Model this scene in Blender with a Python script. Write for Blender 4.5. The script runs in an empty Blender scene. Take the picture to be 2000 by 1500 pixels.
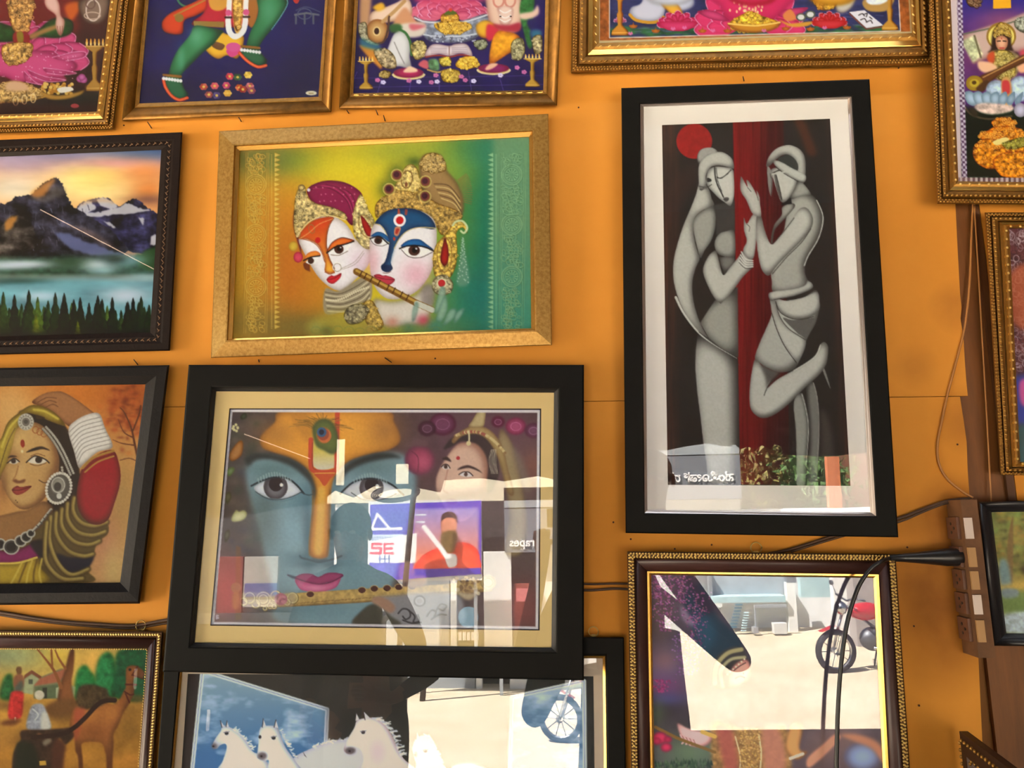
import bpy, bmesh, math, random
import numpy as np
from mathutils import Vector, Matrix
random.seed(7); np.random.seed(7)
SC = bpy.context.scene
COL = SC.collection
# ---------------------------------------------------------------- camera
F_PX, PITCH, ROLL, YAW = 1500.0, 10.0, 0.9, 4.5
CAM = Vector((0.0, -1.5, 2.6))
def _basis():
    p, r, w = (math.radians(v) for v in (PITCH, ROLL, YAW))
    fw = Vector((-math.sin(w)*math.cos(p), math.cos(w)*math.cos(p), math.sin(p)))
    rt = Vector((math.cos(w), math.sin(w), 0)); up = rt.cross(fw)
    # a camera rolled clockwise shows level lines rising to the right
    return fw, (up*math.cos(r)+rt*math.sin(r)), (rt*math.cos(r)-up*math.sin(r))
FW, UP, RT = _basis()
cam_data = bpy.data.cameras.new('camera'); cam = bpy.data.objects.new('camera', cam_data)
COL.objects.link(cam); SC.camera = cam
cam_data.sensor_width = 36.0; cam_data.lens = F_PX/2000*36.0; cam_data.clip_start = 0.02
cam.matrix_world = Matrix(((RT.x, UP.x, -FW.x, CAM.x), (RT.y, UP.y, -FW.y, CAM.y), (RT.z, UP.z, -FW.z, CAM.z), (0, 0, 0, 1)))
def ray(x, y): return FW + RT*((x-1000)/F_PX) + UP*((750-y)/F_PX)
def on_wall(x, y, depth=0.0):                 # a pixel's point on the wall plane, depth metres in front of it
    r = ray(x, y); return CAM + r*((-depth-CAM.y)/r.y)
# ---------------------------------------------------------------- light
SC.view_settings.view_transform = 'Standard'; SC.view_settings.look = 'None'
SC.view_settings.gamma = 1.0; SC.view_settings.use_curve_mapping = False
SC.view_settings.exposure = 3.62
world = bpy.data.worlds.new('sky'); SC.world = world; world.use_nodes = True
wn = world.node_tree.nodes; wl = world.node_tree.links
sky = wn.new('ShaderNodeTexSky'); sky.sky_type = 'NISHITA'; sky.sun_disc = False
sky.sun_elevation = math.radians(58); sky.sun_rotation = math.radians(-45); sky.air_density = 1.2; sky.dust_density = 2.0
bg = wn['Background']; wl.new(sky.outputs[0], bg.inputs[0]); bg.inputs[1].default_value = 0.07
sd = bpy.data.lights.new('sun', 'SUN'); sd.energy = 6.4; sd.angle = 0.009; sd.color = (1, .96, .90)
so = bpy.data.objects.new('sun', sd); COL.objects.link(so)
so.rotation_euler = Vector((0.6, -0.36, -1.0)).to_track_quat('-Z', 'Y').to_euler()
# ---------------------------------------------------------------- materials
def lin(c):
    a = np.asarray(c, float)/255.0
    return np.where(a <= .04045, a/12.92, ((a+.055)/1.055)**2.4)
MATS = {}
def mat(name, col, rough=.6, metal=0., noise=0., nscale=30., bump=0., coat=0., stretch=None, col2=None, spec=.5):
    if name in MATS: return MATS[name]
    m = bpy.data.materials.new(name); m.use_nodes = True; nt = m.node_tree; b = nt.nodes['Principled BSDF']
    c = tuple(lin(col)); b.inputs['Base Color'].default_value = (*c, 1)
    b.inputs['Roughness'].default_value = rough; b.inputs['Metallic'].default_value = metal
    b.inputs['Coat Weight'].default_value = coat; b.inputs['Specular IOR Level'].default_value = spec
    if noise or bump or col2 is not None:
        tc = nt.nodes.new('ShaderNodeTexCoord'); mp = nt.nodes.new('ShaderNodeMapping'); nz = nt.nodes.new('ShaderNodeTexNoise')
        nt.links.new(tc.outputs['Object'], mp.inputs[0]); nt.links.new(mp.outputs[0], nz.inputs[0])
        if stretch: mp.inputs['Scale'].default_value = stretch
        nz.inputs['Scale'].default_value = nscale; nz.inputs['Detail'].default_value = 6; nz.inputs['Roughness'].default_value = .65
        if noise or col2 is not None:
            cr = nt.nodes.new('ShaderNodeValToRGB'); nt.links.new(nz.outputs[0], cr.inputs[0])
            c2 = tuple(lin(col2)) if col2 is not None else tuple(v*(1-noise) for v in c)
            cr.color_ramp.elements[0].position = .36; cr.color_ramp.elements[1].position = .62
            cr.color_ramp.elements[0].color = (*c2, 1); cr.color_ramp.elements[1].color = (*c, 1)
            nt.links.new(cr.outputs[0], b.inputs['Base Color'])
        if bump:
            bp = nt.nodes.new('ShaderNodeBump'); bp.inputs['Strength'].default_value = bump; bp.inputs['Distance'].default_value = .004
            nt.links.new(nz.outputs[0], bp.inputs['Height']); nt.links.new(bp.outputs[0], b.inputs['Normal'])
    MATS[name] = m; return m
def emit(name, col, s):
    m = bpy.data.materials.new(name); m.use_nodes = True; nt = m.node_tree; b = nt.nodes['Principled BSDF']
    b.inputs['Base Color'].default_value = (.9, .9, .9, 1)
    b.inputs['Emission Color'].default_value = (*tuple(lin(col)), 1); b.inputs['Emission Strength'].default_value = s
    MATS[name] = m; return m
def glass_mat():
    m = bpy.data.materials.new('picture_glass'); m.use_nodes = True; nt = m.node_tree; nt.nodes.clear()
    o = nt.nodes.new('ShaderNodeOutputMaterial'); mx = nt.nodes.new('ShaderNodeMixShader'); fr = nt.nodes.new('ShaderNodeFresnel')
    t = nt.nodes.new('ShaderNodeBsdfTransparent'); g = nt.nodes.new('ShaderNodeBsdfGlossy'); g.inputs['Roughness'].default_value = 0.0
    ge = nt.nodes.new('ShaderNodeNewGeometry'); mr = nt.nodes.new('ShaderNodeMapRange')   # a thin pane: no total reflection at its back face
    mr.inputs['To Min'].default_value = 1.58; mr.inputs['To Max'].default_value = 1/1.58
    nt.links.new(ge.outputs['Backfacing'], mr.inputs['Value']); nt.links.new(mr.outputs[0], fr.inputs[0])
    nt.links.new(fr.outputs[0], mx.inputs[0]); nt.links.new(t.outputs[0], mx.inputs[1]); nt.links.new(g.outputs[0], mx.inputs[2]); nt.links.new(mx.outputs[0], o.inputs[0])
    return m
GLASS = glass_mat()
PRINT = bpy.data.materials.new('printed_paper'); PRINT.use_nodes = True
_a = PRINT.node_tree.nodes.new('ShaderNodeAttribute'); _a.attribute_name = 'print'
PRINT.node_tree.links.new(_a.outputs['Color'], PRINT.node_tree.nodes['Principled BSDF'].inputs['Base Color'])
PRINT.node_tree.nodes['Principled BSDF'].inputs['Roughness'].default_value = .7
PRINT.node_tree.nodes['Principled BSDF'].inputs['Specular IOR Level'].default_value = .2
# ---------------------------------------------------------------- object helpers
def mesh_obj(name, verts, faces, m, parent=None, smooth=False, loc=None):
    """world-space verts; the object's origin is its parent's (or loc)"""
    o0 = Vector(parent['o']) if parent is not None and 'o' in parent else Vector(loc or (0, 0, 0))
    me = bpy.data.meshes.new(name)
    me.from_pydata([tuple(Vector(v)-o0) for v in verts], [], faces)
    me.materials.append(m)
    if smooth: me.polygons.foreach_set('use_smooth', [True]*len(me.polygons))
    me.update()
    o = bpy.data.objects.new(name, me); COL.objects.link(o)
    if parent is not None: o.parent = parent
    else: o.location = o0
    o['o'] = tuple(o0)
    return o
def thing(name, loc, label, cat, group=None):
    e = bpy.data.objects.new(name, None); COL.objects.link(e); e.location = loc; e.empty_display_size = .05
    e['o'] = tuple(loc); tag(e, label, cat, group); return e
def tag(o, label, cat, group=None, kind=None):
    if label: o['label'] = label
    if cat: o['category'] = cat
    if group: o['group'] = group
    if kind: o['kind'] = kind
    return o
class MB:
    def __init__(s): s.v = []; s.f = []
    def add(s, v, f):
        n = len(s.v); s.v += [Vector(p) for p in v]; s.f += [tuple(i+n for i in q) for q in f]; return s
    def box(s, a, b):
        x0, y0, z0 = a; x1, y1, z1 = b
        return s.add([(x0,y0,z0),(x1,y0,z0),(x1,y1,z0),(x0,y1,z0),(x0,y0,z1),(x1,y0,z1),(x1,y1,z1),(x0,y1,z1)],
                     [(0,3,2,1),(4,5,6,7),(0,1,5,4),(1,2,6,5),(2,3,7,6),(3,0,4,7)])
    def obox(s, c, ax, ay, az, hx, hy, hz):
        c = Vector(c); v = []
        for k in (-1, 1):
            for i, j in ((-1,-1),(1,-1),(1,1),(-1,1)): v.append(c+ax*(i*hx)+ay*(j*hy)+az*(k*hz))
        return s.add(v, [(0,3,2,1),(4,5,6,7),(0,1,5,4),(1,2,6,5),(2,3,7,6),(3,0,4,7)])
    def tube(s, pts, r, n=8, cap=True):
        pts = [Vector(p) for p in pts]; rr = r if isinstance(r, (list, tuple)) else [r]*len(pts)
        base = len(s.v); t0 = None
        for i, p in enumerate(pts):
            t = (pts[min(i+1, len(pts)-1)]-pts[max(i-1, 0)]).normalized()
            if t0 is None:
                a = t.cross(Vector((0,0,1)))
                if a.length < .1: a = t.cross(Vector((1,0,0)))
                a.normalize()
            else: a = (a - t*a.dot(t)).normalized()
            b = t.cross(a); t0 = t
            for k in range(n):
                q = 2*math.pi*k/n; s.v.append(p+(a*math.cos(q)+b*math.sin(q))*rr[i])
        for i in range(len(pts)-1):
            for k in range(n):
                s.f.append((base+i*n+k, base+i*n+(k+1)%n, base+(i+1)*n+(k+1)%n, base+(i+1)*n+k))
        if cap:
            s.f.append(tuple(base+k for k in range(n))[::-1]); s.f.append(tuple(base+(len(pts)-1)*n+k for k in range(n)))
        return s
    def ball(s, c, rx, ry=None, rz=None, nu=8, nv=6, M=None):
        ry = rx if ry is None else ry; rz = rx if rz is None else rz; c = Vector(c); v = []; f = []
        for j in range(1, nv):
            th = math.pi*j/nv
            for i in range(nu):
                ph = 2*math.pi*i/nu; p = Vector((rx*math.sin(th)*math.cos(ph), ry*math.sin(th)*math.sin(ph), rz*math.cos(th)))
                v.append(c+(M @ p if M else p))
        p = Vector((0,0,rz)); v.append(c+(M @ p if M else p)); p = -p; v.append(c+(M @ p if M else p))
        T = len(v)-2
        for i in range(nu):
            f.append((T, i, (i+1) % nu)); f.append((T+1, (nv-2)*nu+(i+1) % nu, (nv-2)*nu+i))
            for j in range(nv-2): f.append((j*nu+i, (j+1)*nu+i, (j+1)*nu+(i+1) % nu, j*nu+(i+1) % nu))
        return s.add(v, f)
    def lathe(s, c, prof, n=16, M=None):
        c = Vector(c); b = len(s.v)
        for r, z in prof:
            for k in range(n):
                p = Vector((r*math.cos(2*math.pi*k/n), r*math.sin(2*math.pi*k/n), z)); s.v.append(c+(M @ p if M else p))
        for i in range(len(prof)-1):
            for k in range(n): s.f.append((b+i*n+k, b+i*n+(k+1)%n, b+(i+1)*n+(k+1)%n, b+(i+1)*n+k))
        return s
    def prism(s, poly, y0, y1):          # poly in (x, z), extruded along y
        n = len(poly); v = [(x, y0, z) for x, z in poly]+[(x, y1, z) for x, z in poly]
        f = [tuple(range(n)), tuple(range(2*n-1, n-1, -1))]+[(i, i+n, (i+1) % n+n, (i+1) % n) for i in range(n)]
        return s.add(v, f)
    def build(s, name, m, parent=None, smooth=False, loc=None): return mesh_obj(name, s.v, s.f, m, parent, smooth, loc)
def spl(pts, n=8, closed=False):
    P = [np.array(p, float) for p in pts]; N = len(P); out = []
    for i in range(N if closed else N-1):
        g = (lambda k: P[k % N]) if closed else (lambda k: P[min(max(k, 0), N-1)])
        a, b, c, d = g(i-1), g(i), g(i+1), g(i+2)
        for k in range(n):
            t = k/n; out.append(.5*((2*b)+(c-a)*t+(2*a-5*b+4*c-d)*t*t+(3*b-a-3*c+d)*t**3))
    if not closed: out.append(P[-1])
    return out
# ---------------------------------------------------------------- painter for the flat prints (print colours; reflection haze painted in on the blue face)
def pts(s):
    if isinstance(s, str):
        a = np.array(s.replace(',', ' ').split(), float); return a.reshape(-1, 2)
    return np.asarray(s, float)
def blur(a, r):
    if r < .3: return a
    k = int(math.ceil(r*2.5)); w = np.exp(-.5*(np.arange(-k, k+1)/r)**2); w /= w.sum()
    if r > 6 and min(a.shape[:2]) > 24:           # box blur three times for wide radii
        b = max(1, int(r*.98)); o = a
        for _ in range(3):
            for ax in (0, 1):
                pad = [(0, 0)]*o.ndim; pad[ax] = (b+1, b); q = np.cumsum(np.pad(o, pad, 'edge'), axis=ax, dtype=np.float64)
                n = o.shape[ax]; hi = [slice(None)]*o.ndim; lo = list(hi); hi[ax] = slice(2*b+1, 2*b+1+n); lo[ax] = slice(0, n)
                o = ((q[tuple(hi)]-q[tuple(lo)])/(2*b+1)).astype(np.float32)
        return o
    for ax in (0, 1):
        pad = [(0, 0)]*a.ndim; pad[ax] = (k, k); p = np.pad(a, pad, 'edge'); n = a.shape[ax]; o = np.zeros_like(a)
        for i, wi in enumerate(w):
            sl = [slice(None)]*a.ndim; sl[ax] = slice(i, i+n); o += wi*p[tuple(sl)]
        a = o
    return a
def vnoise(h, w, sx, sy, seed=0):
    r = np.random.RandomState(seed); gy, gx = int(h/sy)+3, int(w/sx)+3; g = r.rand(gy, gx).astype(np.float32)
    y = np.arange(h)/sy; x = np.arange(w)/sx; yi = y.astype(int); xi = x.astype(int); fy = (y-yi)[:, None]; fx = (x-xi)[None]
    fy = fy*fy*(3-2*fy); fx = fx*fx*(3-2*fx)
    a = g[np.ix_(yi, xi)]; b = g[np.ix_(yi, xi+1)]; c = g[np.ix_(yi+1, xi)]; d = g[np.ix_(yi+1, xi+1)]
    return (a*(1-fx)+b*fx)*(1-fy)+(c*(1-fx)+d*fx)*fy
def fbm(h, w, sx, sy=None, seed=0, oct=4):
    sy = sy or sx; o = 0; t = 0; a = 1.
    for k in range(oct):
        o = o+a*vnoise(h, w, max(sx/2**k, 1.2), max(sy/2**k, 1.2), seed+k*17); t += a; a *= .55
    return o/t
class Cv:
    """a canvas in the photograph's pixel frame"""
    def __init__(s, x0, y0, x1, y1, bg):
        s.x0, s.y0 = int(x0), int(y0); s.W, s.H = int(x1-x0)+1, int(y1-y0)+1
        s.a = np.zeros((s.H, s.W, 3), np.float32); s.a[:] = bg
        s.t = (0., 0., 1.)
        s.Y, s.X = np.mgrid[0:s.H, 0:s.W].astype(np.float32); s.X += s.x0; s.Y += s.y0
    def T(s, ox=0., oy=0., sc=1.): s.t = (ox, oy, sc); return s      # coordinates that follow are read off an enlargement at (ox, oy), scale sc
    def tp(s, p): return pts(p)*s.t[2]+np.array(s.t[:2])
    def box(s, p, m):
        xa = max(int(p[:, 0].min()-m)-s.x0, 0); xb = min(int(p[:, 0].max()+m)+2-s.x0, s.W)
        ya = max(int(p[:, 1].min()-m)-s.y0, 0); yb = min(int(p[:, 1].max()+m)+2-s.y0, s.H)
        return (xa, ya, xb, yb) if xb > xa and yb > ya else None
    def mask(s, p, m=1.):
        b = s.box(p, m)
        if b is None: return None, None
        xa, ya, xb, yb = b; S = 4; w = xb-xa; h = (yb-ya)*S
        acc = np.zeros((h, w+1), np.float32)
        ys = (np.arange(h)+.5)/S+ya+s.y0
        for (ax, ay), (bx, by) in zip(p, np.roll(p, -1, 0)):
            if ay == by: continue
            d = 1. if by > ay else -1.; lo, hi = min(ay, by), max(ay, by)
            r = np.nonzero((ys >= lo) & (ys < hi))[0]
            if not len(r): continue
            x = np.clip(ax+(ys[r]-ay)*(bx-ax)/(by-ay)-xa-s.x0+.5, 0, w-.001); i = x.astype(int); fr = x-i
            np.add.at(acc, (r, i), d*(1-fr)); np.add.at(acc, (r, i+1), d*fr)
        c = np.clip(np.abs(np.cumsum(acc, 1)[:, :w]), 0, 1)
        return c.reshape(yb-ya, S, w).mean(1), b
    def put(s, m, b, col, a=1.):
        xa, ya, xb, yb = b; v = s.a[ya:yb, xa:xb]; m = (m*a)[..., None]
        v += (np.asarray(col, np.float32)-v)*m
    def P(s, p, col, sm=1, soft=0., a=1., grad=None, edge=None, light=None, tex=0., clip=None):
        """polygon. grad=(x0,y0,x1,y1,col2); edge=(col2,radius); light=(dx,dy,radius,col2): col towards (dx,dy), col2 away from it"""
        p = s.tp(p)
        if sm: p = np.array(spl(p, 6, True))
        ex = soft*2.5+2
        if light: ex = max(ex, light[2]*2)
        if edge: ex = max(ex, edge[1]*2)
        m, b = s.mask(p, ex)
        if m is None: return s
        c = np.asarray(col, np.float32); xa, ya, xb, yb = b
        if grad:
            x0, y0, x1, y1, c2 = grad; (x0, y0), (x1, y1) = s.tp([(x0, y0), (x1, y1)]); t = np.clip(((s.X[ya:yb, xa:xb]-x0)*(x1-x0)+(s.Y[ya:yb, xa:xb]-y0)*(y1-y0))/((x1-x0)**2+(y1-y0)**2), 0, 1)[..., None]
            c = c+(np.asarray(c2, np.float32)-c)*t
        if edge:
            q = np.clip(blur(m, edge[1])*2-1, 0, 1)[..., None]; c = np.asarray(edge[0], np.float32)+(c-np.asarray(edge[0], np.float32))*q
        if light:
            dx, dy, r, c2 = light; q = np.roll(np.roll(blur(m, r), int(round(dx)), 1), int(round(dy)), 0)
            q = np.clip((q-.25)/.65, 0, 1); q = (q*q*(3-2*q))[..., None]; c = np.asarray(c2, np.float32)+(c-np.asarray(c2, np.float32))*q
        if tex: c = c*(1+tex*(fbm(yb-ya, xb-xa, 7, seed=int(p[0, 0]) % 97)-.5))[..., None]
        if soft: m = blur(m, soft)
        if clip is not None: m = m*clip[ya:yb, xa:xb]
        s.put(m, b, c, a); return s
    def L(s, p, w, col, sm=1, a=1., w2=None, soft=0.):
        p = s.tp(p)
        if sm and len(p) > 2: p = np.array(spl(p, 6))
        b = s.box(p, w+2+soft*2)
        if b is None: return s
        xa, ya, xb, yb = b; m = np.zeros((yb-ya, xb-xa), np.float32); n = len(p)-1
        for i in range(n):
            q = p[i:i+2]; wi = w if w2 is None else w+(w2-w)*i/max(n-1, 1); bb = s.box(q, wi+2)
            if bb is None: continue
            X = s.X[bb[1]:bb[3], bb[0]:bb[2]]; Y = s.Y[bb[1]:bb[3], bb[0]:bb[2]]; d = q[1]-q[0]; l2 = max(float(d@d), 1e-6)
            t = np.clip(((X-q[0, 0])*d[0]+(Y-q[0, 1])*d[1])/l2, 0, 1)
            ds = np.hypot(X-q[0, 0]-t*d[0], Y-q[0, 1]-t*d[1]); sub = m[bb[1]-ya:bb[3]-ya, bb[0]-xa:bb[2]-xa]
            np.maximum(sub, np.clip(wi/2+.5-ds, 0, 1)*min(1., wi+.2), out=sub)
        if soft: m = blur(m, soft)
        s.put(m, b, col, a); return s
    def E(s, x, y, rx, ry, col, rot=0., **k):
        t = np.linspace(0, 2*np.pi, 28, endpoint=False); c, n = math.cos(math.radians(rot)), math.sin(math.radians(rot))
        u, v = rx*np.cos(t), ry*np.sin(t); return s.P(np.stack([x+u*c-v*n, y+u*n+v*c], 1), col, sm=0, **k)
    def ring(s, x, y, rx, ry, w, col, rot=0., a=1.):
        t = np.linspace(0, 2*np.pi, 29); c, n = math.cos(math.radians(rot)), math.sin(math.radians(rot))
        u, v = rx*np.cos(t), ry*np.sin(t); return s.L(np.stack([x+u*c-v*n, y+u*n+v*c], 1), w, col, sm=0, a=a)
    def G(s, x, y, rx, ry, col, a=1., rot=0.):
        (x, y), = s.tp([(x, y)]); rx *= s.t[2]; ry *= s.t[2]; R = max(rx, ry)*2.6; b = s.box(np.array([[x-R, y-R], [x+R, y+R]]), 0)
        if b is None: return s
        X = s.X[b[1]:b[3], b[0]:b[2]]-x; Y = s.Y[b[1]:b[3], b[0]:b[2]]-y; c, n = math.cos(math.radians(rot)), math.sin(math.radians(rot))
        s.put(np.exp(-.5*(((X*c+Y*n)/rx)**2+((-X*n+Y*c)/ry)**2)), b, col, a); return s
    def grad(s, stops, ax=1):
        """stops = [(pos, col), ...] over the whole canvas along y (ax 1) or x (ax 0)"""
        q = s.Y if ax else s.X; xs = [t for t, _ in stops]
        for k in range(3): s.a[..., k] = np.interp(q, xs, [c[k] for _, c in stops])
        return s
    def N(s, amp, sx, sy=None, seed=0, m=None, oct=4, col=None):
        n = (fbm(s.H, s.W, sx, sy, seed, oct)-.5)*2
        if m is not None: n = n*m
        if col is None: s.a *= (1+amp*n)[..., None]
        else: s.a += (np.asarray(col, np.float32)-s.a)*np.clip(n*amp, 0, 1)[..., None]
        return s
    def soft(s, r): s.a = blur(s.a, r); return s
    def M(s, p, sm=1, soft=0.):
        """full-size mask of a polygon"""
        p = s.tp(p); p = np.array(spl(p, 6, True)) if sm else p
        o = np.zeros((s.H, s.W), np.float32); m, b = s.mask(p, 1)
        if m is not None: o[b[1]:b[3], b[0]:b[2]] = m
        return blur(o, soft) if soft else o
    def sample(s, x, y):
        u = np.clip(x-s.x0, 0, s.W-1.001); v = np.clip(y-s.y0, 0, s.H-1.001); i = u.astype(int); j = v.astype(int); fu = (u-i)[:, None]; fv = (v-j)[:, None]
        A = s.a; return (A[j, i]*(1-fu)+A[j, i+1]*fu)*(1-fv)+(A[j+1, i]*(1-fu)+A[j+1, i+1]*fu)*fv
# ---------------------------------------------------------------- picture frames
# the room's light on each picture: a print's paper colour is its look in the photograph divided by this
KL = {'F1': (1.73, 1.44, 1.09), 'F2': (1.6, 1.31, .98), 'F3': (1.43, 1.17, .88), 'F4': (1.4, 1.15, .89), 'F5': (1.09, .91, .69), 'F6': (.87, .69, .51), 'F7': (.63, .52, .4), 'MT': (1.36, 1.12, .85), 'BD': (1.13, .94, .75),
      'CM': (.83, .71, .6), 'RK': (1.2, .96, .73), 'KR': (.87, .7, .57), 'CP': (1.01, .82, .63), 'HS': (.7, .59, .49), 'BR': (.56, .47, .36)}
FR = {}
class Plane:
    """a picture's plane: lean a (top forward) and yaw b in degrees, its nearest back corner depth d in front of the wall"""
    def __init__(s, quad, a, b, d):
        a, b = math.radians(a), math.radians(b)
        s.n = Vector((math.sin(b)*math.cos(a), -math.cos(b)*math.cos(a), -math.sin(a)))
        c = Vector((sum(q[0] for q in quad)/4, sum(q[1] for q in quad)/4, 0)); dep = d+.01
        for _ in range(6):
            s.c = on_wall(c.x, c.y, dep); near = min(-s.at(q, 0).y for q in quad); dep += d-near
        s.c = on_wall(c.x, c.y, dep)
    def at(s, q, h):
        r = ray(*q); return CAM+r*((s.c+s.n*h-CAM).dot(s.n)/r.dot(s.n))
    def refl(s, q, h, Y=None, Z=None):     # where the glass shows pixel q: the point of the street at y = -Y or z = Z
        p = s.at(q, h); r = ray(*q); r = r-s.n*(2*r.dot(s.n))
        t = (-Y-p.y)/r.y if Y is not None else (Z-p.z)/r.z
        return p+r*t
def lerpq(A, B, t): return [tuple(np.array(a)+(np.array(b)-np.array(a))*t) for a, b in zip(A, B)]
def rails(name, m, root, pl, rings, smooth=False):
    """four mitred lengths through rings of (pixel quad, height)"""
    R = [[pl.at(q, h) for q in quad] for quad, h in rings]; n = len(R); out = []
    for k in range(4):
        j = (k+1) % 4; v = []; f = []
        for r in R: v += [r[k], r[j]]
        for i in range(n-1): f.append((2*i, 2*i+2, 2*i+3, 2*i+1))
        f.append((0, 1, 2*n-1, 2*n-2))
        f.append(tuple(2*i for i in range(n))[::-1]); f.append(tuple(2*i+1 for i in range(n)))
        o = mesh_obj(name, v, f, m, root, smooth); out.append(o)
    return out
def beads(name, m, root, pl, quad, h, step, rx, ry, rz, rot=0., sides=(0,1,2,3), nu=6, nv=4):
    mb = MB()
    P = [pl.at(q, h) for q in quad]
    for k in sides:
        a, b = P[k], P[(k+1) % 4]; d = (b-a); L = d.length; d.normalize(); e = pl.n.cross(d)
        M = Matrix((d, e, pl.n)).transposed() @ Matrix.Rotation(math.radians(rot), 3, 'Z')
        c = max(2, int(L/step))
        for i in range(c): mb.ball(a+d*(L*(i+.5)/c), rx, ry, rz, nu, nv, M)
    o = mb.build(name, m, root, True); o['kind'] = 'stuff'; return o
def slab(name, m, root, pl, quad, h0, h1):
    v = [pl.at(q, h0) for q in quad]+[pl.at(q, h1) for q in quad]
    return mesh_obj(name, v, [(0,1,2,3),(7,6,5,4),(0,4,5,1),(1,5,6,2),(2,6,7,3),(3,7,4,0)], m, root)
def mat_ring(name, m, root, pl, A, B, h, lip=.0016):
    Q = [(A, h), (B, h), (B, h-lip)]
    R = [[pl.at(q, hh) for q in quad] for quad, hh in Q]; v = sum(R, []); f = []
    for i in range(2):
        for k in range(4): f.append((i*4+k, (i+1)*4+k, (i+1)*4+(k+1) % 4, i*4+(k+1) % 4))
    return mesh_obj(name, v, f, m, root)
STEP = 1.45
def print_mesh(root, pl, quad, h, cv, name='print'):
    P = [np.array(pl.at(q, h)) for q in quad]
    vis = lambda i, j: math.hypot(quad[i][0]-quad[j][0], quad[i][1]-quad[j][1])
    nu = max(2, int(max(vis(0, 1), vis(3, 2))/STEP)); nv = max(2, int(max(vis(0, 3), vis(1, 2))/STEP))
    # columns and rows are dense where the photograph shows the print and coarser past its edges
    def axis(n, lo, hi):
        t = np.linspace(0, 1, n+1); p = lo+(hi[0]-lo)*t
        keep = np.ones(n+1, bool); out = (p < -20) | (p > hi[1]+20); keep[out] = (np.arange(n+1)[out] % 4 == 0); keep[0] = keep[-1] = True
        return t[keep]
    u = axis(nu, (quad[0][0]+quad[3][0])/2, ((quad[1][0]+quad[2][0])/2, 2000)); v = axis(nv, (quad[0][1]+quad[1][1])/2, ((quad[3][1]+quad[2][1])/2, 1500))
    U, V = np.meshgrid(u, v); U = U.ravel()[:, None]; V = V.ravel()[:, None]
    W = (P[0]*(1-U)+P[1]*U)*(1-V)+(P[3]*(1-U)+P[2]*U)*V
    d = W-np.array(CAM); z = d@np.array(FW); px = 1000+F_PX*(d@np.array(RT))/z; py = 750-F_PX*(d@np.array(UP))/z
    col = lin(np.clip(cv.sample(px, py), 0, 255))/np.array(KL[root['key']]); col = np.clip(col, .004, .9)
    n1, n2 = len(u), len(v); i = (np.arange(n2-1)[:, None]*n1+np.arange(n1-1)[None]).ravel()
    F = np.stack([i, i+n1, i+n1+1, i+1], 1)
    me = bpy.data.meshes.new(name); o0 = np.array(root['o'])
    me.vertices.add(len(W)); me.vertices.foreach_set('co', (W-o0).astype(np.float32).ravel())
    me.loops.add(F.size); me.loops.foreach_set('vertex_index', F.ravel().astype(np.int32))
    me.polygons.add(len(F)); me.polygons.foreach_set('loop_start', np.arange(0, F.size, 4, dtype=np.int32))
    me.update(calc_edges=True); me.validate()
    at = me.color_attributes.new('print', 'FLOAT_COLOR', 'POINT')
    at.data.foreach_set('color', np.concatenate([col, np.ones((len(col), 1))], 1).astype(np.float32).ravel())
    me.materials.append(PRINT)
    o = bpy.data.objects.new(name, me); COL.objects.link(o); o.parent = root; o['o'] = tuple(o0)
    return o
def start(key, name, outer, a, b, d, label, group=None):
    pl = Plane(outer, a, b, d); FR[key] = pl
    lo = (pl.at(outer[3], 0)+pl.at(outer[2], 0))/2
    root = thing(name, lo, label, 'picture', group or 'framed pictures on the orange wall'); root['key'] = key
    return root, pl
def inset(q, d):                              # pull a pixel quad in by d pixels
    c = [np.array(p, float) for p in q]; out = []
    for k in range(4):
        a = c[(k+1) % 4]-c[k]; b = c[k-1]-c[k]; out.append(tuple(c[k]+a/np.linalg.norm(a)*d+b/np.linalg.norm(b)*d))
    return out
def backing(root, pl, outer, h=.006):
    slab('backing_board', mat('hardboard', (120, 85, 55), .9), root, pl, inset(outer, 6), .0005, h)
def glass(root, pl, quad, h): 
    g = slab('glass_pane', GLASS, root, pl, inset(quad, -2.5), h, h+.0018); return g

M_BLACK = mat('black_frame_wood', (13, 13, 11), .6, 0, .35, 14, .05, stretch=(1, 1, 1), spec=.14)
M_BLACK2 = mat('black_frame_lip', (14, 12, 11), .55)
M_SILVER = mat('silver_slip', (190, 180, 175), .28, .9)
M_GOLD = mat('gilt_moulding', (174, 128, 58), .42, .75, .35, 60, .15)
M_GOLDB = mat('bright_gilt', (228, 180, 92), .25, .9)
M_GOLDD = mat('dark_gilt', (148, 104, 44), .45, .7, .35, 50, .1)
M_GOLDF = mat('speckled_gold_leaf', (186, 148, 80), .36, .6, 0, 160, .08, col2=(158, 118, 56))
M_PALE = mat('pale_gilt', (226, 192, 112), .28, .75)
M_RIM = mat('tarnished_gilt_bed', (92, 62, 28), .55, .5, .3, 50)
M_MAROON = mat('maroon_lacquer', (66, 40, 36), .4, 0, .2, 20)
M_BROWN = mat('dark_carved_wood', (26, 15, 11), .6, 0, .3, 60, .3, spec=.15)
M_IVORY = mat('ivory_slip', (205, 185, 150), .5)
M_CREAM = mat('cream_mat_board', (224, 205, 150), .9, spec=.1)
M_WHITE = mat('white_mat_board', (226, 230, 234), .9, spec=.1)
M_GREYM = mat('grey_mat_board', (196, 186, 172), .9, spec=.1)
M_LINE = mat('mat_bevel_dark', (46, 34, 36), .8)
Q = lambda *v: [tuple(v[i:i+2]) for i in range(0, 8, 2)]
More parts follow.
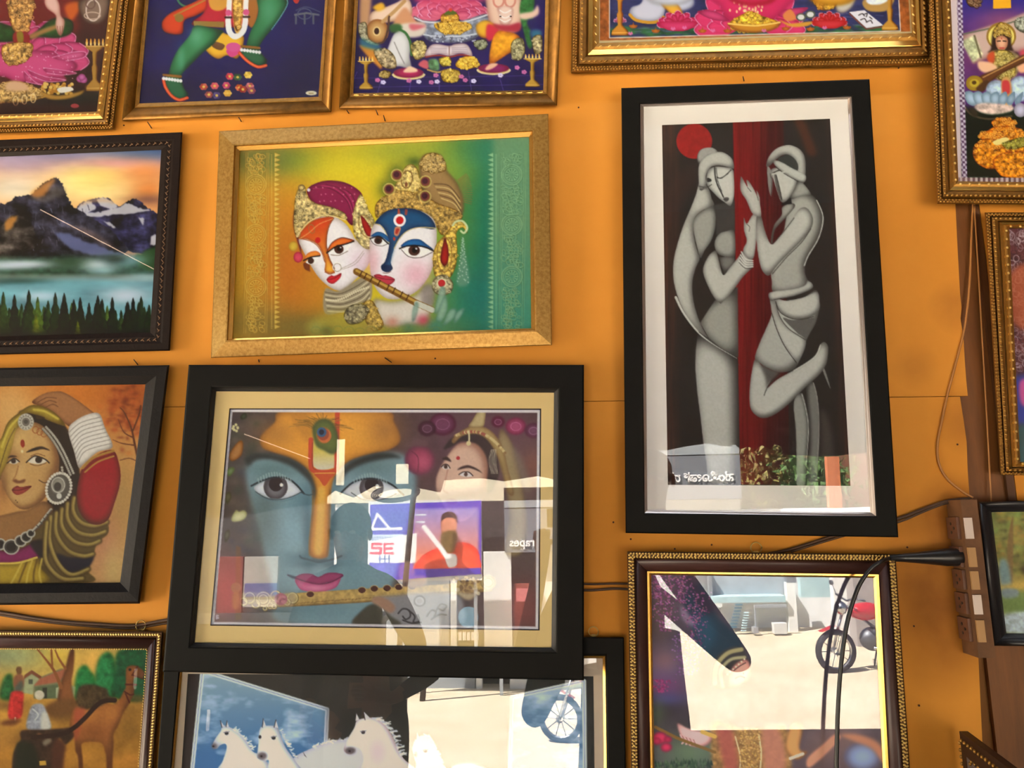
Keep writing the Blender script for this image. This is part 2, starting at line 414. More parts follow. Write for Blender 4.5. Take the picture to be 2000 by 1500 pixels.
def build_frames(CANV):
    # --- horses, black frame, gold slip, pale mat (hangs behind the big blue-face picture)
    o = Q(325,1240, 1218.5,1245, 1226,1800, 288,1790); s = Q(354,1281, 1182,1281, 1188,1760, 313,1755); p = Q(367,1316, 1159,1321, 1164,1725, 340,1720)
    r, pl = start('HS', 'framed_horse_print', o, -1.0, 0., .004, 'black framed print of white horses, half hidden under the blue face picture')
    backing(r, pl, o); si = inset(s, 5)
    rails('frame_rail', M_BLACK, r, pl, [(o, .0), (o, .022), (lerpq(o, s, .06), .024), (lerpq(o, s, .9), .024), (s, .018), (s, .004)])
    rails('gold_slip', M_GOLDB, r, pl, [(s, .006), (s, .019), (si, .015), (si, .006)])
    mat_ring('mat_board', M_GREYM, r, pl, inset(s, 2), p, .0125); print_mesh(r, pl, p, .0095, CANV('HS', p)); glass(r, pl, si, .0135)
    # --- blue face with flute
    o = Q(368.5,712.5, 1140.5,712.5, 1140.5,1329, 318,1312); i = Q(422,764.5, 1082,767, 1077,1265, 380,1255)
    q = Q(448,797.5, 1057,798, 1054,1231.5, 410.5,1222); 
    r, pl = start('KR', 'framed_blue_face_print', o, 0.3, 1., .034, 'large black framed print of a blue face with orange forehead mark and flute, cream mat')
    backing(r, pl, o); ii = inset(i, -9)
    rails('frame_rail', M_BLACK, r, pl, [(o, 0), (o, .024), (lerpq(o, ii, .06), .027), (lerpq(o, ii, .95), .027), (ii, .026), (ii, .004)])
    rails('frame_lip', M_BLACK2, r, pl, [(ii, .004), (ii, .024), (inset(i, -6), .020), (i, .015), (i, .004)])
    mat_ring('mat_board', M_CREAM, r, pl, inset(i, -2), q, .0125); q1 = inset(q, 2.2)
    mat_ring('mat_bevel', M_LINE, r, pl, inset(q, -.5), q1, .0118)
    print_mesh(r, pl, inset(q, -2), .0095, CANV('KR', inset(q, -2))); glass(r, pl, i, .0135)
    # --- stylised couple
    o = Q(1213.5,172, 1698,154.5, 1754.5,1049.5, 1222,1041); s = Q(1250.5,203.5, 1662.7,188.8, 1711,1008, 1259.3,1002)
    s2 = Q(1257,208.4, 1655.5,193.7, 1699.6,1000, 1264.5,996); p = Q(1293,244.3, 1621,232, 1661,949, 1304.4,947)
    r, pl = start('CP', 'framed_couple_print', o, 2.3, -1., .004, 'tall black framed print of a grey stylised couple under a red sun, white mat')
    backing(r, pl, o)
    rails('frame_rail', M_BLACK, r, pl, [(o, 0), (o, .026), (lerpq(o, s, .06), .029), (lerpq(o, s, .93), .029), (s, .024), (s, .004)])
    sm = lerpq(s, s2, .45)
    rails('silver_slip', M_SILVER, r, pl, [(s, .004), (s, .024), (sm, .022), (lerpq(s, s2, .55), .017), (s2, .0145), (s2, .004)])
    mat_ring('mat_board', M_WHITE, r, pl, inset(s2, -2), p, .0125); print_mesh(r, pl, p, .0105, CANV('CP', p)); glass(r, pl, s2, .0135)
    # --- embracing couple's faces, wide gold leaf frame
    o = Q(428,256, 1071,222.4, 1078,674, 412,699); i = Q(457.5,284.5, 1040,255, 1045,645, 443,665); p = Q(469,295, 1033,268, 1037,641, 455,661)
    r, pl = start('RK', 'framed_two_faces_print', o, 2.5, -1., .004, 'wide speckled gold frame with two painted faces, one blue browed, sharing a flute')
    backing(r, pl, o)
    rails('frame_rail', M_GOLDF, r, pl, [(o, 0), (o, .016), (lerpq(o, i, .05), .018), (lerpq(o, i, .9), .026), (i, .026), (i, .006)])
    rails('gold_slip', M_GOLDB, r, pl, [(i, .004), (i, .0185), (lerpq(i, p, .12), .019), (lerpq(i, p, .9), .0168), (p, .0145), (p, .004)])
    print_mesh(r, pl, inset(p, -2), .0105, CANV('RK', inset(p, -2))); glass(r, pl, p, .0125)
    # --- flowering tree print behind strong street reflections
    o = Q(1225,1077, 1749,1082, 1797,1790, 1238,1780); s = Q(1264,1116, 1716,1122, 1749,1755, 1275,1750); p = Q(1272,1123, 1706,1129, 1737,1745, 1282,1740)
    r, pl = start('BR', 'framed_flute_player_print', o, 1.0, 1.5, .004, 'maroon frame with beaded gold rim around a flute player and purple blossom, street mirrored')
    backing(r, pl, o); b1 = inset(o, 15)
    rails('gold_rim', M_RIM, r, pl, [(o, 0), (o, .014), (inset(o, 3), .019), (inset(o, 12), .019), (b1, .015), (b1, .002)])
    beads('beading', M_PALE, r, pl, inset(o, 4), .0195, .0055, .0022, .0022, .0016); beads('beading', M_PALE, r, pl, inset(o, 11), .0195, .0055, .0022, .0022, .0016)
    beads('leaf_moulding', M_PALE, r, pl, inset(o, 7.5), .0195, .0075, .0036, .002, .0022, 55)
    rails('frame_rail', M_MAROON, r, pl, [(b1, .002), (b1, .016), (lerpq(b1, s, .3), .020), (lerpq(b1, s, .75), .017), (s, .013), (s, .002)], True)
    rails('gold_slip', M_GOLDB, r, pl, [(s, .004), (s, .015), (lerpq(s, p, .5), .015), (p, .0115), (p, .004)])
    print_mesh(r, pl, inset(p, -2), .0085, CANV('BR', inset(p, -2))); glass(r, pl, p, .0098)
    # --- mountain lake
    o = Q(-250,284, 356.5,258, 332,685, -285,699); p = Q(-210,315, 315,292.6, 293,649, -238,664)
    r, pl = start('MT', 'framed_mountain_print', o, 1.5, 0., .004, 'dark brown carved frame around a mountain range, misty lake and pine trees print')
    backing(r, pl, o)
    rails('frame_rail', M_BROWN, r, pl, [(o, 0), (o, .018), (lerpq(o, p, .08), .022), (lerpq(o, p, .4), .022), (lerpq(o, p, .5), .019), (lerpq(o, p, .75), .019), (p, .013), (p, .004)])
    mv = mat('tarnished_carving', (120, 92, 66), .4, .5)
    beads('carved_vine', mv, r, pl, lerpq(o, p, .62), .0193, .013, .0050, .0011, .0012, 38)
    beads('carved_vine', mv, r, pl, lerpq(o, p, .58), .0193, .013, .0042, .0009, .001, -42)
    print_mesh(r, pl, inset(p, -2), .0095, CANV('MT', inset(p, -2))); glass(r, pl, p, .011)
    # --- veiled woman
    o = Q(-190,722, 331,713, 273,1179, -250,1184); p = Q(-140,757, 284,750.5, 234.5,1138, -195,1143)
    r, pl = start('BD', 'framed_veiled_woman_print', o, 3.0, 0., .004, 'black dimpled frame around a veiled woman with white bangles and silver earring')
    backing(r, pl, o)
    rails('frame_rail', mat('black_dimpled_wood', (14, 10, 10), .6, 0, .3, 60, .3, spec=.2), r, pl, [(o, 0), (o, .02), (lerpq(o, p, .1), .028), (lerpq(o, p, .55), .030), (lerpq(o, p, .95), .016), (p, .013), (p, .004)])
    print_mesh(r, pl, inset(p, -2), .0095, CANV('BD', inset(p, -2))); glass(r, pl, p, .011)
    # --- camel cart
    o = Q(-260,1228, 319,1233, 286,1690, -290,1695); p = Q(-228,1268, 286,1269.6, 257,1655, -255,1660)
    r, pl = start('CM', 'framed_camel_print', o, 1.0, 0., .004, 'maroon frame with thin gold edges around a camel pulling a cart past village houses')
    backing(r, pl, o); b1 = inset(o, 13)
    rails('gold_rim', M_RIM, r, pl, [(o, 0), (o, .014), (inset(o, 3), .018), (inset(o, 11), .018), (b1, .015), (b1, .002)])
    beads('beading', M_PALE, r, pl, inset(o, 7), .0185, .0052, .0026, .0035, .0018, 30)
    rails('frame_rail', M_MAROON, r, pl, [(b1, .002), (b1, .016), (lerpq(b1, p, .4), .02), (lerpq(b1, p, .85), .014), (inset(p, -3), .013), (inset(p, -3), .002)], True)
    beads('rope_edge', M_PALE, r, pl, inset(p, -1.5), .0125, .0048, .0021, .0013, .0014, 30)
    print_mesh(r, pl, inset(p, -3), .0085, CANV('CM', inset(p, -3))); glass(r, pl, p, .0095)
    # --- top row: ornate gilt frames
    def ornate(key, name, o, p, a, b, d, label, slipbar=True, big=.0085, inner='bead'):
        r, pl = start(key, name, o, a, b, d, label); backing(r, pl, o)
        L = lambda t: lerpq(o, p, t)
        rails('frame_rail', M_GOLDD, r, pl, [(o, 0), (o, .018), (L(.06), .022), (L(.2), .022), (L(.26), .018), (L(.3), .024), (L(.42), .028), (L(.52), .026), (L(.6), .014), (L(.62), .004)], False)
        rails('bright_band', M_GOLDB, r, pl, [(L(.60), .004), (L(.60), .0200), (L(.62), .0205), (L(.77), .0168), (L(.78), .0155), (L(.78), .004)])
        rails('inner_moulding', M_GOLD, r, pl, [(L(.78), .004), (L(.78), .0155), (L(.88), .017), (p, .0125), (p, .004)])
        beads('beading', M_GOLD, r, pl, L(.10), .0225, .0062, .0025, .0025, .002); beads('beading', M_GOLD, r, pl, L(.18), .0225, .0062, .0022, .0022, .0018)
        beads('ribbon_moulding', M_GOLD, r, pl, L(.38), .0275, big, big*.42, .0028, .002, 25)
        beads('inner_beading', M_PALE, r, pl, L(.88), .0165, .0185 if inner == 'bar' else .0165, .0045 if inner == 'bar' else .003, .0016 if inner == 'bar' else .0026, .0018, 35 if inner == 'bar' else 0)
        print_mesh(r, pl, inset(p, -2), .0095, CANV(key, inset(p, -2))); glass(r, pl, p, .011)
    def cove(key, name, o, p, a, b, d, label, dash):
        r, pl = start(key, name, o, a, b, d, label); backing(r, pl, o)
        L = lambda t: lerpq(o, p, t)
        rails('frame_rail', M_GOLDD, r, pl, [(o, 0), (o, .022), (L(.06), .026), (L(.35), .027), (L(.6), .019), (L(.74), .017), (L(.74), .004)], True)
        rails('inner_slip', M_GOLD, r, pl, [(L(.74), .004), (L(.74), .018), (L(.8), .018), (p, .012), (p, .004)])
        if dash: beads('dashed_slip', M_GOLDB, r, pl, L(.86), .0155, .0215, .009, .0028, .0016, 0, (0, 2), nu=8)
        print_mesh(r, pl, inset(p, -2), .0095, CANV(key, inset(p, -2))); glass(r, pl, p, .011)
    ornate('F1', 'framed_pink_lotus_print', Q(-105,-330, 294,-330, 221,253, -200,266), Q(-75,-295, 251,-300, 189,218, -160,228), 5., 0., .004,
           'ornate gilt frame with a seated goddess on a pink lotus beside a brass lamp')
    cove('F2', 'framed_green_legs_print', Q(300,-330, 672,-330, 647,219, 238,235), Q(318,-300, 655,-300, 622,189, 272,202), 5., 0., .004,
         'plain gilt frame with a green legged striding figure on dark blue', False)
    cove('F3', 'framed_open_book_print', Q(690,-330, 1108,-330, 1088,206, 662,212), Q(715,-300, 1072,-300, 1061,176, 690,182), 5., 0., .004,
         'gilt frame with two seated figures, an open book and oil lamps on purple tiles', True)
    ornate('F4', 'framed_pink_water_lotus_print', Q(1122,-360, 1812,-360, 1826,127, 1115,142), Q(1172,-325, 1757,-330, 1781,64.5, 1170,84), 5., 0., .004,
           'widest ornate gilt frame along the top, pink lotus above a bowl of gold', True, .011, 'bar')
    ornate('F5', 'framed_lute_player_print', Q(1806,-220, 2135,-220, 2165,401, 1830,398), Q(1849,-180, 2096,-180, 2122,357, 1872,354), 3., 0., .034,
           'gilt frame at the upper right corner with a goddess playing a lute above gold pots')
    ornate('F6', 'framed_dark_red_print', Q(1923,415, 2230,415, 2270,930, 1954,928), Q(1971,446, 2185,446, 2225,904, 1992.6,902), 2., 0., .012,
           'narrow view of a gilt beaded frame with dark red print at right edge')
    o = Q(1911,980, 2200,975, 2240,1262, 1940.5,1261.5); p = Q(1936.5,1000.5, 2176,997, 2212,1238, 1965.6,1237)
    r, pl = start('F7', 'framed_garden_print', o, 1., 0., .022, 'small plain black frame with a green garden landscape at right edge')
    backing(r, pl, o)
    rails('frame_rail', mat('satin_black_frame', (34, 33, 36), .35), r, pl, [(o, 0), (o, .012), (lerpq(o, p, .15), .018), (lerpq(o, p, .4), .020), (lerpq(o, p, .6), .016), (lerpq(o, p, .8), .017), (p, .011), (p, .004)], True)
    print_mesh(r, pl, inset(p, -2), .0085, CANV('F7', inset(p, -2))); glass(r, pl, p, .0095)
# ---------------------------------------------------------------- the shop: wall, floor, ceiling
def struct(o): o['kind'] = 'structure'; return o
def wall_mat():
    m = mat('orange_distemper', (216, 147, 56), .75, 0, .0, 3, spec=.25, col2=(208, 139, 49))
    nt = m.node_tree; b = nt.nodes['Principled BSDF']; src = b.inputs['Base Color'].links[0].from_socket
    # soot and hand grime around the switchboard and smudges on the panel
    ge = nt.nodes.new('ShaderNodeNewGeometry'); nz = nt.nodes.new('ShaderNodeTexNoise'); nz.inputs['Scale'].default_value = 9.; nz.inputs['Detail'].default_value = 5.
    nt.links.new(ge.outputs['Position'], nz.inputs['Vector']); prev = src
    for (x, y), r, f in (((1862, 1130), .17, .75), ((1872, 1000), .08, .6), ((1872, 600), .06, .45), ((1785, 715), .05, .25), ((1890, 820), .07, .4), ((1840, 1260), .10, .45)):
        c = on_wall(x, y); d = nt.nodes.new('ShaderNodeVectorMath'); d.operation = 'DISTANCE'; d.inputs[1].default_value = c; nt.links.new(ge.outputs['Position'], d.inputs[0])
        mr = nt.nodes.new('ShaderNodeMapRange'); mr.inputs['From Min'].default_value = r; mr.inputs['From Max'].default_value = r*.25; mr.inputs['To Max'].default_value = f*1.7; nt.links.new(d.outputs['Value'], mr.inputs['Value'])
        mu = nt.nodes.new('ShaderNodeMath'); mu.operation = 'MULTIPLY'; nt.links.new(mr.outputs[0], mu.inputs[0]); nt.links.new(nz.outputs[0], mu.inputs[1])
        mx = nt.nodes.new('ShaderNodeMixRGB'); mx.inputs['Color2'].default_value = (*tuple(lin((104, 52, 22))), 1); nt.links.new(mu.outputs[0], mx.inputs['Fac']); nt.links.new(prev, mx.inputs['Color1']); prev = mx.outputs[0]
    nt.links.new(prev, b.inputs['Base Color']); return m
FLOOR_Z, EDGE_Y, CEIL_Z = 1.0, -4.2, 4.5
M_WALL = wall_mat()
M_POST = mat('brown_painted_wood', (122, 74, 28), .6, 0, .25, 12, .1, stretch=(6, 6, .6))
def wpoly(name, pxs, d0, d1, m, parent=None):
    f = [on_wall(x, y, d1) for x, y in pxs]; n = len(f); v = f+[Vector((p.x, -d0, p.z)) for p in f]
    return mesh_obj(name, v, [tuple(range(n))[::-1], tuple(range(n, 2*n))]+[(i, (i+1) % n, (i+1) % n+n, i+n) for i in range(n)], m, parent)
def build_room():
    wb = struct(MB().box((-3.2, .02, FLOOR_Z), (2.65, .14, CEIL_Z)).build('wall_back', mat('plaster_behind', (120, 80, 40), .9)))
    up = [(1866,399),(1870,480),(1875,573),(1878,600),(1876,622),(1882,660),(1884,700),(1887,740),(1890,771)]
    a = [on_wall(x, y) for x, y in up]; top = CEIL_Z
    g = .0007
    zl = on_wall(325, 795).z; zr = on_wall(1875, 774).z; xl = on_wall(325, 795).x; xr = on_wall(1875, 774).x
    zj = lambda x: zl+(zr-zl)*(x-xl)/(xr-xl)
    poly = [(-3.2, top), (-3.2, zj(-3.2)+g), (a[-1].x, zj(a[-1].x)+g)]+[(p.x, p.z) for p in reversed(a)]+[(a[0].x-.004, top)]
    mb = MB().prism(poly, 0.0, .02); mb.build('upper_panel', M_WALL, wb)
    lo = [(1875,775),(1882,820),(1888,863),(1890,920),(1896,1000),(1906,1180),(1921,1500)]
    b = [on_wall(x, y) for x, y in lo]; ex = b[-1].x+(b[-1].x-b[-2].x)*.6
    poly = [(-3.2, zj(-3.2)-g), (-3.2, FLOOR_Z), (ex, FLOOR_Z), (b[-1].x, b[-1].z)]+[(p.x, p.z) for p in reversed(b[:-1])]
    poly[-1] = (b[0].x, zj(b[0].x)-g)
    MB().prism(poly, 0.0, .02).build('lower_panel', M_WALL, wb)
    # brown post in the gap and the further orange panel
    x0 = on_wall(1862, 700).x; x1 = on_wall(1934, 700).x
    struct(MB().box((x0, .008, FLOOR_Z), (x1+.02, .019, CEIL_Z)).build('trim_1', M_POST))
    struct(MB().box((x1, -.002, FLOOR_Z), (x1+.014, .006, CEIL_Z)).build('trim_2', mat('brown_batten', (92, 54, 20), .6, 0, .3, 10, .1, stretch=(6, 6, .6))))
    struct(MB().box((x1+.0155, -.001, FLOOR_Z), (2.65, .018, CEIL_Z)).build('wall_right_panel', M_WALL))
    struct(MB().box((-3.3, EDGE_Y, FLOOR_Z-.995), (2.75, .2, FLOOR_Z)).build('floor', mat('grey_cement_floor', (84, 76, 70), .8, 0, .2, 6)))
    struct(MB().box((-3.3, EDGE_Y, CEIL_Z), (2.75, .2, CEIL_Z+.1)).build('ceiling', mat('ceiling_sheet', (74, 66, 58), .8)))
    lw = MB().box((-3.3, EDGE_Y, FLOOR_Z), (-3.2, -2.35, CEIL_Z)); lw.box((-3.3, -2.35, 3.4), (-3.2, -.35, CEIL_Z)); lw.box((-3.3, -.35, FLOOR_Z), (-3.2, .2, CEIL_Z))   # an unseen wide doorway, added to let daylight in from the left
    struct(lw.build('wall_left', mat('side_wall_paint', (88, 68, 48), .8)))
    struct(MB().box((2.5, EDGE_Y, FLOOR_Z), (2.645, EDGE_Y+.25, CEIL_Z)).build('trim_4', MATS['side_wall_paint']))  # unseen pillar added to block the bright street from the right-edge glass
    struct(MB().box((2.65, EDGE_Y, FLOOR_Z), (2.75, .2, CEIL_Z)).build('wall_right', MATS['side_wall_paint']))

def build_lamps():
    g = emit('tube_lamp_glow', (228, 240, 255), 3.1); wh = mat('white_batten', (225, 225, 220), .5)
    for x0, lb in ((-1.75, 'white tube lamp under the ceiling above the left pictures'), (.05, 'white tube lamp under the ceiling above the right pictures')):
        t = thing('tube_lamp', (x0+.6, -.5, CEIL_Z), lb, 'lamp', 'tube lamps near the ceiling')
        MB().box((x0, -.53, CEIL_Z-.05), (x0+1.25, -.47, CEIL_Z-.002)).build('batten', wh, t)
        MB().tube([(x0+.03, -.5, CEIL_Z-.075), (x0+1.22, -.5, CEIL_Z-.075)], .014, 10).build('tube', g, t, True)
        for e in (x0+.015, x0+1.235): MB().box((e-.015, -.515, CEIL_Z-.095), (e+.015, -.485, CEIL_Z-.05)).build('tube_holder', wh, t)
# ---------------------------------------------------------------- cables, nails, switchboard
def build_wallbits():
    cb = mat('grimy_cable', (84, 58, 38), .6, 0, .3, 40); cbl = mat('cream_cable', (176, 122, 66), .5); bk = mat('black_plastic', (26, 26, 28), .35)
    def cable(name, px, r, m, label, depth=.006, group='cables on the wall', n=6):
        P = [on_wall(p[0], p[1], p[2] if len(p) > 2 else depth) for p in px]; P = [Vector(q) for q in spl(P, 8)]
        o = MB().tube(P, r, n).build(name, m, None, True, P[0]); tag(o, label, 'cable', group); return o
    cable('wall_cable', [(-120, 1180), (0, 1196), (60, 1206), (120, 1214), (190, 1219), (260, 1222), (320, 1212), (380, 1204)], .0035, cb, 'thick brown cable sagging above the camel picture')
    cable('wall_cable', [(-120, 1184), (0, 1201), (60, 1211), (120, 1218), (190, 1224), (260, 1227), (320, 1218), (380, 1210)], .0024, cb, 'thinner brown cable running just below the thick one above the camel picture', .004)
    cable('wall_cable', [(1100, 1137), (1150, 1141), (1200, 1140), (1245, 1141)], .0022, cb, 'upper of two brown cables between the blue face and flute player pictures')
    cable('wall_cable', [(1100, 1150), (1150, 1153), (1200, 1150), (1245, 1152)], .0026, cb, 'lower of two brown cables between the blue face and flute player pictures')
    cable('wall_cable', [(1500, 1082), (1540, 1074), (1580, 1062), (1630, 1046), (1700, 1025), (1755, 1013), (1800, 996), (1850, 979), (1893, 974)], .0032, cb, 'brown cable passing behind the foot of the tall couple picture')
    cable('wall_cable', [(1545, 1078), (1590, 1064), (1640, 1049), (1710, 1030), (1760, 1018), (1810, 997), (1850, 983), (1893, 979)], .002, cb, 'thin second cable beside the one behind the couple picture foot', .009)
    cable('thin_wire', [(1902, 370), (1900, 405), (1897, 470), (1893, 560), (1884, 640), (1868, 705), (1852, 765), (1840, 820), (1831, 868), (1834, 905), (1850, 935), (1880, 960), (1900, 972)], .0021, cbl, 'thin looping wire hanging left of the brown post', .004)
    cable('thin_wire', [(1901, 370), (1904, 420), (1909, 500), (1915, 600), (1922, 720), (1930, 860), (1936, 980)], .0016, cbl, 'thin straight wire running down the brown post', .004)
    # plug and black cord hanging in front of the lower right picture
    x0 = on_wall(1866, 1088).x; z0 = on_wall(1888, 1088, .032).z; y0 = -.032
    pg = thing('power_plug', (x0, y0, z0), 'black plug pushed into the switchboard with its cord hanging down', 'plug')
    prof = [(.0, .0), (.0135, .0), (.0155, .006), (.0155, .03), (.0125, .055), (.0095, .085), (.0075, .105), (.0055, .13), (.0, .13)]
    MB().lathe((x0, y0, z0), prof, 16, Matrix.Rotation(math.radians(-90), 3, 'Y')).build('plug_body', bk, pg, True)
    P = [Vector((x0-.128, y0, z0))]+[on_wall(x, y, .058) for x, y in ((1722, 1096), (1700, 1112), (1680, 1140), (1666, 1175), (1655, 1215), (1646, 1270), (1640, 1330), (1636, 1400), (1634, 1480), (1632, 1600), (1628, 1760))]
    MB().tube([Vector(q) for q in spl(P, 6)], .0036, 8).build('cord', bk, pg, True)
    # switchboard standing out from the wall, sockets on its left face
    xb = on_wall(1863, 1120).x; zt = on_wall(1895, 976, .05).z; zb = on_wall(1910, 1284, .05).z; D = .056
    sw = thing('switchboard', (xb+.02, -.001, zb), 'grimy brown wooden switchboard with sockets beside the post', 'switchboard')
    wd = mat('grimy_board', (112, 74, 42), .7, 0, .35, 18); pl_ = mat('brown_switch_plate', (104, 66, 46), .5, 0, .3, 30); wh = mat('white_switch', (206, 190, 180), .5); cr = mat('stained_switch', (170, 128, 78), .5)
    MB().box((xb, -D, zb), (xb+.028, -.0015, zt)).build('board', wd, sw)
    for (ya, yb, st) in ((1010, 1053, wh), (1068, 1108, cr), (1114, 1152, cr), (1160, 1200, wh), (1209, 1254, cr)):
        za = on_wall(1895, ya, .05).z; z2 = on_wall(1895, yb, .05).z
        p = MB().box((xb-.006, -D+.012, z2), (xb, -.006, za)).build('socket_plate', pl_, sw)
        for k in range(3): MB().lathe((xb-.006, -.018-.010*(k % 2)-.004, z2+(za-z2)*(.3+.2*k)), [(0, .0006), (.0028, .0006), (.0028, 0)], 8, Matrix.Rotation(math.radians(-90), 3, 'Y')).build('socket_hole', bk, p)
        MB().box((xb+.001, -D-.004, z2+.001), (xb+.014, -D, za-.001)).build('switch_edge', st, sw)
    # nails and picture hooks
    ir = mat('rusty_nail', (52, 34, 26), .6, .3); br = mat('brass_hook', (190, 160, 90), .35, .8)
    def nail(x, y, dx, dy, label):
        a = on_wall(x, y, -.003); b = on_wall(x, y, .012); c = on_wall(x+dx, y+dy, .016)
        o = MB().tube([a, b, c], [.0012, .0012, .001], 6).build('nail', ir, None, True, a); tag(o, label, 'nail', 'nails in the wall')
    nail(296, 250, -8, -12, 'bent nail above the right corner of the mountain picture'); nail(471, 237, -5, -8, 'bent nail below the green legs picture')
    nail(681, 221, -4, -6, 'nail under the left corner of the open book picture'); nail(738, 224, -4, -10, 'longer nail under the open book picture'); nail(752, 236, -3, -11, 'nail just above the top rail of the two faces picture')
    nail(1453, 158, -2, -9, 'nail above the tall couple picture'); nail(269, 712, -8, -10, 'bent nail above the veiled woman picture'); nail(752, 699, 13, 9, 'bent nail between the two faces and blue face pictures'); nail(505, 703, 1, 4, 'small nail under the left end of the two faces picture')
    def hook(x, y, r, label):
        c = on_wall(x, y, .008); t = np.linspace(0, 2*math.pi, 19); e = thing('picture_hook', c, label, 'hook', 'picture hooks')
        MB().tube([c+Vector((r*math.cos(u), 0, r*math.sin(u))) for u in t], .0011, 6).build('ring', br, e, True); MB().box((c.x-.004, -.006, c.z-r-.006), (c.x+.004, -.002, c.z-r+.004)).build('hook_plate', br, e)
    hook(1477, 1070, .010, 'small ring hook above the flute player picture'); hook(1159, 1234, .009, 'small ring hook at the right of the blue face picture foot'); hook(275, 1222, .010, 'small ring hook over the camel picture beside the cables')
    sp = mat('dark_speck', (70, 38, 16), .8)
    for i, (x, y, lb) in enumerate(((1318, 1072, 'dark nail head left of the ring hook above the flute player picture'), (1390, 1064, 'dark nail head close to the ring hook above flute player picture'), (1232, 1053, 'dark nail head under the lower left corner of the couple picture'), (1772, 1069, 'dark nail head left of the black plug'), (1785, 1223, 'dark nail head between the flute player frame and the switchboard'), (1795, 1378, 'dark nail head low between the flute player frame and post'), (1870, 868, 'dark nail head beside the looping wire'), (1198, 1020, 'dark nail head left of the lower couple frame'), (850, 700, 'dark nail head above the blue face picture'), (1755, 133, 'dark nail head right under the widest gilt frame'), (1130, 210, 'dark nail head right of the open book picture'), (242, 245, 'dark nail head between the pink lotus and mountain pictures'), (1195, 1290, 'dark nail head right of the horse picture'))):
        c = on_wall(x, y, 0); o = MB().lathe(c, [(0, .0012), (.0015, .0012), (.0019, 0)], 8, Matrix.Rotation(math.radians(90), 3, 'X')).build('nail', sp, None, False, c); tag(o, lb, 'nail', 'nail heads in the wall')
    # beaded frame standing out from the wall at the bottom right
    A = on_wall(1890, 1428, .03); d = Vector((-.12, -1, -.05)).normalized(); d = Vector((.0, -1, -.10)).normalized(); L = .28; H = .42; up = Vector((0, 0, 1)); nx = Vector((-1, 0, 0))
    r = thing('leaning_beaded_frame', A-up*H, 'dark beaded frame jutting from the wall at the lower right corner', 'picture', 'framed pictures on the orange wall')
    W_ = .045; rg = lambda i, h: [A+d*i-up*i+nx*h, A+d*(L-i)-up*i+nx*h, A+d*(L-i)-up*(H-i)+nx*h, A+d*i-up*(H-i)+nx*h]
    R = [rg(0, 0), rg(0, .014), rg(.014, .02), rg(.03, .02), rg(W_, .01), rg(W_, 0)]
    for k in range(4):
        j = (k+1) % 4; v = []; f = []
        for q in R: v += [q[k], q[j]]
        for i in range(5): f.append((2*i, 2*i+1, 2*i+3, 2*i+2))
        mesh_obj('frame_rail', v, f, mat('dark_bronze_rail', (60, 36, 20), .5, .3), r)
    for ii in (.010, .034):
        mb = MB(); q = rg(ii, .0195 if ii < .02 else .017)
        for k in range(4):
            a, b = q[k], q[(k+1) % 4]; n = int((b-a).length/.011)
            for i in range(n): mb.ball(a+(b-a)*((i+.5)/n), .0034, .0034, .0034, 6, 4)
        o = mb.build('beading', M_GOLD, r, True); o['kind'] = 'stuff'
    q = rg(.04, .004); mesh_obj('print_panel', q, [(0, 1, 2, 3)], mat('dark_print', (40, 26, 30), .6), r)
# ---------------------------------------------------------------- the street behind the camera, seen only in the picture glass
FAC = 13.5
def RX(key, x, y, Y=FAC):                      # world (x, z) at distance Y of what the glass of picture `key` shows at pixel x, y
    p = FR[key].refl((x, y), .0135, Y=Y); return p.x, p.z
def rbox(mb, key, x0, y0, x1, y1, Y=FAC, th=.1):
    a = RX(key, x0, y0, Y); b = RX(key, x1, y1, Y); return mb.box((min(a[0], b[0]), -Y-th, min(a[1], b[1])), (max(a[0], b[0]), -Y, max(a[1], b[1])))
def flat_print(name, cv, key, quad, Y, parent, step=2.):
    P = [np.array((RX(key, *q, Y)[0], -Y, RX(key, *q, Y)[1])) for q in quad]; qp = [np.array(q, float) for q in quad]
    nu = int((quad[1][0]-quad[0][0])/step); nv = int((quad[3][1]-quad[0][1])/step)
    U, V = np.meshgrid(np.linspace(0, 1, nu+1), np.linspace(0, 1, nv+1)); U = U.ravel()[:, None]; V = V.ravel()[:, None]
    f = lambda A: (A[0]*(1-U)+A[1]*U)*(1-V)+(A[3]*(1-U)+A[2]*U)*V
    W = f(P); px = f(qp); col = np.clip(lin(np.clip(cv.sample(px[:, 0], px[:, 1]), 0, 255)), .004, .9); n1 = nu+1
    F = [(j*n1+i, (j+1)*n1+i, (j+1)*n1+i+1, j*n1+i+1)[::-1] for j in range(nv) for i in range(nu)]
    o = mesh_obj(name, [Vector(w) for w in W], F, PRINT, parent)
    at = o.data.color_attributes.new('print', 'FLOAT_COLOR', 'POINT'); at.data.foreach_set('color', np.concatenate([col, np.ones((len(col), 1))], 1).astype(np.float32).ravel())
    return o
def text_mesh(name, s, loc, size, m, parent):
    c = bpy.data.curves.new(name, 'FONT'); c.body = s; c.size = size; c.align_x = 'CENTER'; c.extrude = .012; c.offset = .005
    t = bpy.data.objects.new(name, c); COL.objects.link(t)
    dg = bpy.context.evaluated_depsgraph_get(); me = bpy.data.meshes.new_from_object(t.evaluated_get(dg)); bpy.data.objects.remove(t)
    # reads from the shop: faces +y
    v = [Vector((loc[0]-p.co.x, loc[1]+p.co.z, loc[2]+p.co.y)) for p in me.vertices]
    return mesh_obj(name, v, [tuple(p.vertices) for p in me.polygons], m, parent)
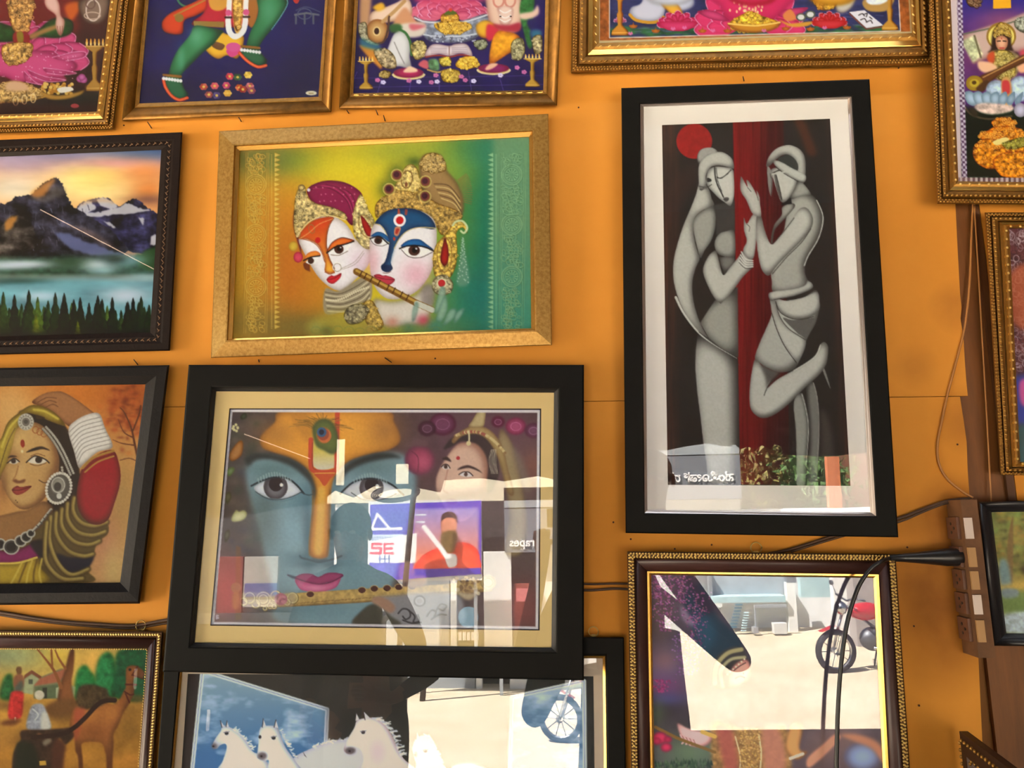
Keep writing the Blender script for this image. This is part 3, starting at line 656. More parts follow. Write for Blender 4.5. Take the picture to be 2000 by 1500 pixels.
def poster_canvas():
    c = Cv(715, 970, 950, 1145, (96, 70, 190))
    c.P('722 985 940 978 940 1005 722 1012', (88, 66, 196), 0)
    c.P('808 995 935 992 935 1120 808 1120', (150, 140, 210), 0, soft=2, grad=(870, 995, 870, 1110, (255, 140, 90)))
    c.P('725 1000 800 1000 795 1035 722 1040', (82, 70, 185), 0)
    c.L('726 1034 737 1004 762 1034', 4.5, (245, 245, 255), 0); c.L('722 1034 784 1033', 5, (245, 245, 255), 0)
    c.P('722 1046 788 1044 787 1058 721 1060', (215, 228, 250), 0)
    for x in range(727, 784, 5): c.L([(x, 1049), (x+2, 1056)], 1.6, (60, 60, 130), 0)
    c.P('721 1059 815 1042 812 1100 720 1100', (250, 246, 250), 0)
    for p in ('745 1063 727 1063 727 1071 744 1071 744 1081 724 1081', '768 1063 751 1063 751 1081 768 1081', '766 1072 752 1072'): c.L(p, 4.5, (225, 40, 70), 0)
    for x in (742, 752, 760): c.L([(x, 1086), (x, 1098)], 3, (60, 70, 160), 0)
    c.L('740 1092 762 1092', 2, (60, 70, 160), 0)
    c.P('738 1104 752 1104 748 1132 736 1132', (120, 96, 220), 0)
    # a man in an orange shirt with a cricket bat
    c.P('815 1120 822 1090 845 1075 865 1068 905 1060 930 1072 938 1095 936 1120', (250, 90, 60), edge=((230, 60, 50), 6))
    c.P('862 1014 868 1004 880 1001 890 1006 893 1020 890 1042 882 1060 868 1060 862 1040', (222, 150, 120), light=(2, 2, 4, (170, 100, 80)))
    c.P('862 1018 864 1006 876 1000 888 1003 893 1012 893 1022 888 1014 872 1012', (62, 40, 36)); c.P('864 1042 892 1040 888 1075 874 1082 862 1070', (120, 96, 50), soft=2)
    c.L('829 1030 862 1072 878 1096', 9, (246, 246, 250), 0); c.P('870 1086 890 1084 892 1104 876 1108', (245, 245, 248))
    for k in range(4): c.L([(812+k*5, 1006), (816+k*5, 1006)], 3, (225, 240, 255), 0); c.L([(814+k*4, 1020), (817+k*4, 1020)], 3, (225, 240, 255), 0)
    c.P('808 1112 940 1110 940 1122 808 1126', (92, 70, 190), 0)
    return c
def build_street():
    struct(MB().box((-40, -70, -.2), (40, 20, 0)).build('ground', mat('sandy_ground', (206, 190, 164), .95, 0, .0, 1.2, col2=(192, 175, 147))))
    W = mat('white_plaster', (226, 226, 222), .85); CR = mat('cream_plaster', (222, 212, 184), .85); GR = mat('grey_shutter', (150, 156, 160), .6)
    DK = mat('shop_interior_dark', (46, 44, 46), .9)
    fz = -FAC
    wf = struct(MB().box((-9, fz-.7, 0), (2.5, fz-.5, 4.6)).build('wall_far', DK))
    MB().box((-9, fz-.5, 3.05), (2.5, fz-.42, 4.6)).build('upper_wall', CR, wf)
    def bld(name, m, *rects, th=.12, Y=FAC):
        mb = MB()
        for r in rects: rbox(mb, *r, Y=Y, th=th)
        return mb.build(name, m, wf)
    # pale pillars and fascia of the shop row across the street
    for r in (('KR', 655, 985, 690, 1283), ('KR', 880, 1124, 892, 1283), ('KR', 944, 1078, 1001, 1283)): bld('pillar', W, r, Y=FAC-.05, th=.15)
    bld('fascia', CR, ('KR', 640, 948, 1090, 976), Y=FAC-.08, th=.2)
    bld('door_panel', GR, ('KR', 700, 1136, 878, 1283)); bld('door_panel', mat('red_shop_panel', (112, 42, 38), .7), ('KR', 428, 1088, 470, 1210)); bld('door_panel', mat('dull_white_panel', (150, 146, 140), .8), ('KR', 478, 1088, 540, 1185))
    bld('door_panel', mat('blue_shop_panel', (72, 80, 130), .7), ('KR', 478, 1140, 540, 1165), Y=FAC-.02)
    bld('goods_shelf', mat('rust_goods', (130, 60, 50), .8), ('KR', 1004, 1140, 1050, 1230)); bld('goods_shelf', mat('pink_goods', (190, 110, 110), .8), ('KR', 1008, 1150, 1046, 1175), Y=FAC-.04)
    # poster on the shopfront
    pq = [(723, 986), (940, 978), (940, 1121), (721, 1136)]
    PY = FAC-.75; a = RX('KR', 723, 1136, PY)
    po = thing('shop_poster', (a[0], -PY, 0), 'purple advertising banner of a man with a cricket bat, mirrored in blue face picture', 'banner')
    flat_print('banner_print', poster_canvas(), 'KR', pq, PY-.03, po)
    mb = MB(); rbox(mb, 'KR', 720, 979, 942, 1133, PY, .03); mb.build('banner_board', W, po)
    for q in (735, 928): xq, zq = RX('KR', q, 1120, PY); MB().box((xq-.03, -PY-.09, 0), (xq+.03, -PY-.035, zq+.8)).build('banner_post', GR, po)
    # sign with a round blue emblem on the glazed door
    x, z = RX('KR', 915, 1205, FAC-.02)
    em = thing('door_sticker', (x, fz+.02, z), 'round blue sticker with white lettering below on the shop door opposite', 'sticker')
    mb = MB().lathe((x, fz+.03, z), [(0, .02), (.19, .02), (.19, 0)], 24, Matrix.Rotation(math.radians(-90), 3, 'X')); mb.build('emblem', mat('sky_blue_vinyl', (140, 196, 232), .6), em)
    mb = MB(); 
    for i in range(5): mb.box((x-.19+i*.08, fz+.01, z-.42), (x-.13+i*.08, fz+.03, z-.27))
    mb.build('lettering', mat('white_vinyl', (238, 236, 236), .6), em)
    # drapery shop sign
    x0, zt = RX('KR', 985, 994); x1, zb = RX('CP', 1446, 952)
    zb2 = RX('KR', 1040, 1078)[1]
    sg = thing('shop_sign', ((x0+x1)/2, fz+.1, zb2), 'long dark grey shop sign with white lettering across the street', 'sign')
    M_SG = mat('charcoal_signboard', (112, 116, 124), .6)
    MB().box((x0, fz-.05, zb2), (x1, fz+.1, zt)).build('sign_board', M_SG, sg); wt = mat('white_letters', (240, 240, 240), .6)
    tx, tz = RX('KR', 1026, 1066); text_mesh('sign_lettering', 'drapes', (tx, fz+.11, tz), .22, wt, sg)
    tx, tz = RX('CP', 1342, 938); text_mesh('sign_lettering', '\u0cb8\u0c82\u0ca4\u0ccb\u0cb7\u0ccd \u0ca1\u0ccd\u0cb0\u0cc7\u0caa\u0ccd', (tx, fz+.11, tz-.02), .22, wt, sg)
    ax, az = RX('CP', 1278, 940); q = [(ax-.16, az-.17), (ax+.16, az-.17), (ax+.06, az+.17), (ax-.10, az+.17)]
    mb = MB(); 
    for i in range(4):
        p, r = q[i], q[(i+1) % 4]; mb.tube([(p[0], fz+.12, p[1]), (r[0], fz+.12, r[1])], .03, 6)
    mb.build('sign_emblem', wt, sg)
    MB().box((x0, fz-.5, zt+.02), (x1, fz+.08, zt+.4)).build('sign_hood', GR, wf)
    MB().box((x0+.6, fz-.25, 0), (x1, fz-.1, zb2-.02)).build('shop_front', mat('pale_grey_front', (196, 198, 196), .8), wf)
    # pole with coiled cable
    px_, _ = RX('KR', 806, 1000, FAC-1.2); pt = RX('KR', 812, 950, FAC-1.2)[1]
    pe = thing('cable_pole', (px_, fz+1.2, 0), 'dark leaning pole with coiled cable in front of the mirrored banner', 'pole')
    MB().tube([(px_-.25, fz+1.2, 0), (px_, fz+1.2, pt-.3), (px_+.06, fz+1.2, pt+.2)], .05, 8).build('pole', mat('dark_pole_steel', (60, 50, 46), .6), pe, True)
    mb = MB()
    for k in range(4):
        t = np.linspace(0, 2*math.pi, 25); mb.tube([(px_-.28+(.34+.03*k)*math.cos(u), fz+1.25+.03*k, pt-.12+(.09+.02*k)*math.sin(u)+.03*math.cos(u)) for u in t], .014, 5)
    mb.build('cable_coil', mat('black_cable', (30, 30, 32), .5), pe, True)
    # bright white building mirrored in the lower right picture
    wb = struct(MB().box((2.55, fz-.6, 0), (9.5, fz-.4, 1.6)).build('wall_far_right', mat('white_building', (236, 238, 238), .8)))
    def b2(name, m, *rects, th=.15, Y=FAC+.1):
        mb = MB()
        for r in rects: rbox(mb, 'BR', *r, Y=Y, th=th)
        return mb.build(name, m, wb)
    T = mat('pale_teal_panel', (176, 206, 210), .6); TD = mat('teal_slats', (70, 120, 140), .6)
    b2('shutter', mat('grey_blue_shutter', (168, 178, 184), .6), (1388, 1118, 1536, 1160)); b2('pillar', W, (1536, 1138, 1560, 1240), Y=FAC-.1)
    b2('beam', mat('grey_beam', (120, 126, 130), .7), (1536, 1118, 1556, 1138), Y=FAC-.1); b2('counter_top', T, (1392, 1166, 1535, 1176), Y=FAC-.2, th=.5)
    b2('pillar', mat('grey_pillar', (140, 146, 150), .7), (1384, 1118, 1396, 1235), Y=FAC-.05)
    for k in range(8):
        b2('slat', TD, (1424-k*.0+ (8-k)*1.6, 1180+k*6.2, 1442+(8-k)*1.6-4, 1183+k*6.2), Y=FAC-.3, th=.04); b2('slat', T, (1447+(8-k)*.8, 1196+k*5, 1457+(8-k)*.8, 1198+k*5), Y=FAC-.3, th=.04)
    for r in ((1474, 1182, 1536, 1187), (1474, 1187, 1479, 1236)): b2('table', GR, r, Y=FAC-.4, th=.05)
    b2('box', mat('grey_carton', (150, 150, 150), .8), (1472, 1226, 1482, 1237), Y=FAC-.45); b2('box', mat('pale_carton', (200, 200, 196), .8), (1512, 1218, 1538, 1238), Y=FAC-.45)
    b2('awning', T, (1562, 1118, 1640, 1166), Y=FAC-.3); b2('gate_panel', W, (1625, 1118, 1672, 1240), Y=FAC-1.2)
    x0, z0 = RX('BR', 1674, 1240, 12.0); mbw = MB().box((x0, -12.3, 0), (x0+1.6, -12.0, 2.4)); struct(mbw.build('wall_far_side', mat('grey_cement_wall', (158, 150, 146), .9, 0, .15, 3)))
    # brick pillar, tree and hedge right of the sign
    xa, _ = RX('CP', 1631, 950); xb, _ = RX('CP', 1656, 950)
    bp = struct(MB().box((xa, fz-.58, 1.6), (xb, fz-.42, RX('CP', 1640, 892)[1])).build('pillar_brick', mat('orange_brick', (206, 120, 78), .9, 0, .2, 8)))
    struct(MB().box((x1+.05, fz-6.2, 0), (8, fz-6.0, 2.6)).build('wall_garden', mat('brown_garden_wall', (132, 84, 66), .9, 0, .2, 2)))
    L1 = mat('olive_leaves', (128, 122, 62), .7, 0, .4, 3); L2 = mat('green_leaves', (92, 128, 66), .7, 0, .4, 3); TK = mat('tree_bark', (110, 86, 62), .9)
    rs = random.Random(4)
    def tree(name, x, y, zc, rx, rz, n, lm, label):
        t = thing(name, (x, y, 0), label, 'tree', 'trees across the street')
        MB().tube([(x, y, 0), (x+.1, y, zc*.6), (x-.1, y, zc+rz*.3)], [.14, .1, .05], 8).build('trunk', TK, t, True)
        mb = MB()
        for _ in range(n):
            u = rs.gauss(0, .45); v = rs.gauss(0, .45); w = rs.gauss(0, .45); c = Vector((x+u*rx, y+v*rx*.6, zc+w*rz))
            if c.z < .3: continue
            d = Vector((rs.gauss(0, 1), rs.gauss(0, 1), rs.gauss(0, 1)-.6)).normalized(); e = d.cross(Vector((rs.gauss(0, 1), rs.gauss(0, 1), rs.gauss(0, 1)))).normalized(); s = rs.uniform(.12, .3)
            mb.add([c-e*s*.22, c+d*s*.5, c+e*s*.22, c+d*s], [(0, 1, 3), (1, 2, 3), (0, 2, 1)])
        o = mb.build('foliage', lm, t); o['kind'] = 'stuff'
    xa, z_ = RX('CP', 1500, 930, 17.6); tree('leafy_tree', xa, -17.6, 2.5, 1.7, 1.5, 4200, L1, 'olive leaved tree beside the shop sign across the street')
    xa, z_ = RX('CP', 1592, 950, 15.1); tree('leafy_tree', xa, -15.1, 1.7, .62, 1.1, 2000, L2, 'bright green tree beside the brick pillar across the street')
    # awning over the shop opening: a tarpaulin with a torn lower edge and two slits
    mt = mat('brown_tarpaulin', (92, 74, 58), .85, 0, .2, 4); Y = 4.2; aw = []
    lo = [(-3.2, 2.62), (-2.4, 2.6)]+[RX('KR', x, y, Y) for x, y in ((560, 992), (620, 985), (655, 958), (690, 972), (730, 950), (765, 952), (800, 950), (860, 962), (868, 938), (940, 934), (985, 940), (1050, 930))]
    lo += [RX('CP', x, y, Y) for x, y in ((1262, 876), (1300, 880), (1340, 872), (1380, 866), (1396, 868), (1410, 871), (1424, 872), (1436, 868), (1446, 878), (1460, 872), (1475, 878), (1488, 870), (1506, 878), (1512, 868), (1526, 872), (1528, 888), (1556, 889), (1600, 892), (1636, 890))]+[(2.2, 2.72), (2.65, 2.74)]
    lo.sort(key=lambda p: p[0]); top = CEIL_Z
    tp = struct(MB().box((-3.2, -Y-.03, 3.55), (2.65, -Y+.0, top)).build('trim_3', mat('wooden_lintel', (96, 62, 38), .8, 0, .2, 6)))
    holes = []
    for x0, y0, x1, y1 in ((656, 858, 674, 948), (773, 906, 798, 946)):
        h0 = RX('KR', x0, y1, Y); h1 = RX('KR', x1, y0, Y); holes.append((h0[0], h1[0], h0[1], h1[1]))
    aw = thing('tarpaulin_awning', (0, -Y, 2.8), 'brown tarpaulin with a torn lower edge hanging over the shop opening', 'awning')
    xs = sorted(set([p[0] for p in lo]+[v for h in holes for v in h[:2]])); zlo = lambda x: float(np.interp(x, [p[0] for p in lo], [p[1] for p in lo])); mb = MB()
    for xa, xb in zip(xs[:-1], xs[1:]):
        sp = [(0, 3.56)]; xm = (xa+xb)/2; segs = [(zlo(xa), zlo(xb), 3.56)]
        for h in holes:
            if h[0] <= xm <= h[1]: segs = [(min(zlo(xa), h[2]-.02), min(zlo(xb), h[2]-.02), h[2]), (h[3], h[3], 3.56)]
        for za, zb_, zt_ in segs: mb.prism([(xa, za), (xb, zb_), (xb, zt_), (xa, zt_)], -Y-.006, -Y)
    mb.build('tarpaulin', mt, aw)
    # glowing rods added to show up as thin pale streaks in the glass
    ls = emit('streak_rod_glow', (255, 214, 180), .5); n = 0
    A = FR['MT'].refl((80, 410), .011, Z=3.93); B = FR['MT'].refl((305, 528), .011, Z=3.93); C1 = FR['KR'].refl((478, 848), .0135, Y=2.6); C2 = FR['KR'].refl((606, 896), .0135, Y=4.0)
    for p, q, lb in ((A, B, 'added glowing rod under the ceiling at far left, mirrored as a streak'), (C1, C2, 'added glowing rod hanging near the awning, mirrored as a streak')):
        t = thing('streak_rod', p, lb, 'lamp', 'added glowing rods'); d = (q-p).normalized()
        MB().tube([p, q], .0026, 6).build('rod_tube', ls, t, True)
        for r in (p+d*.1, q-d*.1): MB().tube([r+Vector((0, 0, .012)), Vector((r.x, r.y, CEIL_Z))], .003, 5).build('hanger_wire', MATS['dark_pole_steel'], t)
def build_added_counter():  # invented counter that keeps the bright street out of the left-hand glass
    x0, x1, y0, y1, z0, z1 = -3.15, -1.12, -3.75, -3.3, FLOOR_Z, 1.98
    c = thing('added_dark_counter', ((x0+x1)/2, (y0+y1)/2, z0), 'unseen dark counter added to block the bright street from the left pictures', 'counter')
    w = mat('dark_counter_wood', (62, 46, 36), .6, 0, .25, 5)
    MB().box((x0, y0, z0), (x1, y1, z1-.04)).build('body', w, c); MB().box((x0, y0-.03, z1-.04), (x1+.03, y1+.03, z1)).build('counter_top', mat('counter_top_wood', (84, 62, 46), .4), c)
    for k in range(4): 
        a = x0+.04+k*.5; d = MB().box((a, y1, z0+.08), (a+.45, y1+.02, z1-.1)).build('cabinet_door', w, c); MB().box((a+.38, y1+.02, 1.5), (a+.40, y1+.035, 1.62)).build('door_handle', MATS['chrome_steel'] if 'chrome_steel' in MATS else mat('chrome_steel', (190, 190, 192), .25, 1.), d)
# ---------------------------------------------------------------- motorcycle
def motorcycle(loc, rz, label):
    t = bpy.data.objects.new('motorcycle', None); COL.objects.link(t); tag(t, label, 'motorcycle', 'parked motorcycles'); t['o'] = (0, 0, 0)
    bk = mat('tyre_rubber', (34, 34, 36), .7); st = mat('chrome_steel', (190, 190, 192), .25, 1.); rd = mat('red_enamel', (178, 26, 34), .25, coat=.5); gy = mat('engine_grey', (96, 98, 102), .45, .6); sb = mat('seat_vinyl', (40, 38, 40), .5)
    RY = Matrix.Rotation(math.radians(90), 3, 'X')
    for x in (0, 1.28):
        mb = MB(); mb.lathe((x, 0, .3), [(.24, -.05), (.29, -.045), (.31, 0), (.29, .045), (.24, .05), (.24, -.05)], 24, RY); w = mb.build('tyre', bk, t, True)
        mb = MB().lathe((x, 0, .3), [(.245, -.02), (.225, 0), (.245, .02)], 24, RY); mb.lathe((x, 0, .3), [(.05, -.06), (.05, .06)], 10, RY)
        for k in range(10): a = k*math.pi/5; mb.tube([(x+.04*math.cos(a), 0, .3+.04*math.sin(a)), (x+.235*math.cos(a), 0, .3+.235*math.sin(a))], .006, 4)
        mb.build('wheel', st, t)
    for s in (-1, 1): MB().tube([(0, s*.08, .3), (.22, s*.09, .92)], .022, 8).build('fork', st, t, True)
    MB().tube([(.3, -.36, 1.04), (.2, -.25, 1.06), (.22, 0, 1.0), (.2, .25, 1.06), (.3, .36, 1.04)], .014, 8).build('handlebar', gy, t, True)
    MB().ball((.12, 0, .9), .09, .1, .1, 12, 8).build('headlight', st, t, True)
    MB().add([(.0-.22, -.06, .58), (0, -.07, .66), (.2, -.06, .56), (-.22, .06, .58), (0, .07, .66), (.2, .06, .56)], [(0, 1, 4, 3), (1, 2, 5, 4)]).build('mudguard', rd, t)
    MB().ball((.5, 0, .84), .27, .13, .13, 14, 10).build('fuel_tank', rd, t, True); MB().ball((.98, 0, .82), .36, .13, .06, 14, 8).build('seat', sb, t, True)
    MB().ball((.58, 0, .45), .2, .14, .17, 12, 8).build('engine', gy, t, True); MB().ball((1.2, 0, .7), .28, .1, .1, 12, 8).build('tail_panel', rd, t, True)
    MB().tube([(.5, .14, .35), (.8, .16, .28), (1.35, .17, .33)], [.025, .03, .05], 10).build('exhaust', st, t, True)
    mb = MB(); mb.tube([(.22, 0, .92), (.6, 0, .62), (.62, 0, .3), (1.28, 0, .3)], .025, 6); mb.tube([(.3, 0, .88), (.95, 0, .72), (1.28, 0, .3)], .022, 6); mb.build('chassis', gy, t, True)
    for s in (-1, 1): 
        mb = MB().tube([(.22, s*.28, 1.06), (.2, s*.34, 1.2)], .006, 5); mb.ball((.2, s*.36, 1.22), .02, .06, .04, 8, 6); mb.build('mirror', gy, t, True)
    MB().tube([(.7, -.1, .35), (.75, -.3, .01)], .012, 6).build('stand', gy, t)
    t.location = loc; t.rotation_euler = (0, 0, rz); t['o'] = tuple(loc)
    return t
# ---------------------------------------------------------------- people (seen as reflections)
def person(name, label, J, E, mats, hair, loc):
    """J: joints {name: (x, y, z, radius)} in world space, E: bones"""
    me = bpy.data.meshes.new(name+'_cage'); names = list(J); me.from_pydata([J[k][:3] for k in names], [(names.index(a), names.index(b)) for a, b in E], [])
    o = bpy.data.objects.new(name+'_cage', me); COL.objects.link(o); sk = o.modifiers.new('skin', 'SKIN'); sk.use_smooth_shade = True
    for i, k in enumerate(names):
        r = J[k][3]; r = r if isinstance(r, tuple) else (r, r); me.skin_vertices[0].data[i].radius = r; me.skin_vertices[0].data[i].use_root = (k == 'pelvis')
    ss = o.modifiers.new('sub', 'SUBSURF'); ss.levels = 2
    dg = bpy.context.evaluated_depsgraph_get(); ev = bpy.data.meshes.new_from_object(o.evaluated_get(dg)); bpy.data.objects.remove(o)
    t = thing(name, loc, label, 'person', None)
    V = [v.co.copy() for v in ev.vertices]; F = [tuple(p.vertices) for p in ev.polygons]; b = mesh_obj('body', V, F, mats[0], t, True)
    for m in mats[1:]: b.data.materials.append(m)
    nz = J['neck'][2]+.02; hz = J['pelvis'][2]-.04; hands = [Vector(J[k][:3]) for k in J if k.startswith('hand')]
    for p in b.data.polygons:
        c = p.center+Vector(loc)
        if c.z > nz or any((c-h).length < .13 for h in hands): p.material_index = 0
        elif c.z < J['ankle_l'][2]: p.material_index = 3
        else: p.material_index = 1 if c.z > hz else 2
    h = Vector(J['head'][:3]); f = Vector((0, 1, 0))
    mb = MB().ball(h+Vector((0, -.02, .035)), .092, .105, .105, 14, 10); mb.build('hair', hair, t, True)
    fm = MB(); fm.ball(h+Vector((0, .098, -.01)), .014, .02, .024, 8, 6); fm.ball(h+Vector((-.09, 0, 0)), .012, .022, .03, 8, 6); fm.ball(h+Vector((.09, 0, 0)), .012, .022, .03, 8, 6); fm.build('nose_and_ears', mats[0], t, True)
    ey = MB(); 
    for s in (-1, 1): ey.ball(h+Vector((s*.033, .085, .012)), .014, .01, .008, 8, 6)
    ey.build('eyes', mat('eye_white', (220, 215, 208), .3), t, True); MB().ball(h+Vector((0, .088, -.05)), .026, .01, .007, 8, 6).build('lips', mat('lip_skin', (140, 80, 70), .5), t, True)
    return t
def build_people():
    sk = mat('brown_skin', (150, 102, 74), .55)
    def base(cx, y, z0, H, face=1):
        s = H/1.72; J = {'pelvis': (cx, y, z0+.95*s, (.16*face, .11)), 'waist': (cx, y, z0+1.08*s, (.15*face, .10)), 'chest': (cx, y, z0+1.28*s, (.17*(face+1)/2, .11)), 'collar': (cx, y, z0+1.41*s, (.11, .08)), 'neck': (cx, y+.01, z0+1.48*s, .055), 'jaw': (cx, y+.03, z0+1.545*s, (.062, .07)), 'head': (cx, y+.02, z0+1.62*s, (.082, .1)), 'crown': (cx, y+.01, z0+1.69*s, (.06, .075))}
        for n, sg in (('l', -1), ('r', 1)):
            J['hip_'+n] = (cx+sg*.10, y, z0+.88*s, .105); J['knee_'+n] = (cx+sg*.11, y+.02, z0+.48*s, .068); J['ankle_'+n] = (cx+sg*.115, y-.02, z0+.085*s, .045); J['toe_'+n] = (cx+sg*.125, y+.16, z0+.032, (.045, .03))
        E = [('pelvis', 'waist'), ('waist', 'chest'), ('chest', 'collar'), ('collar', 'neck'), ('neck', 'jaw'), ('jaw', 'head'), ('head', 'crown')]
        for n in 'lr': E += [('pelvis', 'hip_'+n), ('hip_'+n, 'knee_'+n), ('knee_'+n, 'ankle_'+n), ('ankle_'+n, 'toe_'+n)]
        return J, E
    def arm(J, E, n, sh, el, wr, hd, fd):
        J['sho_'+n] = (*sh, .07); J['elb_'+n] = (*el, .055); J['wri_'+n] = (*wr, .028); J['hand_'+n] = (*hd, (.036, .02))
        E += [('collar', 'sho_'+n), ('sho_'+n, 'elb_'+n), ('elb_'+n, 'wri_'+n), ('wri_'+n, 'hand_'+n)]
        h = Vector(hd); d = (h-Vector(wr)).normalized(); sd = Vector(fd).normalized(); curl = d.cross(sd)
        for i, ln in enumerate((.062, .07, .066, .05)):
            a = h+sd*(.024-.016*i)+d*.035; b = a+d*ln*.5+curl*.012; c = b+d*ln*.35+curl*.03
            J[f'f{n}{i}a'] = (*a, .0095); J[f'f{n}{i}b'] = (*b, .0085); J[f'f{n}{i}c'] = (*c, .0075); E += [('hand_'+n, f'f{n}{i}a'), (f'f{n}{i}a', f'f{n}{i}b'), (f'f{n}{i}b', f'f{n}{i}c')]
        a = h+sd*.04-d*.005; b = a+sd*.018+d*.03; J[f't{n}a'] = (*a, .0105); J[f't{n}b'] = (*b, .0085); E += [('hand_'+n, f't{n}a'), (f't{n}a', f't{n}b')]
    cx, y = .27, -1.99; J, E = base(cx, y, FLOOR_Z, 1.70, 1.5)
    arm(J, E, 'l', (cx-.19, y, 2.385), (-.21, -1.86, 1.84), (-.075, -1.63, 2.44), (-.075, -1.575, 2.50), (1, 0, 0))
    arm(J, E, 'r', (cx+.19, y, 2.385), (.77, -1.86, 1.92), (.16, -1.62, 2.44), (.13, -1.575, 2.50), (-1, 0, 0))
    person('person', 'person in a dark green top holding up a phone with both hands, mirrored in glass', J, E, [sk, mat('dark_green_cloth', (46, 58, 52), .9), mat('charcoal_trousers', (42, 42, 46), .9), mat('brown_sandals', (70, 50, 36), .7)], mat('black_hair', (24, 20, 18), .5), (cx, y, FLOOR_Z))
    mb = MB(); b = len(mb.v)
    for z, rx, ry in ((2.05, .262, .15), (1.9, .27, .165), (1.7, .285, .18), (1.5, .30, .19), (1.42, .305, .192)):
        for k in range(20): a = k*math.pi/10; mb.v.append(Vector((cx+rx*math.cos(a)*(1+.02*math.sin(5*a)), y+ry*math.sin(a), z)))
    for i in range(4):
        for k in range(20): mb.f.append((i*20+k, i*20+(k+1) % 20, (i+1)*20+(k+1) % 20, (i+1)*20+k))
    mb.build('kurta_skirt', MATS['dark_green_cloth'], [o for o in COL.objects if o.name == 'person'][0], True)
    ph = thing('phone', (.03, -1.535, 2.54), 'dark phone held up by the person facing the wall', 'phone')
    MB().box((-.055, -1.545, 2.552), (.105, -1.536, 2.622)).build('phone_body', mat('phone_black', (24, 24, 28), .2), ph); MB().box((-.05, -1.5475, 2.557), (.10, -1.545, 2.617)).build('phone_screen', mat('phone_glass', (30, 32, 40), .05), ph)
    cx, y = -.93, -2.05; J, E = base(cx, y, FLOOR_Z, 1.62)
    arm(J, E, 'l', (cx-.17, y, 2.29), (cx-.26, y-.04, 2.02), (cx-.24, y+.12, 1.84), (cx-.2, y+.17, 1.82), (1, 0, 0)); arm(J, E, 'r', (cx+.17, y, 2.29), (cx+.30, y-.06, 2.02), (cx+.14, y+.14, 1.93), (cx+.06, y+.17, 1.95), (0, 0, 1))
    person('person', 'person in a dark brown shirt standing with folded hands, mirrored in horse picture', J, E, [sk, mat('dark_brown_cloth', (58, 50, 44), .9), MATS['charcoal_trousers'], MATS['brown_sandals']], MATS['black_hair'], (cx, y, FLOOR_Z))
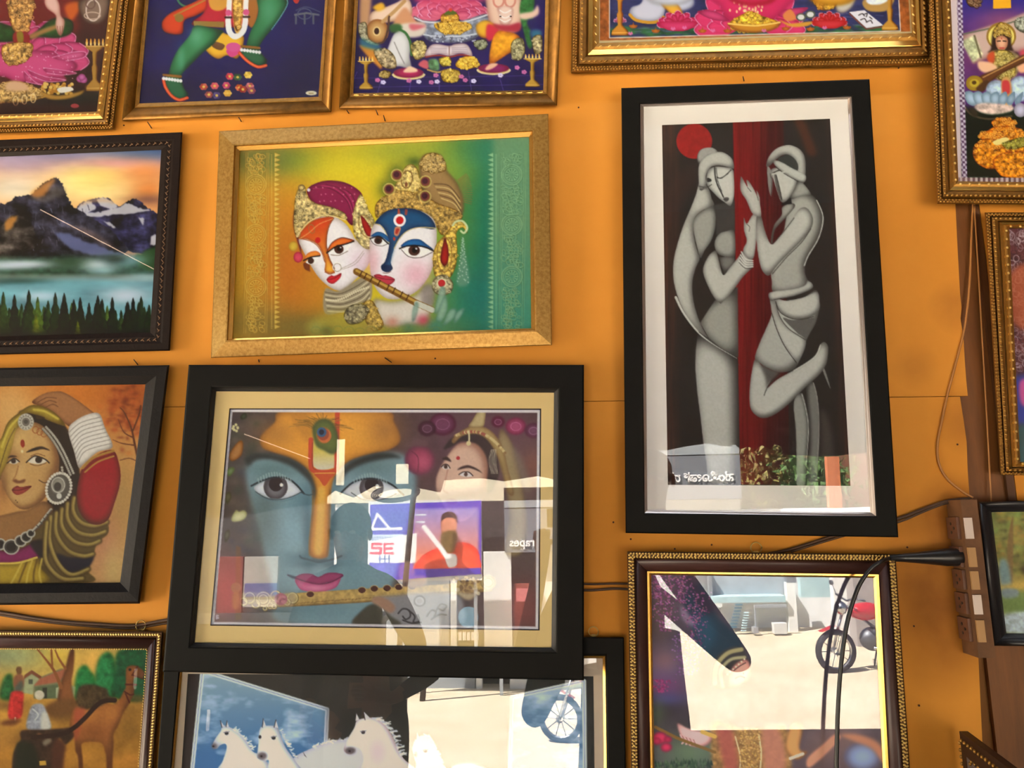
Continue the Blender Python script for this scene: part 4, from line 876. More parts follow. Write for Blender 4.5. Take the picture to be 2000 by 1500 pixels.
# ---------------------------------------------------------------- what is printed on each picture
PAINT = {}
def lt(c, k): return tuple(min(255, max(0, v+k)) for v in c)
def p_CP(c):
    c.a[:] = (44, 39, 35); c.T(1190, 130, .3267)
    wood = np.clip(1-np.abs((c.X-1305)/26), 0, 1)+np.clip(1-np.abs((c.X-1634-(c.Y-250)*.04)/24), 0, 1)
    st = fbm(c.H, c.W, 5, 130, 3)
    c.a += (np.array((92, 54, 40), np.float32)-c.a)*(wood*np.clip(st*1.6-.25, 0, 1))[..., None]
    c.P('1100 310 1160 320 1210 430 1240 520 1190 530 1150 430', (88, 50, 34), soft=3, a=.8)
    c.P('330 740 430 640 520 590 500 720 420 860 340 960', (70, 48, 40), soft=8, a=.5)
    red = np.stack([np.interp(c.X, (1433, 1475, 1500, 1545), v) for v in ((116, 104, 80, 60), (26, 25, 24, 24), (26, 25, 24, 24))], 2)*(.72+.5*fbm(c.H, c.W, 4, 160, 9))[..., None]
    m = c.M([(738, 300), (1040, 300), (1080, 2500), (780, 2500)], 0, .6)
    low = np.clip((c.Y-780)/80, 0, 1)*np.clip((c.X-1490)/30, 0, 1); red = red*(1-.35*low)[..., None]+np.array((14, 12, 12))*low[..., None]
    c.a += (red-c.a)*m[..., None]
    c.E(508, 448, 107*.3267, 105*.3267, (178, 28, 30), edge=((150, 22, 24), 3)) if 0 else c.P([(508+107*math.cos(k*.3), 448+105*math.sin(k*.3)) for k in range(21)], (146, 36, 33), tex=.2)
    LT, MD, DK = (176, 170, 154), (128, 123, 110), (64, 60, 54)
    sh = lambda dx, dy, r=7, d=DK: (dx, dy, r, d)
    # woman's veil, from the head down in a long crescent
    c.P('540 690 575 705 600 745 612 790 625 832 560 860 515 900 502 960 510 1040 528 1110 540 1150 515 1210 497 1290 500 1380 520 1470 560 1570 620 1660 700 1730 785 1790 700 1740 600 1665 510 1560 450 1470 410 1380 385 1280 383 1180 400 1090 440 960 490 840 520 760', LT, light=sh(-3, 0, 9, (92, 88, 80)))
    c.P('625 835 637 900 632 970 610 1040 570 1100 545 1145 525 1080 507 1000 502 940 520 895 560 862', (150, 145, 131), light=sh(-2, 2, 8, (84, 80, 73)))
    c.P('622 832 700 815 750 800 750 990 700 985 640 1012 638 900', (62, 59, 54), 0, soft=1)
    c.P('525 545 540 505 575 487 620 488 650 512 640 532 600 536 565 562 538 592', (150, 145, 132), light=sh(0, -2, 4))
    c.P('535 600 548 568 578 538 620 518 670 512 710 530 737 560 746 605 735 612 700 600 650 592 612 600 588 628 577 662 580 702 560 740 540 735 533 660', LT, light=sh(-1, -2, 6, (96, 92, 84)))
    c.P('585 640 602 612 640 600 690 603 738 618 745 680 747 750 740 800 722 834 692 815 655 788 620 752 592 722 580 690', (184, 178, 162), light=sh(1, 0, 7, (104, 100, 92)))
    c.L('630 605 634 660 648 710 668 750 682 780', 2.6, (48, 45, 42)); c.L('640 605 648 680 672 745', 1.2, (60, 56, 52)); c.L('643 660 668 668 700 645 728 618', 1.8, (48, 45, 42)); c.L('645 668 675 662 712 640', 1.2, (60, 57, 52)); c.P('585 668 605 672 612 684 600 692 585 690', (52, 48, 45)); c.L('535 715 580 722 612 705', 1.4, (56, 52, 48)); c.L('540 735 585 730', 1., (56, 52, 48))
    c.P('682 790 700 782 716 788 708 806 692 808', (82, 76, 70)); c.L('683 795 714 796', 1., (40, 36, 34))
    c.P('748 990 700 986 660 1000 635 1035 630 1075 645 1115 680 1135 748 1140', (150, 145, 131), light=sh(-2, -2, 8, (70, 66, 60)))
    c.P('655 1140 700 1138 750 1142 750 1180 690 1240 668 1190', (112, 107, 97), 0, light=sh(0, -1, 6, (60, 56, 50)))
    c.P('560 1225 590 1140 625 1105 640 1108 655 1160 680 1248 720 1205 765 1150 800 1105 830 1140 862 1190 800 1258 745 1335 700 1395 666 1420 640 1400 600 1335', LT, light=sh(-1, -2, 8, (82, 78, 70)))
    c.P('800 1100 822 1045 806 980 805 905 822 942 850 898 872 873 886 900 882 960 878 1050 862 1145 830 1150', LT, light=sh(0, -1, 6, (108, 103, 94)))
    c.L('822 942 840 960 835 985', 1., (70, 66, 60))
    for k in range(4): c.L([(790-k*4, 1108+k*18), (815, 1150+k*15), (858, 1160+k*12)], 2.6, (188, 182, 166)); c.L([(788-k*4, 1118+k*18), (812, 1160+k*15), (857, 1169+k*12)], 1.1, (54, 50, 46))
    c.T(1190, 560, .3467)
    c.P('512 205 560 130 598 75 628 98 700 25 724 0 728 400 640 360 560 290', (150, 145, 130), 0, light=sh(-4, -2, 14, (66, 62, 56)))
    c.P('500 258 560 290 640 355 726 405 738 1120 560 1120 548 1000 530 880 512 720 496 600 485 470 487 360', (178, 172, 156), 0, light=sh(-8, 0, 18, (52, 48, 44)))
    c.L('375 60 420 150 500 255 590 325 718 402', 5, (188, 182, 166), w2=1.5); c.L('505 255 590 322 718 400', 1.2, (60, 56, 50))
    c.T(1190, 130, .3267)
    # man
    c.P('1085 800 1150 768 1205 768 1242 800 1266 850 1278 905 1270 970 1245 1040 1215 1090 1186 1140 1170 1190 1172 1245 1195 1290 1215 1320 1100 1345 985 1355 972 1290 968 1220 1000 1160 1040 1000', (158, 153, 138), light=sh(-5, -1, 12, (64, 60, 54)))
    c.L('1240 800 1268 860 1278 910 1268 975 1242 1045 1190 1130 1166 1190', 1.8, (196, 190, 174))
    c.P('1035 842 1090 818 1110 838 1060 900 1012 950 988 985 975 1060 965 1040 985 950 1030 890', (150, 145, 130), light=sh(-1, -1, 5, (70, 66, 58)))
    c.P('1120 692 1150 690 1208 768 1160 772 1088 795 1072 780 1105 735', (150, 146, 132), light=sh(2, 0, 6, (66, 62, 56)))
    c.P('1028 822 1085 785 1092 822 1030 832', (30, 27, 25), 0)
    c.P('965 622 1010 605 1060 610 1112 640 1122 685 1102 742 1062 802 1030 812 1010 770 985 690', (180, 174, 158), light=sh(-1, 0, 7, (92, 88, 80)))
    c.P('985 640 1000 650 1022 735 1034 800 1024 800 1000 730', (92, 88, 80)); c.L('995 640 1016 720 1032 795', 1.3, (48, 45, 40)); c.L('972 640 1010 622 1052 618', 2.4, (60, 56, 50))
    c.P('945 600 966 622 976 700 968 776 955 742 947 680', (126, 121, 110)); c.L('962 640 972 700 966 770', 1.2, (60, 56, 50))
    c.P('1005 560 1050 532 1100 540 1128 600 1110 640 1060 612', (58, 58, 52))
    c.P('940 600 942 570 958 535 988 500 1030 478 1080 471 1130 490 1160 522 1172 562 1174 620 1166 692 1140 690 1122 652 1130 602 1115 562 1080 532 1040 530 1000 555 962 592', LT, light=sh(-2, -3, 7, (88, 84, 76)))
    c.P('986 562 1032 574 1092 608 1172 650 1166 692 1120 680 1050 640 990 592', (176, 171, 155), light=sh(0, -1, 4, (100, 96, 86))); c.L('990 596 1050 642 1120 682', 1.2, (44, 40, 36)); c.L('975 642 1035 634 1085 612', 3., (176, 171, 155))
    c.P('1140 850 1182 848 1215 900 1210 962 1150 1042 1080 1112 1005 1190 962 1246 936 1247 906 1202 886 1100 878 1000 880 905 905 888 930 980 965 1062 1000 1042 1052 968 1100 902', LT, light=sh(-2, -2, 9, (84, 80, 72)))
    c.L('975 1062 1040 990 1105 905', 1.4, (56, 52, 46)); c.L('1205 970 1150 1050 1060 1140 975 1240', 1.6, (60, 56, 50))
    c.P('786 662 798 672 826 722 820 680 838 692 868 742 884 776 880 742 896 772 902 830 908 892 880 895 850 872 820 802 785 742', LT, light=sh(1, 0, 6, (108, 103, 94))); c.L('826 722 848 748', 1., (60, 56, 50)); c.L('884 776 892 800', 1., (60, 56, 50))
    c.T(1190, 560, .3467)
    c.P('1040 650 1085 600 1110 680 1126 800 1112 1000 1105 1130 1058 1130 1055 950 1050 800', (140, 136, 122), light=sh(-3, 0, 6, (74, 70, 64))); c.L('1085 604 1108 690 1122 800 1110 1000', 1.4, (176, 170, 154))
    c.P('1110 570 1150 540 1175 640 1184 800 1176 1000 1160 1130 1112 1130 1126 900 1124 760', (116, 111, 100), light=sh(3, 0, 6, (62, 58, 52))); c.L('1150 542 1173 640 1181 800 1172 1000', 1.4, (150, 145, 130))
    c.P('1190 700 1230 740 1262 900 1270 1130 1200 1130 1196 900', (84, 74, 64), soft=4, a=.7)
    c.P('1200 440 1222 490 1246 575 1232 548 1205 480', (120, 116, 104))
    c.P('822 408 800 500 790 600 795 682 822 722 866 742 930 722 1010 662 1100 572 1180 500 1216 450 1230 400 1233 340 1214 314 1190 326 1165 382 1120 422 1040 472 950 522 892 572 905 540 908 500 862 452', LT, light=sh(-2, -3, 9, (82, 78, 70)))
    c.P('850 430 905 462 960 484 905 545 885 580 880 520', (84, 80, 72), soft=3); c.L('958 488 900 550 872 612', 1.5, (52, 48, 42)); c.L('1040 472 1120 424 1166 384 1190 328', 1.6, (196, 190, 172))
    c.P('900 45 940 70 1000 90 1100 60 1165 20 1182 75 1182 132 1160 212 1120 282 1095 350 1076 402 1060 442 1030 472 960 484 900 462 850 432 820 402 850 312 882 240 915 150', (164, 159, 144), light=sh(-4, -3, 12, (76, 72, 64)))
    c.P('978 178 1040 190 1152 178 1140 230 1108 296 1060 262', (92, 88, 80)); c.P('930 70 1000 80 1100 60 1170 30 1184 80 1182 130 1140 168 1080 182 1020 176 965 142', LT, light=sh(-1, -3, 7, (96, 92, 84))); c.L('938 84 962 142 1020 177 1080 183 1150 168', 1.5, (54, 50, 45))
    c.P('908 65 935 82 958 165 1010 238 1108 302 1062 432 1040 400 985 330 940 230 915 140', LT, light=sh(-2, -1, 7, (104, 99, 90))); c.L('916 150 942 235 988 335 1056 430', 1.5, (52, 48, 42)); c.L('938 90 962 170 1015 240 1106 300', 1.3, (60, 56, 50))
    c.T(1190, 130, .3267)
    c.P('952 1362 986 1346 1100 1332 1170 1310 1184 1282 1212 1298 1216 1322 1180 1346 1100 1376 1000 1396 966 1402', LT, light=sh(0, -2, 5, (88, 84, 76))); c.L('985 1392 1100 1374 1180 1345', 1.2, (54, 50, 45))
    c.T(); c.N(.05, 3, seed=5)
PAINT['CP'] = p_CP

def gold_scroll(c, x, y, r, col, dk, seed=0, n=9):
    rs = random.Random(seed)
    for k in range(n):
        a = rs.uniform(0, 6.28); q = r*rs.uniform(.2, .9); cx, cy = x+q*math.cos(a), y+q*math.sin(a); rr = r*rs.uniform(.18, .34)
        c.ring(cx, cy, rr, rr, 1.6, dk); c.ring(cx-1, cy-1, rr*.8, rr*.8, 1.3, col)
def p_KR(c):
    c.a[:] = (66, 50, 44); c.N(.35, 26, seed=2); K2 = (410, 790, .2999); K1 = (640, 840, .2934); K8 = (310, 690, .4332)
    # backgrounds: foliage on the left, plum on the right
    c.T(*K8); c.G(1500, 420, 260, 200, (92, 52, 64), .9); c.G(1640, 800, 140, 300, (96, 72, 66), .8); c.G(1640, 1150, 100, 90, (126, 60, 56), .8); c.G(330, 700, 60, 330, (58, 46, 40), .8); c.G(300, 1080, 70, 110, (150, 66, 62), .75)
    rs = random.Random(3)
    for k in range(46): c.G(rs.uniform(320, 470), rs.uniform(280, 900), rs.uniform(8, 26), rs.uniform(8, 20), rs.choice([(46, 52, 38), (76, 62, 50), (88, 74, 58), (54, 42, 50)]), .6)
    # face
    c.T(*K2)
    c.P('250 400 330 345 440 345 560 395 650 470 800 470 900 390 1040 330 1240 320 1330 420 1340 560 1300 760 1250 1000 1180 1200 1100 1420 480 1420 420 1260 370 1050 320 800 262 600 236 480', (112, 138, 144), soft=5)
    for a in ((360, 720, 80, 190, (70, 84, 80), .75), (560, 800, 90, 170, (118, 152, 162), .8), (600, 640, 60, 70, (66, 100, 110), .6), (640, 820, 26, 200, (48, 80, 92), .75), (800, 820, 26, 200, (48, 80, 92), .75), (440, 420, 150, 40, (76, 104, 102), .7), (1040, 410, 140, 40, (80, 106, 106), .7), (590, 990, 60, 26, (52, 84, 94), .8), (840, 985, 60, 26, (52, 84, 94), .8), (715, 1040, 110, 18, (44, 72, 82), .8), (720, 1075, 30, 40, (108, 138, 146), .6), (560, 950, 36, 40, (118, 146, 152), .6), (860, 930, 36, 50, (120, 146, 152), .6), (700, 1330, 210, 60, (84, 112, 120), .7), (700, 1250, 160, 22, (60, 84, 92), .8), (480, 1330, 60, 80, (64, 80, 82), .7), (930, 1000, 60, 220, (96, 126, 134), .6)): c.G(*a)
    # saffron forehead mark running down the nose
    c.P('330 210 420 120 500 40 1120 40 1200 120 1240 230 1180 290 1050 325 940 355 870 400 815 470 790 560 782 700 776 900 768 985 745 1005 705 1008 662 995 645 950 658 800 680 600 668 505 620 415 520 352 400 310 340 280', (222, 142, 42), soft=1.5, edge=((150, 84, 24), 9))
    c.G(430, 190, 90, 60, (150, 92, 36), .6); c.G(1130, 170, 90, 80, (140, 86, 40), .7); c.G(950, 200, 90, 70, (232, 156, 52), .5); c.L('725 560 722 700 712 860 706 960', 15, (222, 168, 66), soft=3, a=.8); c.L('782 560 778 720 770 900 762 985', 3, (120, 74, 20), soft=1); c.L('672 560 668 700 650 900 652 980', 3, (130, 80, 22), soft=1)
    c.P('520 30 620 40 660 140 640 250 560 150', (170, 104, 34), soft=4, a=.6)
    c.P('665 240 815 230 815 390 790 418 720 428 684 412 670 380', (206, 178, 74), grad=(740, 300, 740, 410, (206, 192, 160))); c.L('658 230 658 400 684 432 735 442 800 436 824 410 826 300 830 60', 9.5, (196, 62, 36)); c.L('668 250 668 398 690 424', 1.4, (120, 44, 26)); c.P('684 452 812 448 782 490 746 532 712 490', (190, 70, 34)); c.L('686 448 812 446', 2, (226, 160, 60))
    for k in range(34):
        a = -2.7+k*.075; c.L([(720, 190), (720+100*math.cos(a), 170+70*math.sin(a)), (710+rs.uniform(150, 240)*math.cos(a), 170+rs.uniform(110, 150)*math.sin(a)+30)], 1., rs.choice([(96, 66, 24), (70, 52, 26), (130, 96, 40)]), a=.8)
    c.P('668 180 680 130 720 98 770 100 812 140 836 210 835 290 800 326 740 300 690 268', (84, 92, 40), soft=2, edge=((54, 66, 34), 6)); c.E(742, 202, 51*1, 56, (120, 90, 36)); c.E(746, 205, 44, 47, (198, 96, 44)); c.E(738, 195, 38, 40, (150, 62, 40)); c.E(728, 182, 31, 32, (46, 78, 112)); c.E(727, 182, 17, 18, (24, 28, 44))
    # brows
    c.P('226 350 300 318 400 325 520 352 610 405 662 470 690 560 678 620 655 520 600 455 520 400 400 360 300 362 250 400', (34, 38, 36), soft=3); c.P('820 520 830 470 880 405 960 355 1080 318 1180 320 1250 350 1180 352 1060 372 960 405 890 450 850 520', (30, 34, 32), soft=3)
    # eyes
    for s_, ex in ((0, 0), (1, 0)):
        if s_ == 0: W = '286 548 346 504 420 480 500 486 558 528 590 572 520 606 440 616 360 602'; I = (428, 538); lid = '270 530 340 496 420 474 500 480 560 520 612 580'
        else: W = '868 572 930 518 1010 492 1100 496 1180 530 1240 578 1150 612 1060 622 960 612'; I = (1052, 545); lid = '850 580 925 512 1010 484 1100 488 1190 526 1260 590'
        m = c.M(W); c.P(W, (206, 203, 203), edge=((160, 160, 164), 4)); c.E(I[0], I[1], 79, 82, (62, 54, 56), clip=m); c.E(I[0], I[1]+8, 66, 66, (104, 96, 98), clip=m, edge=((66, 58, 60), 5)); c.E(I[0]+2, I[1]-18, 46, 48, (34, 24, 26), clip=m); c.E(I[0]+38, I[1]-12, 11, 12, (236, 238, 240))
        c.L(lid, 3.6, (28, 36, 40)); c.L(W.split()[0:0] or [(I[0]-130, I[1]+30), (I[0]-60, I[1]+72), (I[0]+20, I[1]+82), (I[0]+100, I[1]+64), (I[0]+160, I[1]+36)], 1.8, (52, 62, 68))
        for k in range(13): t = k/12; x = I[0]-110+t*210; y = I[1]-45-42*math.sin(math.pi*min(1, t*1.02)); c.L([(x, y+14), (x-4, y-8)], 3., (150, 168, 164), a=.6)
    c.L('590 572 640 590 668 584', 2, (44, 58, 62)); c.L('300 590 380 622 470 630 560 606', 1.6, (76, 104, 112), a=.7)
    # nose and lips
    c.L('585 985 600 1000 640 1010 690 1024 720 1026 770 1016 820 1002 858 985', 3, (34, 58, 66), soft=1); c.P('655 1000 715 1012 770 1000 745 1022 690 1024', (44, 66, 74), soft=2)
    c.P('508 1112 552 1122 600 1104 660 1104 706 1124 760 1100 825 1098 870 1112 832 1146 760 1162 710 1172 640 1160 580 1150', (140, 46, 84), edge=((110, 36, 66), 3)); c.P('556 1140 640 1162 710 1174 790 1160 852 1126 826 1188 765 1214 690 1222 610 1214 575 1192', (192, 84, 122), edge=((150, 54, 90), 4)); c.L('508 1112 560 1132 640 1158 712 1170 790 1156 866 1116', 2, (84, 24, 50)); c.G(690, 1195, 50, 14, (216, 130, 158), .6); c.P('500 1108 560 1124 540 1136', (48, 62, 74), soft=1)
    # flute
    c.T(); c.P('500 1168 560 1160 700 1151 860 1142 960 1133 962 1155 860 1166 700 1178 560 1186 505 1188', (176, 138, 72), 0, light=(0, -2, 4, (104, 72, 34)), tex=.5)
    for k in range(60): t = k/59; c.L([(560+395*t, 1182-29*t-rs.uniform(0, 3)), (560+395*t+4, 1179-29*t)], 2., (96, 62, 28), a=.6)
    for x, y in ((606, 1161), (707, 1153), (731, 1150), (756, 1149), (779, 1147), (805, 1146)): c.E(x, y, 7.6, 6, (66, 30, 22)); c.ring(x, y, 8, 6.4, 1.2, (196, 156, 88))
    c.T(*K2); G1, G2 = (204, 180, 120), (96, 72, 36)
    c.P('190 1240 260 1225 340 1230 450 1235 520 1225 570 1260 560 1295 480 1300 400 1330 330 1310 240 1290', (150, 128, 84), soft=2, a=.7)
    for x, y, r in ((350, 1270, 48), (350, 1270, 30), (430, 1250, 34), (300, 1300, 26), (395, 1312, 20), (260, 1262, 36), (540, 1262, 34), (505, 1290, 20), (220, 1285, 24), (420, 1318, 14), (360, 1330, 12)): c.ring(x, y, r, r, 3.2, G2); c.ring(x-2, y-2, r*.94, r*.94, 2., G1)
    c.E(462, 1270, 42, 40, (140, 66, 78));
    for k in range(14): c.E(462+rs.uniform(-30, 30), 1270+rs.uniform(-28, 28), 9, 9, rs.choice([(176, 96, 104), (110, 44, 58)]))
    c.P('170 920 200 930 205 1400 165 1410', (92, 58, 34), 0, soft=1.5); c.E(170, 1195, 34, 34, (116, 84, 52)); c.P('150 1230 190 1225 188 1320 150 1330', (128, 88, 48), soft=2)
    c.L('42 1375 42 1395', 1.6, (200, 180, 190), 0); c.L('42 1372 56 1376 46 1384 58 1390 42 1396', 1.4, (200, 180, 190))
    # leaves at the left
    for p, col in (('140 300 190 240 215 250 205 330 150 370 125 350', (166, 104, 48)), ('190 700 220 690 240 710 232 740 200 760 150 765 140 740 170 690', (196, 188, 132)), ('120 420 150 410 160 430 128 470 112 450', (120, 138, 84)), ('100 590 130 570 138 610 110 650', (96, 92, 60)), ('95 840 125 815 128 860 100 900', (92, 84, 60)), ('200 75 230 55 240 85 205 100', (70, 80, 60))): c.P(p, col, soft=1, edge=(lt(col, -50), 4))
    for k in range(7): c.E(165+16*math.cos(k), 155+16*math.sin(k)*(1.4 if k % 2 else .8), 9, 9, (196, 178, 120))
    # hand with henna, dark sleeve
    c.T(*K1); c.P('300 1130 360 1110 470 1100 560 1090 700 1085 840 1090 900 1150 880 1300 450 1300 380 1220', (126, 120, 120), soft=3); c.P('290 1140 330 1110 400 1130 450 1180 420 1220 350 1190', (150, 108, 84), soft=2); c.P('170 1300 230 1200 300 1160 360 1190 420 1240 480 1300', (56, 52, 40), soft=2); c.P('560 980 640 970 660 1010 640 1040 540 1050', (140, 98, 70), soft=2); c.P('480 900 560 880 580 980 540 1010 480 1000', (138, 100, 78), soft=2)
    for p in ('470 1220 500 1190 540 1200 550 1240 520 1260 500 1240', '540 1200 580 1240 570 1280 610 1270 600 1230', '660 1240 690 1200 720 1210 710 1240', '720 1210 750 1160 790 1170 770 1200 740 1190', '690 1260 740 1230 790 1230', '500 1265 560 1285 620 1280'): c.L(p, 3.2, (40, 36, 38))
    c.ring(612, 1138, 36, 34, 3, (66, 60, 62)); c.ring(612, 1138, 24, 22, 2, (150, 144, 144))
    # flute's jewelled end
    for k in range(40): x, y = 925+rs.gauss(0, 42), 1035+rs.gauss(0, 36); c.E(x, y, rs.uniform(8, 17), rs.uniform(8, 17), rs.choice([(160, 120, 66), (112, 78, 40), (192, 156, 100), (132, 96, 56), (206, 180, 136)]), a=.9)
    c.P('860 1080 920 1130 970 1120 1000 1060 960 1090', (176, 150, 110), soft=2); c.E(1068, 1015, 52, 50, (196, 174, 116), edge=((140, 112, 66), 5)); c.ring(1068, 1015, 30, 28, 1.2, (140, 112, 66))
    # flowers and the second face
    c.E(612, 200, 100, 100, (148, 46, 72), soft=2, edge=((92, 34, 54), 10)); c.G(640, 215, 40, 45, (190, 82, 104), .7); c.L('540 130 600 180 600 280', 2, (104, 34, 54)); c.P('560 100 600 60 660 80 650 110', (92, 60, 60), soft=2)
    c.T(*K8)
    for x, y, r, col in ((1610, 330, 46, (158, 62, 96)), (1690, 350, 40, (110, 60, 84)), (1280, 320, 60, (104, 46, 72)), (1530, 310, 30, (116, 50, 78)), (1210, 340, 40, (84, 44, 60))): c.E(x, y, r, r*.85, col, soft=2, edge=(lt(col, -40), 7)); c.ring(x, y, r*.5, r*.4, 1.4, lt(col, 30))
    c.G(1690, 520, 40, 60, (140, 76, 56), .6)
    c.P('1540 345 1590 400 1620 500 1640 600 1660 760 1640 900 1560 900 1580 740 1560 590 1530 470', (150, 124, 84), soft=2, edge=((112, 84, 56), 6)); c.P('1590 420 1640 480 1680 620 1640 600', (120, 100, 84), soft=4, a=.7)
    c.T(*K1)
    c.P('770 130 830 50 930 10 1040 40 1110 120 1140 250 1130 330 1080 420 1040 380 1060 250 1000 110 900 76 830 110', (46, 32, 32), soft=1.5)
    c.P('720 350 728 300 760 232 800 170 850 108 900 84 985 92 1042 152 1066 232 1062 320 1050 430 1000 520 940 590 880 610 820 570 760 480 726 410', (208, 164, 138), soft=1.5, light=(-6, 2, 12, (150, 96, 74)))
    c.P('760 195 790 178 815 196 822 214 795 205', (52, 32, 30), soft=.8); c.P('862 268 890 245 940 236 1000 262 1030 290 1000 274 940 254 890 262', (52, 32, 30), soft=.8); c.E(868, 188, 13, 13, (176, 40, 44))
    for x, y, w in ((786, 246, 26), (920, 296, 42)): c.P([(x-w, y+2), (x-w*.4, y-16), (x+w*.5, y-14), (x+w, y+10), (x+w*.3, y+18), (x-w*.5, y+14)], (222, 206, 196)); c.E(x, y, 13, 14, (70, 44, 36)); c.L([(x-w*1.1, y), (x-w*.4, y-17), (x+w*.5, y-15), (x+w*1.1, y+8)], 2., (48, 30, 28))
    c.L('800 260 780 350 770 400 800 420', 2., (170, 112, 90), soft=1); c.P('785 470 820 455 870 470 840 495 800 490', (186, 72, 74), soft=1)
    c.P('830 60 900 0 985 -30 1060 -10 1120 40 1170 130 1200 260 1240 420 1200 420 1150 230 1080 90 1000 30 900 40 840 90', (172, 140, 84), soft=1, edge=((120, 84, 46), 5))
    for k in range(36): t = k/35; x = 850+330*t; y = 40-70*math.sin(t*2.2)+170*t*t; c.E(x, y, 10, 10, rs.choice([(204, 176, 116), (136, 96, 56), (150, 70, 56), (190, 156, 96)]))
    c.P('940 -20 960 -60 1000 -120 1050 -130 1046 -60 1030 -20', (184, 158, 108), edge=((128, 100, 60), 3)); c.L('940 10 942 60 936 100', 3, (210, 190, 140)); c.E(938, 90, 16, 16, (206, 186, 130))
    for k in range(6): c.L([(1090+k*6, 130), (1075+k*9, 200), (1090+k*8, 290)], 1.2, (196, 180, 150), a=.8)
    c.P('715 430 760 415 900 400 1060 380 1090 450 1000 560 880 640 760 560', (92, 62, 62), soft=9, a=.85); c.a = c.a*.86+np.array((146, 140, 138), np.float32)*.14  # reflection haze painted in: second face's lower half dulled, whole print greyed
    c.T(*K8); q = Q(326,258, 1714,261, 1706,1240, 242,1219); c.L([*q, q[0]], 6.2, (206, 194, 198), sm=0); q2 = Q(320,250, 1722,253, 1714,1248, 234,1227); c.L([*q2, q2[0]], 2., (60, 44, 48), sm=0); c.T(); c.N(.05, 3, seed=8)
PAINT['KR'] = p_KR
def gold_tex(c, p, base, n, seed, sm=1, r=(4, 10), dk=-70, li=45, edge=True):
    """a jewelled gilt area: base fill with small curls"""
    rs = random.Random(seed); q = pts(p); c.P(q, base, sm, edge=(lt(base, -45), 3) if edge else None); m = c.M(q, sm)
    c.a *= (1+m*1.5*(fbm(c.H, c.W, 4.5, 4.5, seed+3, 3)-.52))[..., None]; qq = np.array(spl(q, 5, True)) if sm else q; c.L(np.vstack([qq, qq[:1]]), 1.3, lt(base, -95), sm=0, a=.6)
    x0, y0 = q.min(0); x1, y1 = q.max(0)
    for _ in range(n):
        x, y, r_ = rs.uniform(x0, x1), rs.uniform(y0, y1), rs.uniform(*r)
        X, Y = (np.array((x, y))*c.t[2]+np.array(c.t[:2])-np.array((c.x0, c.y0))).astype(int)
        if 0 <= X < c.W and 0 <= Y < c.H and m[Y, X] > .5: c.ring(x+r_*.2, y+r_*.2, r_, r_*rs.uniform(.6, 1.1), 1.5, lt(base, dk), a=.7); c.ring(x, y, r_*.85, r_*.7, 1.2, lt(base, li), a=.85)
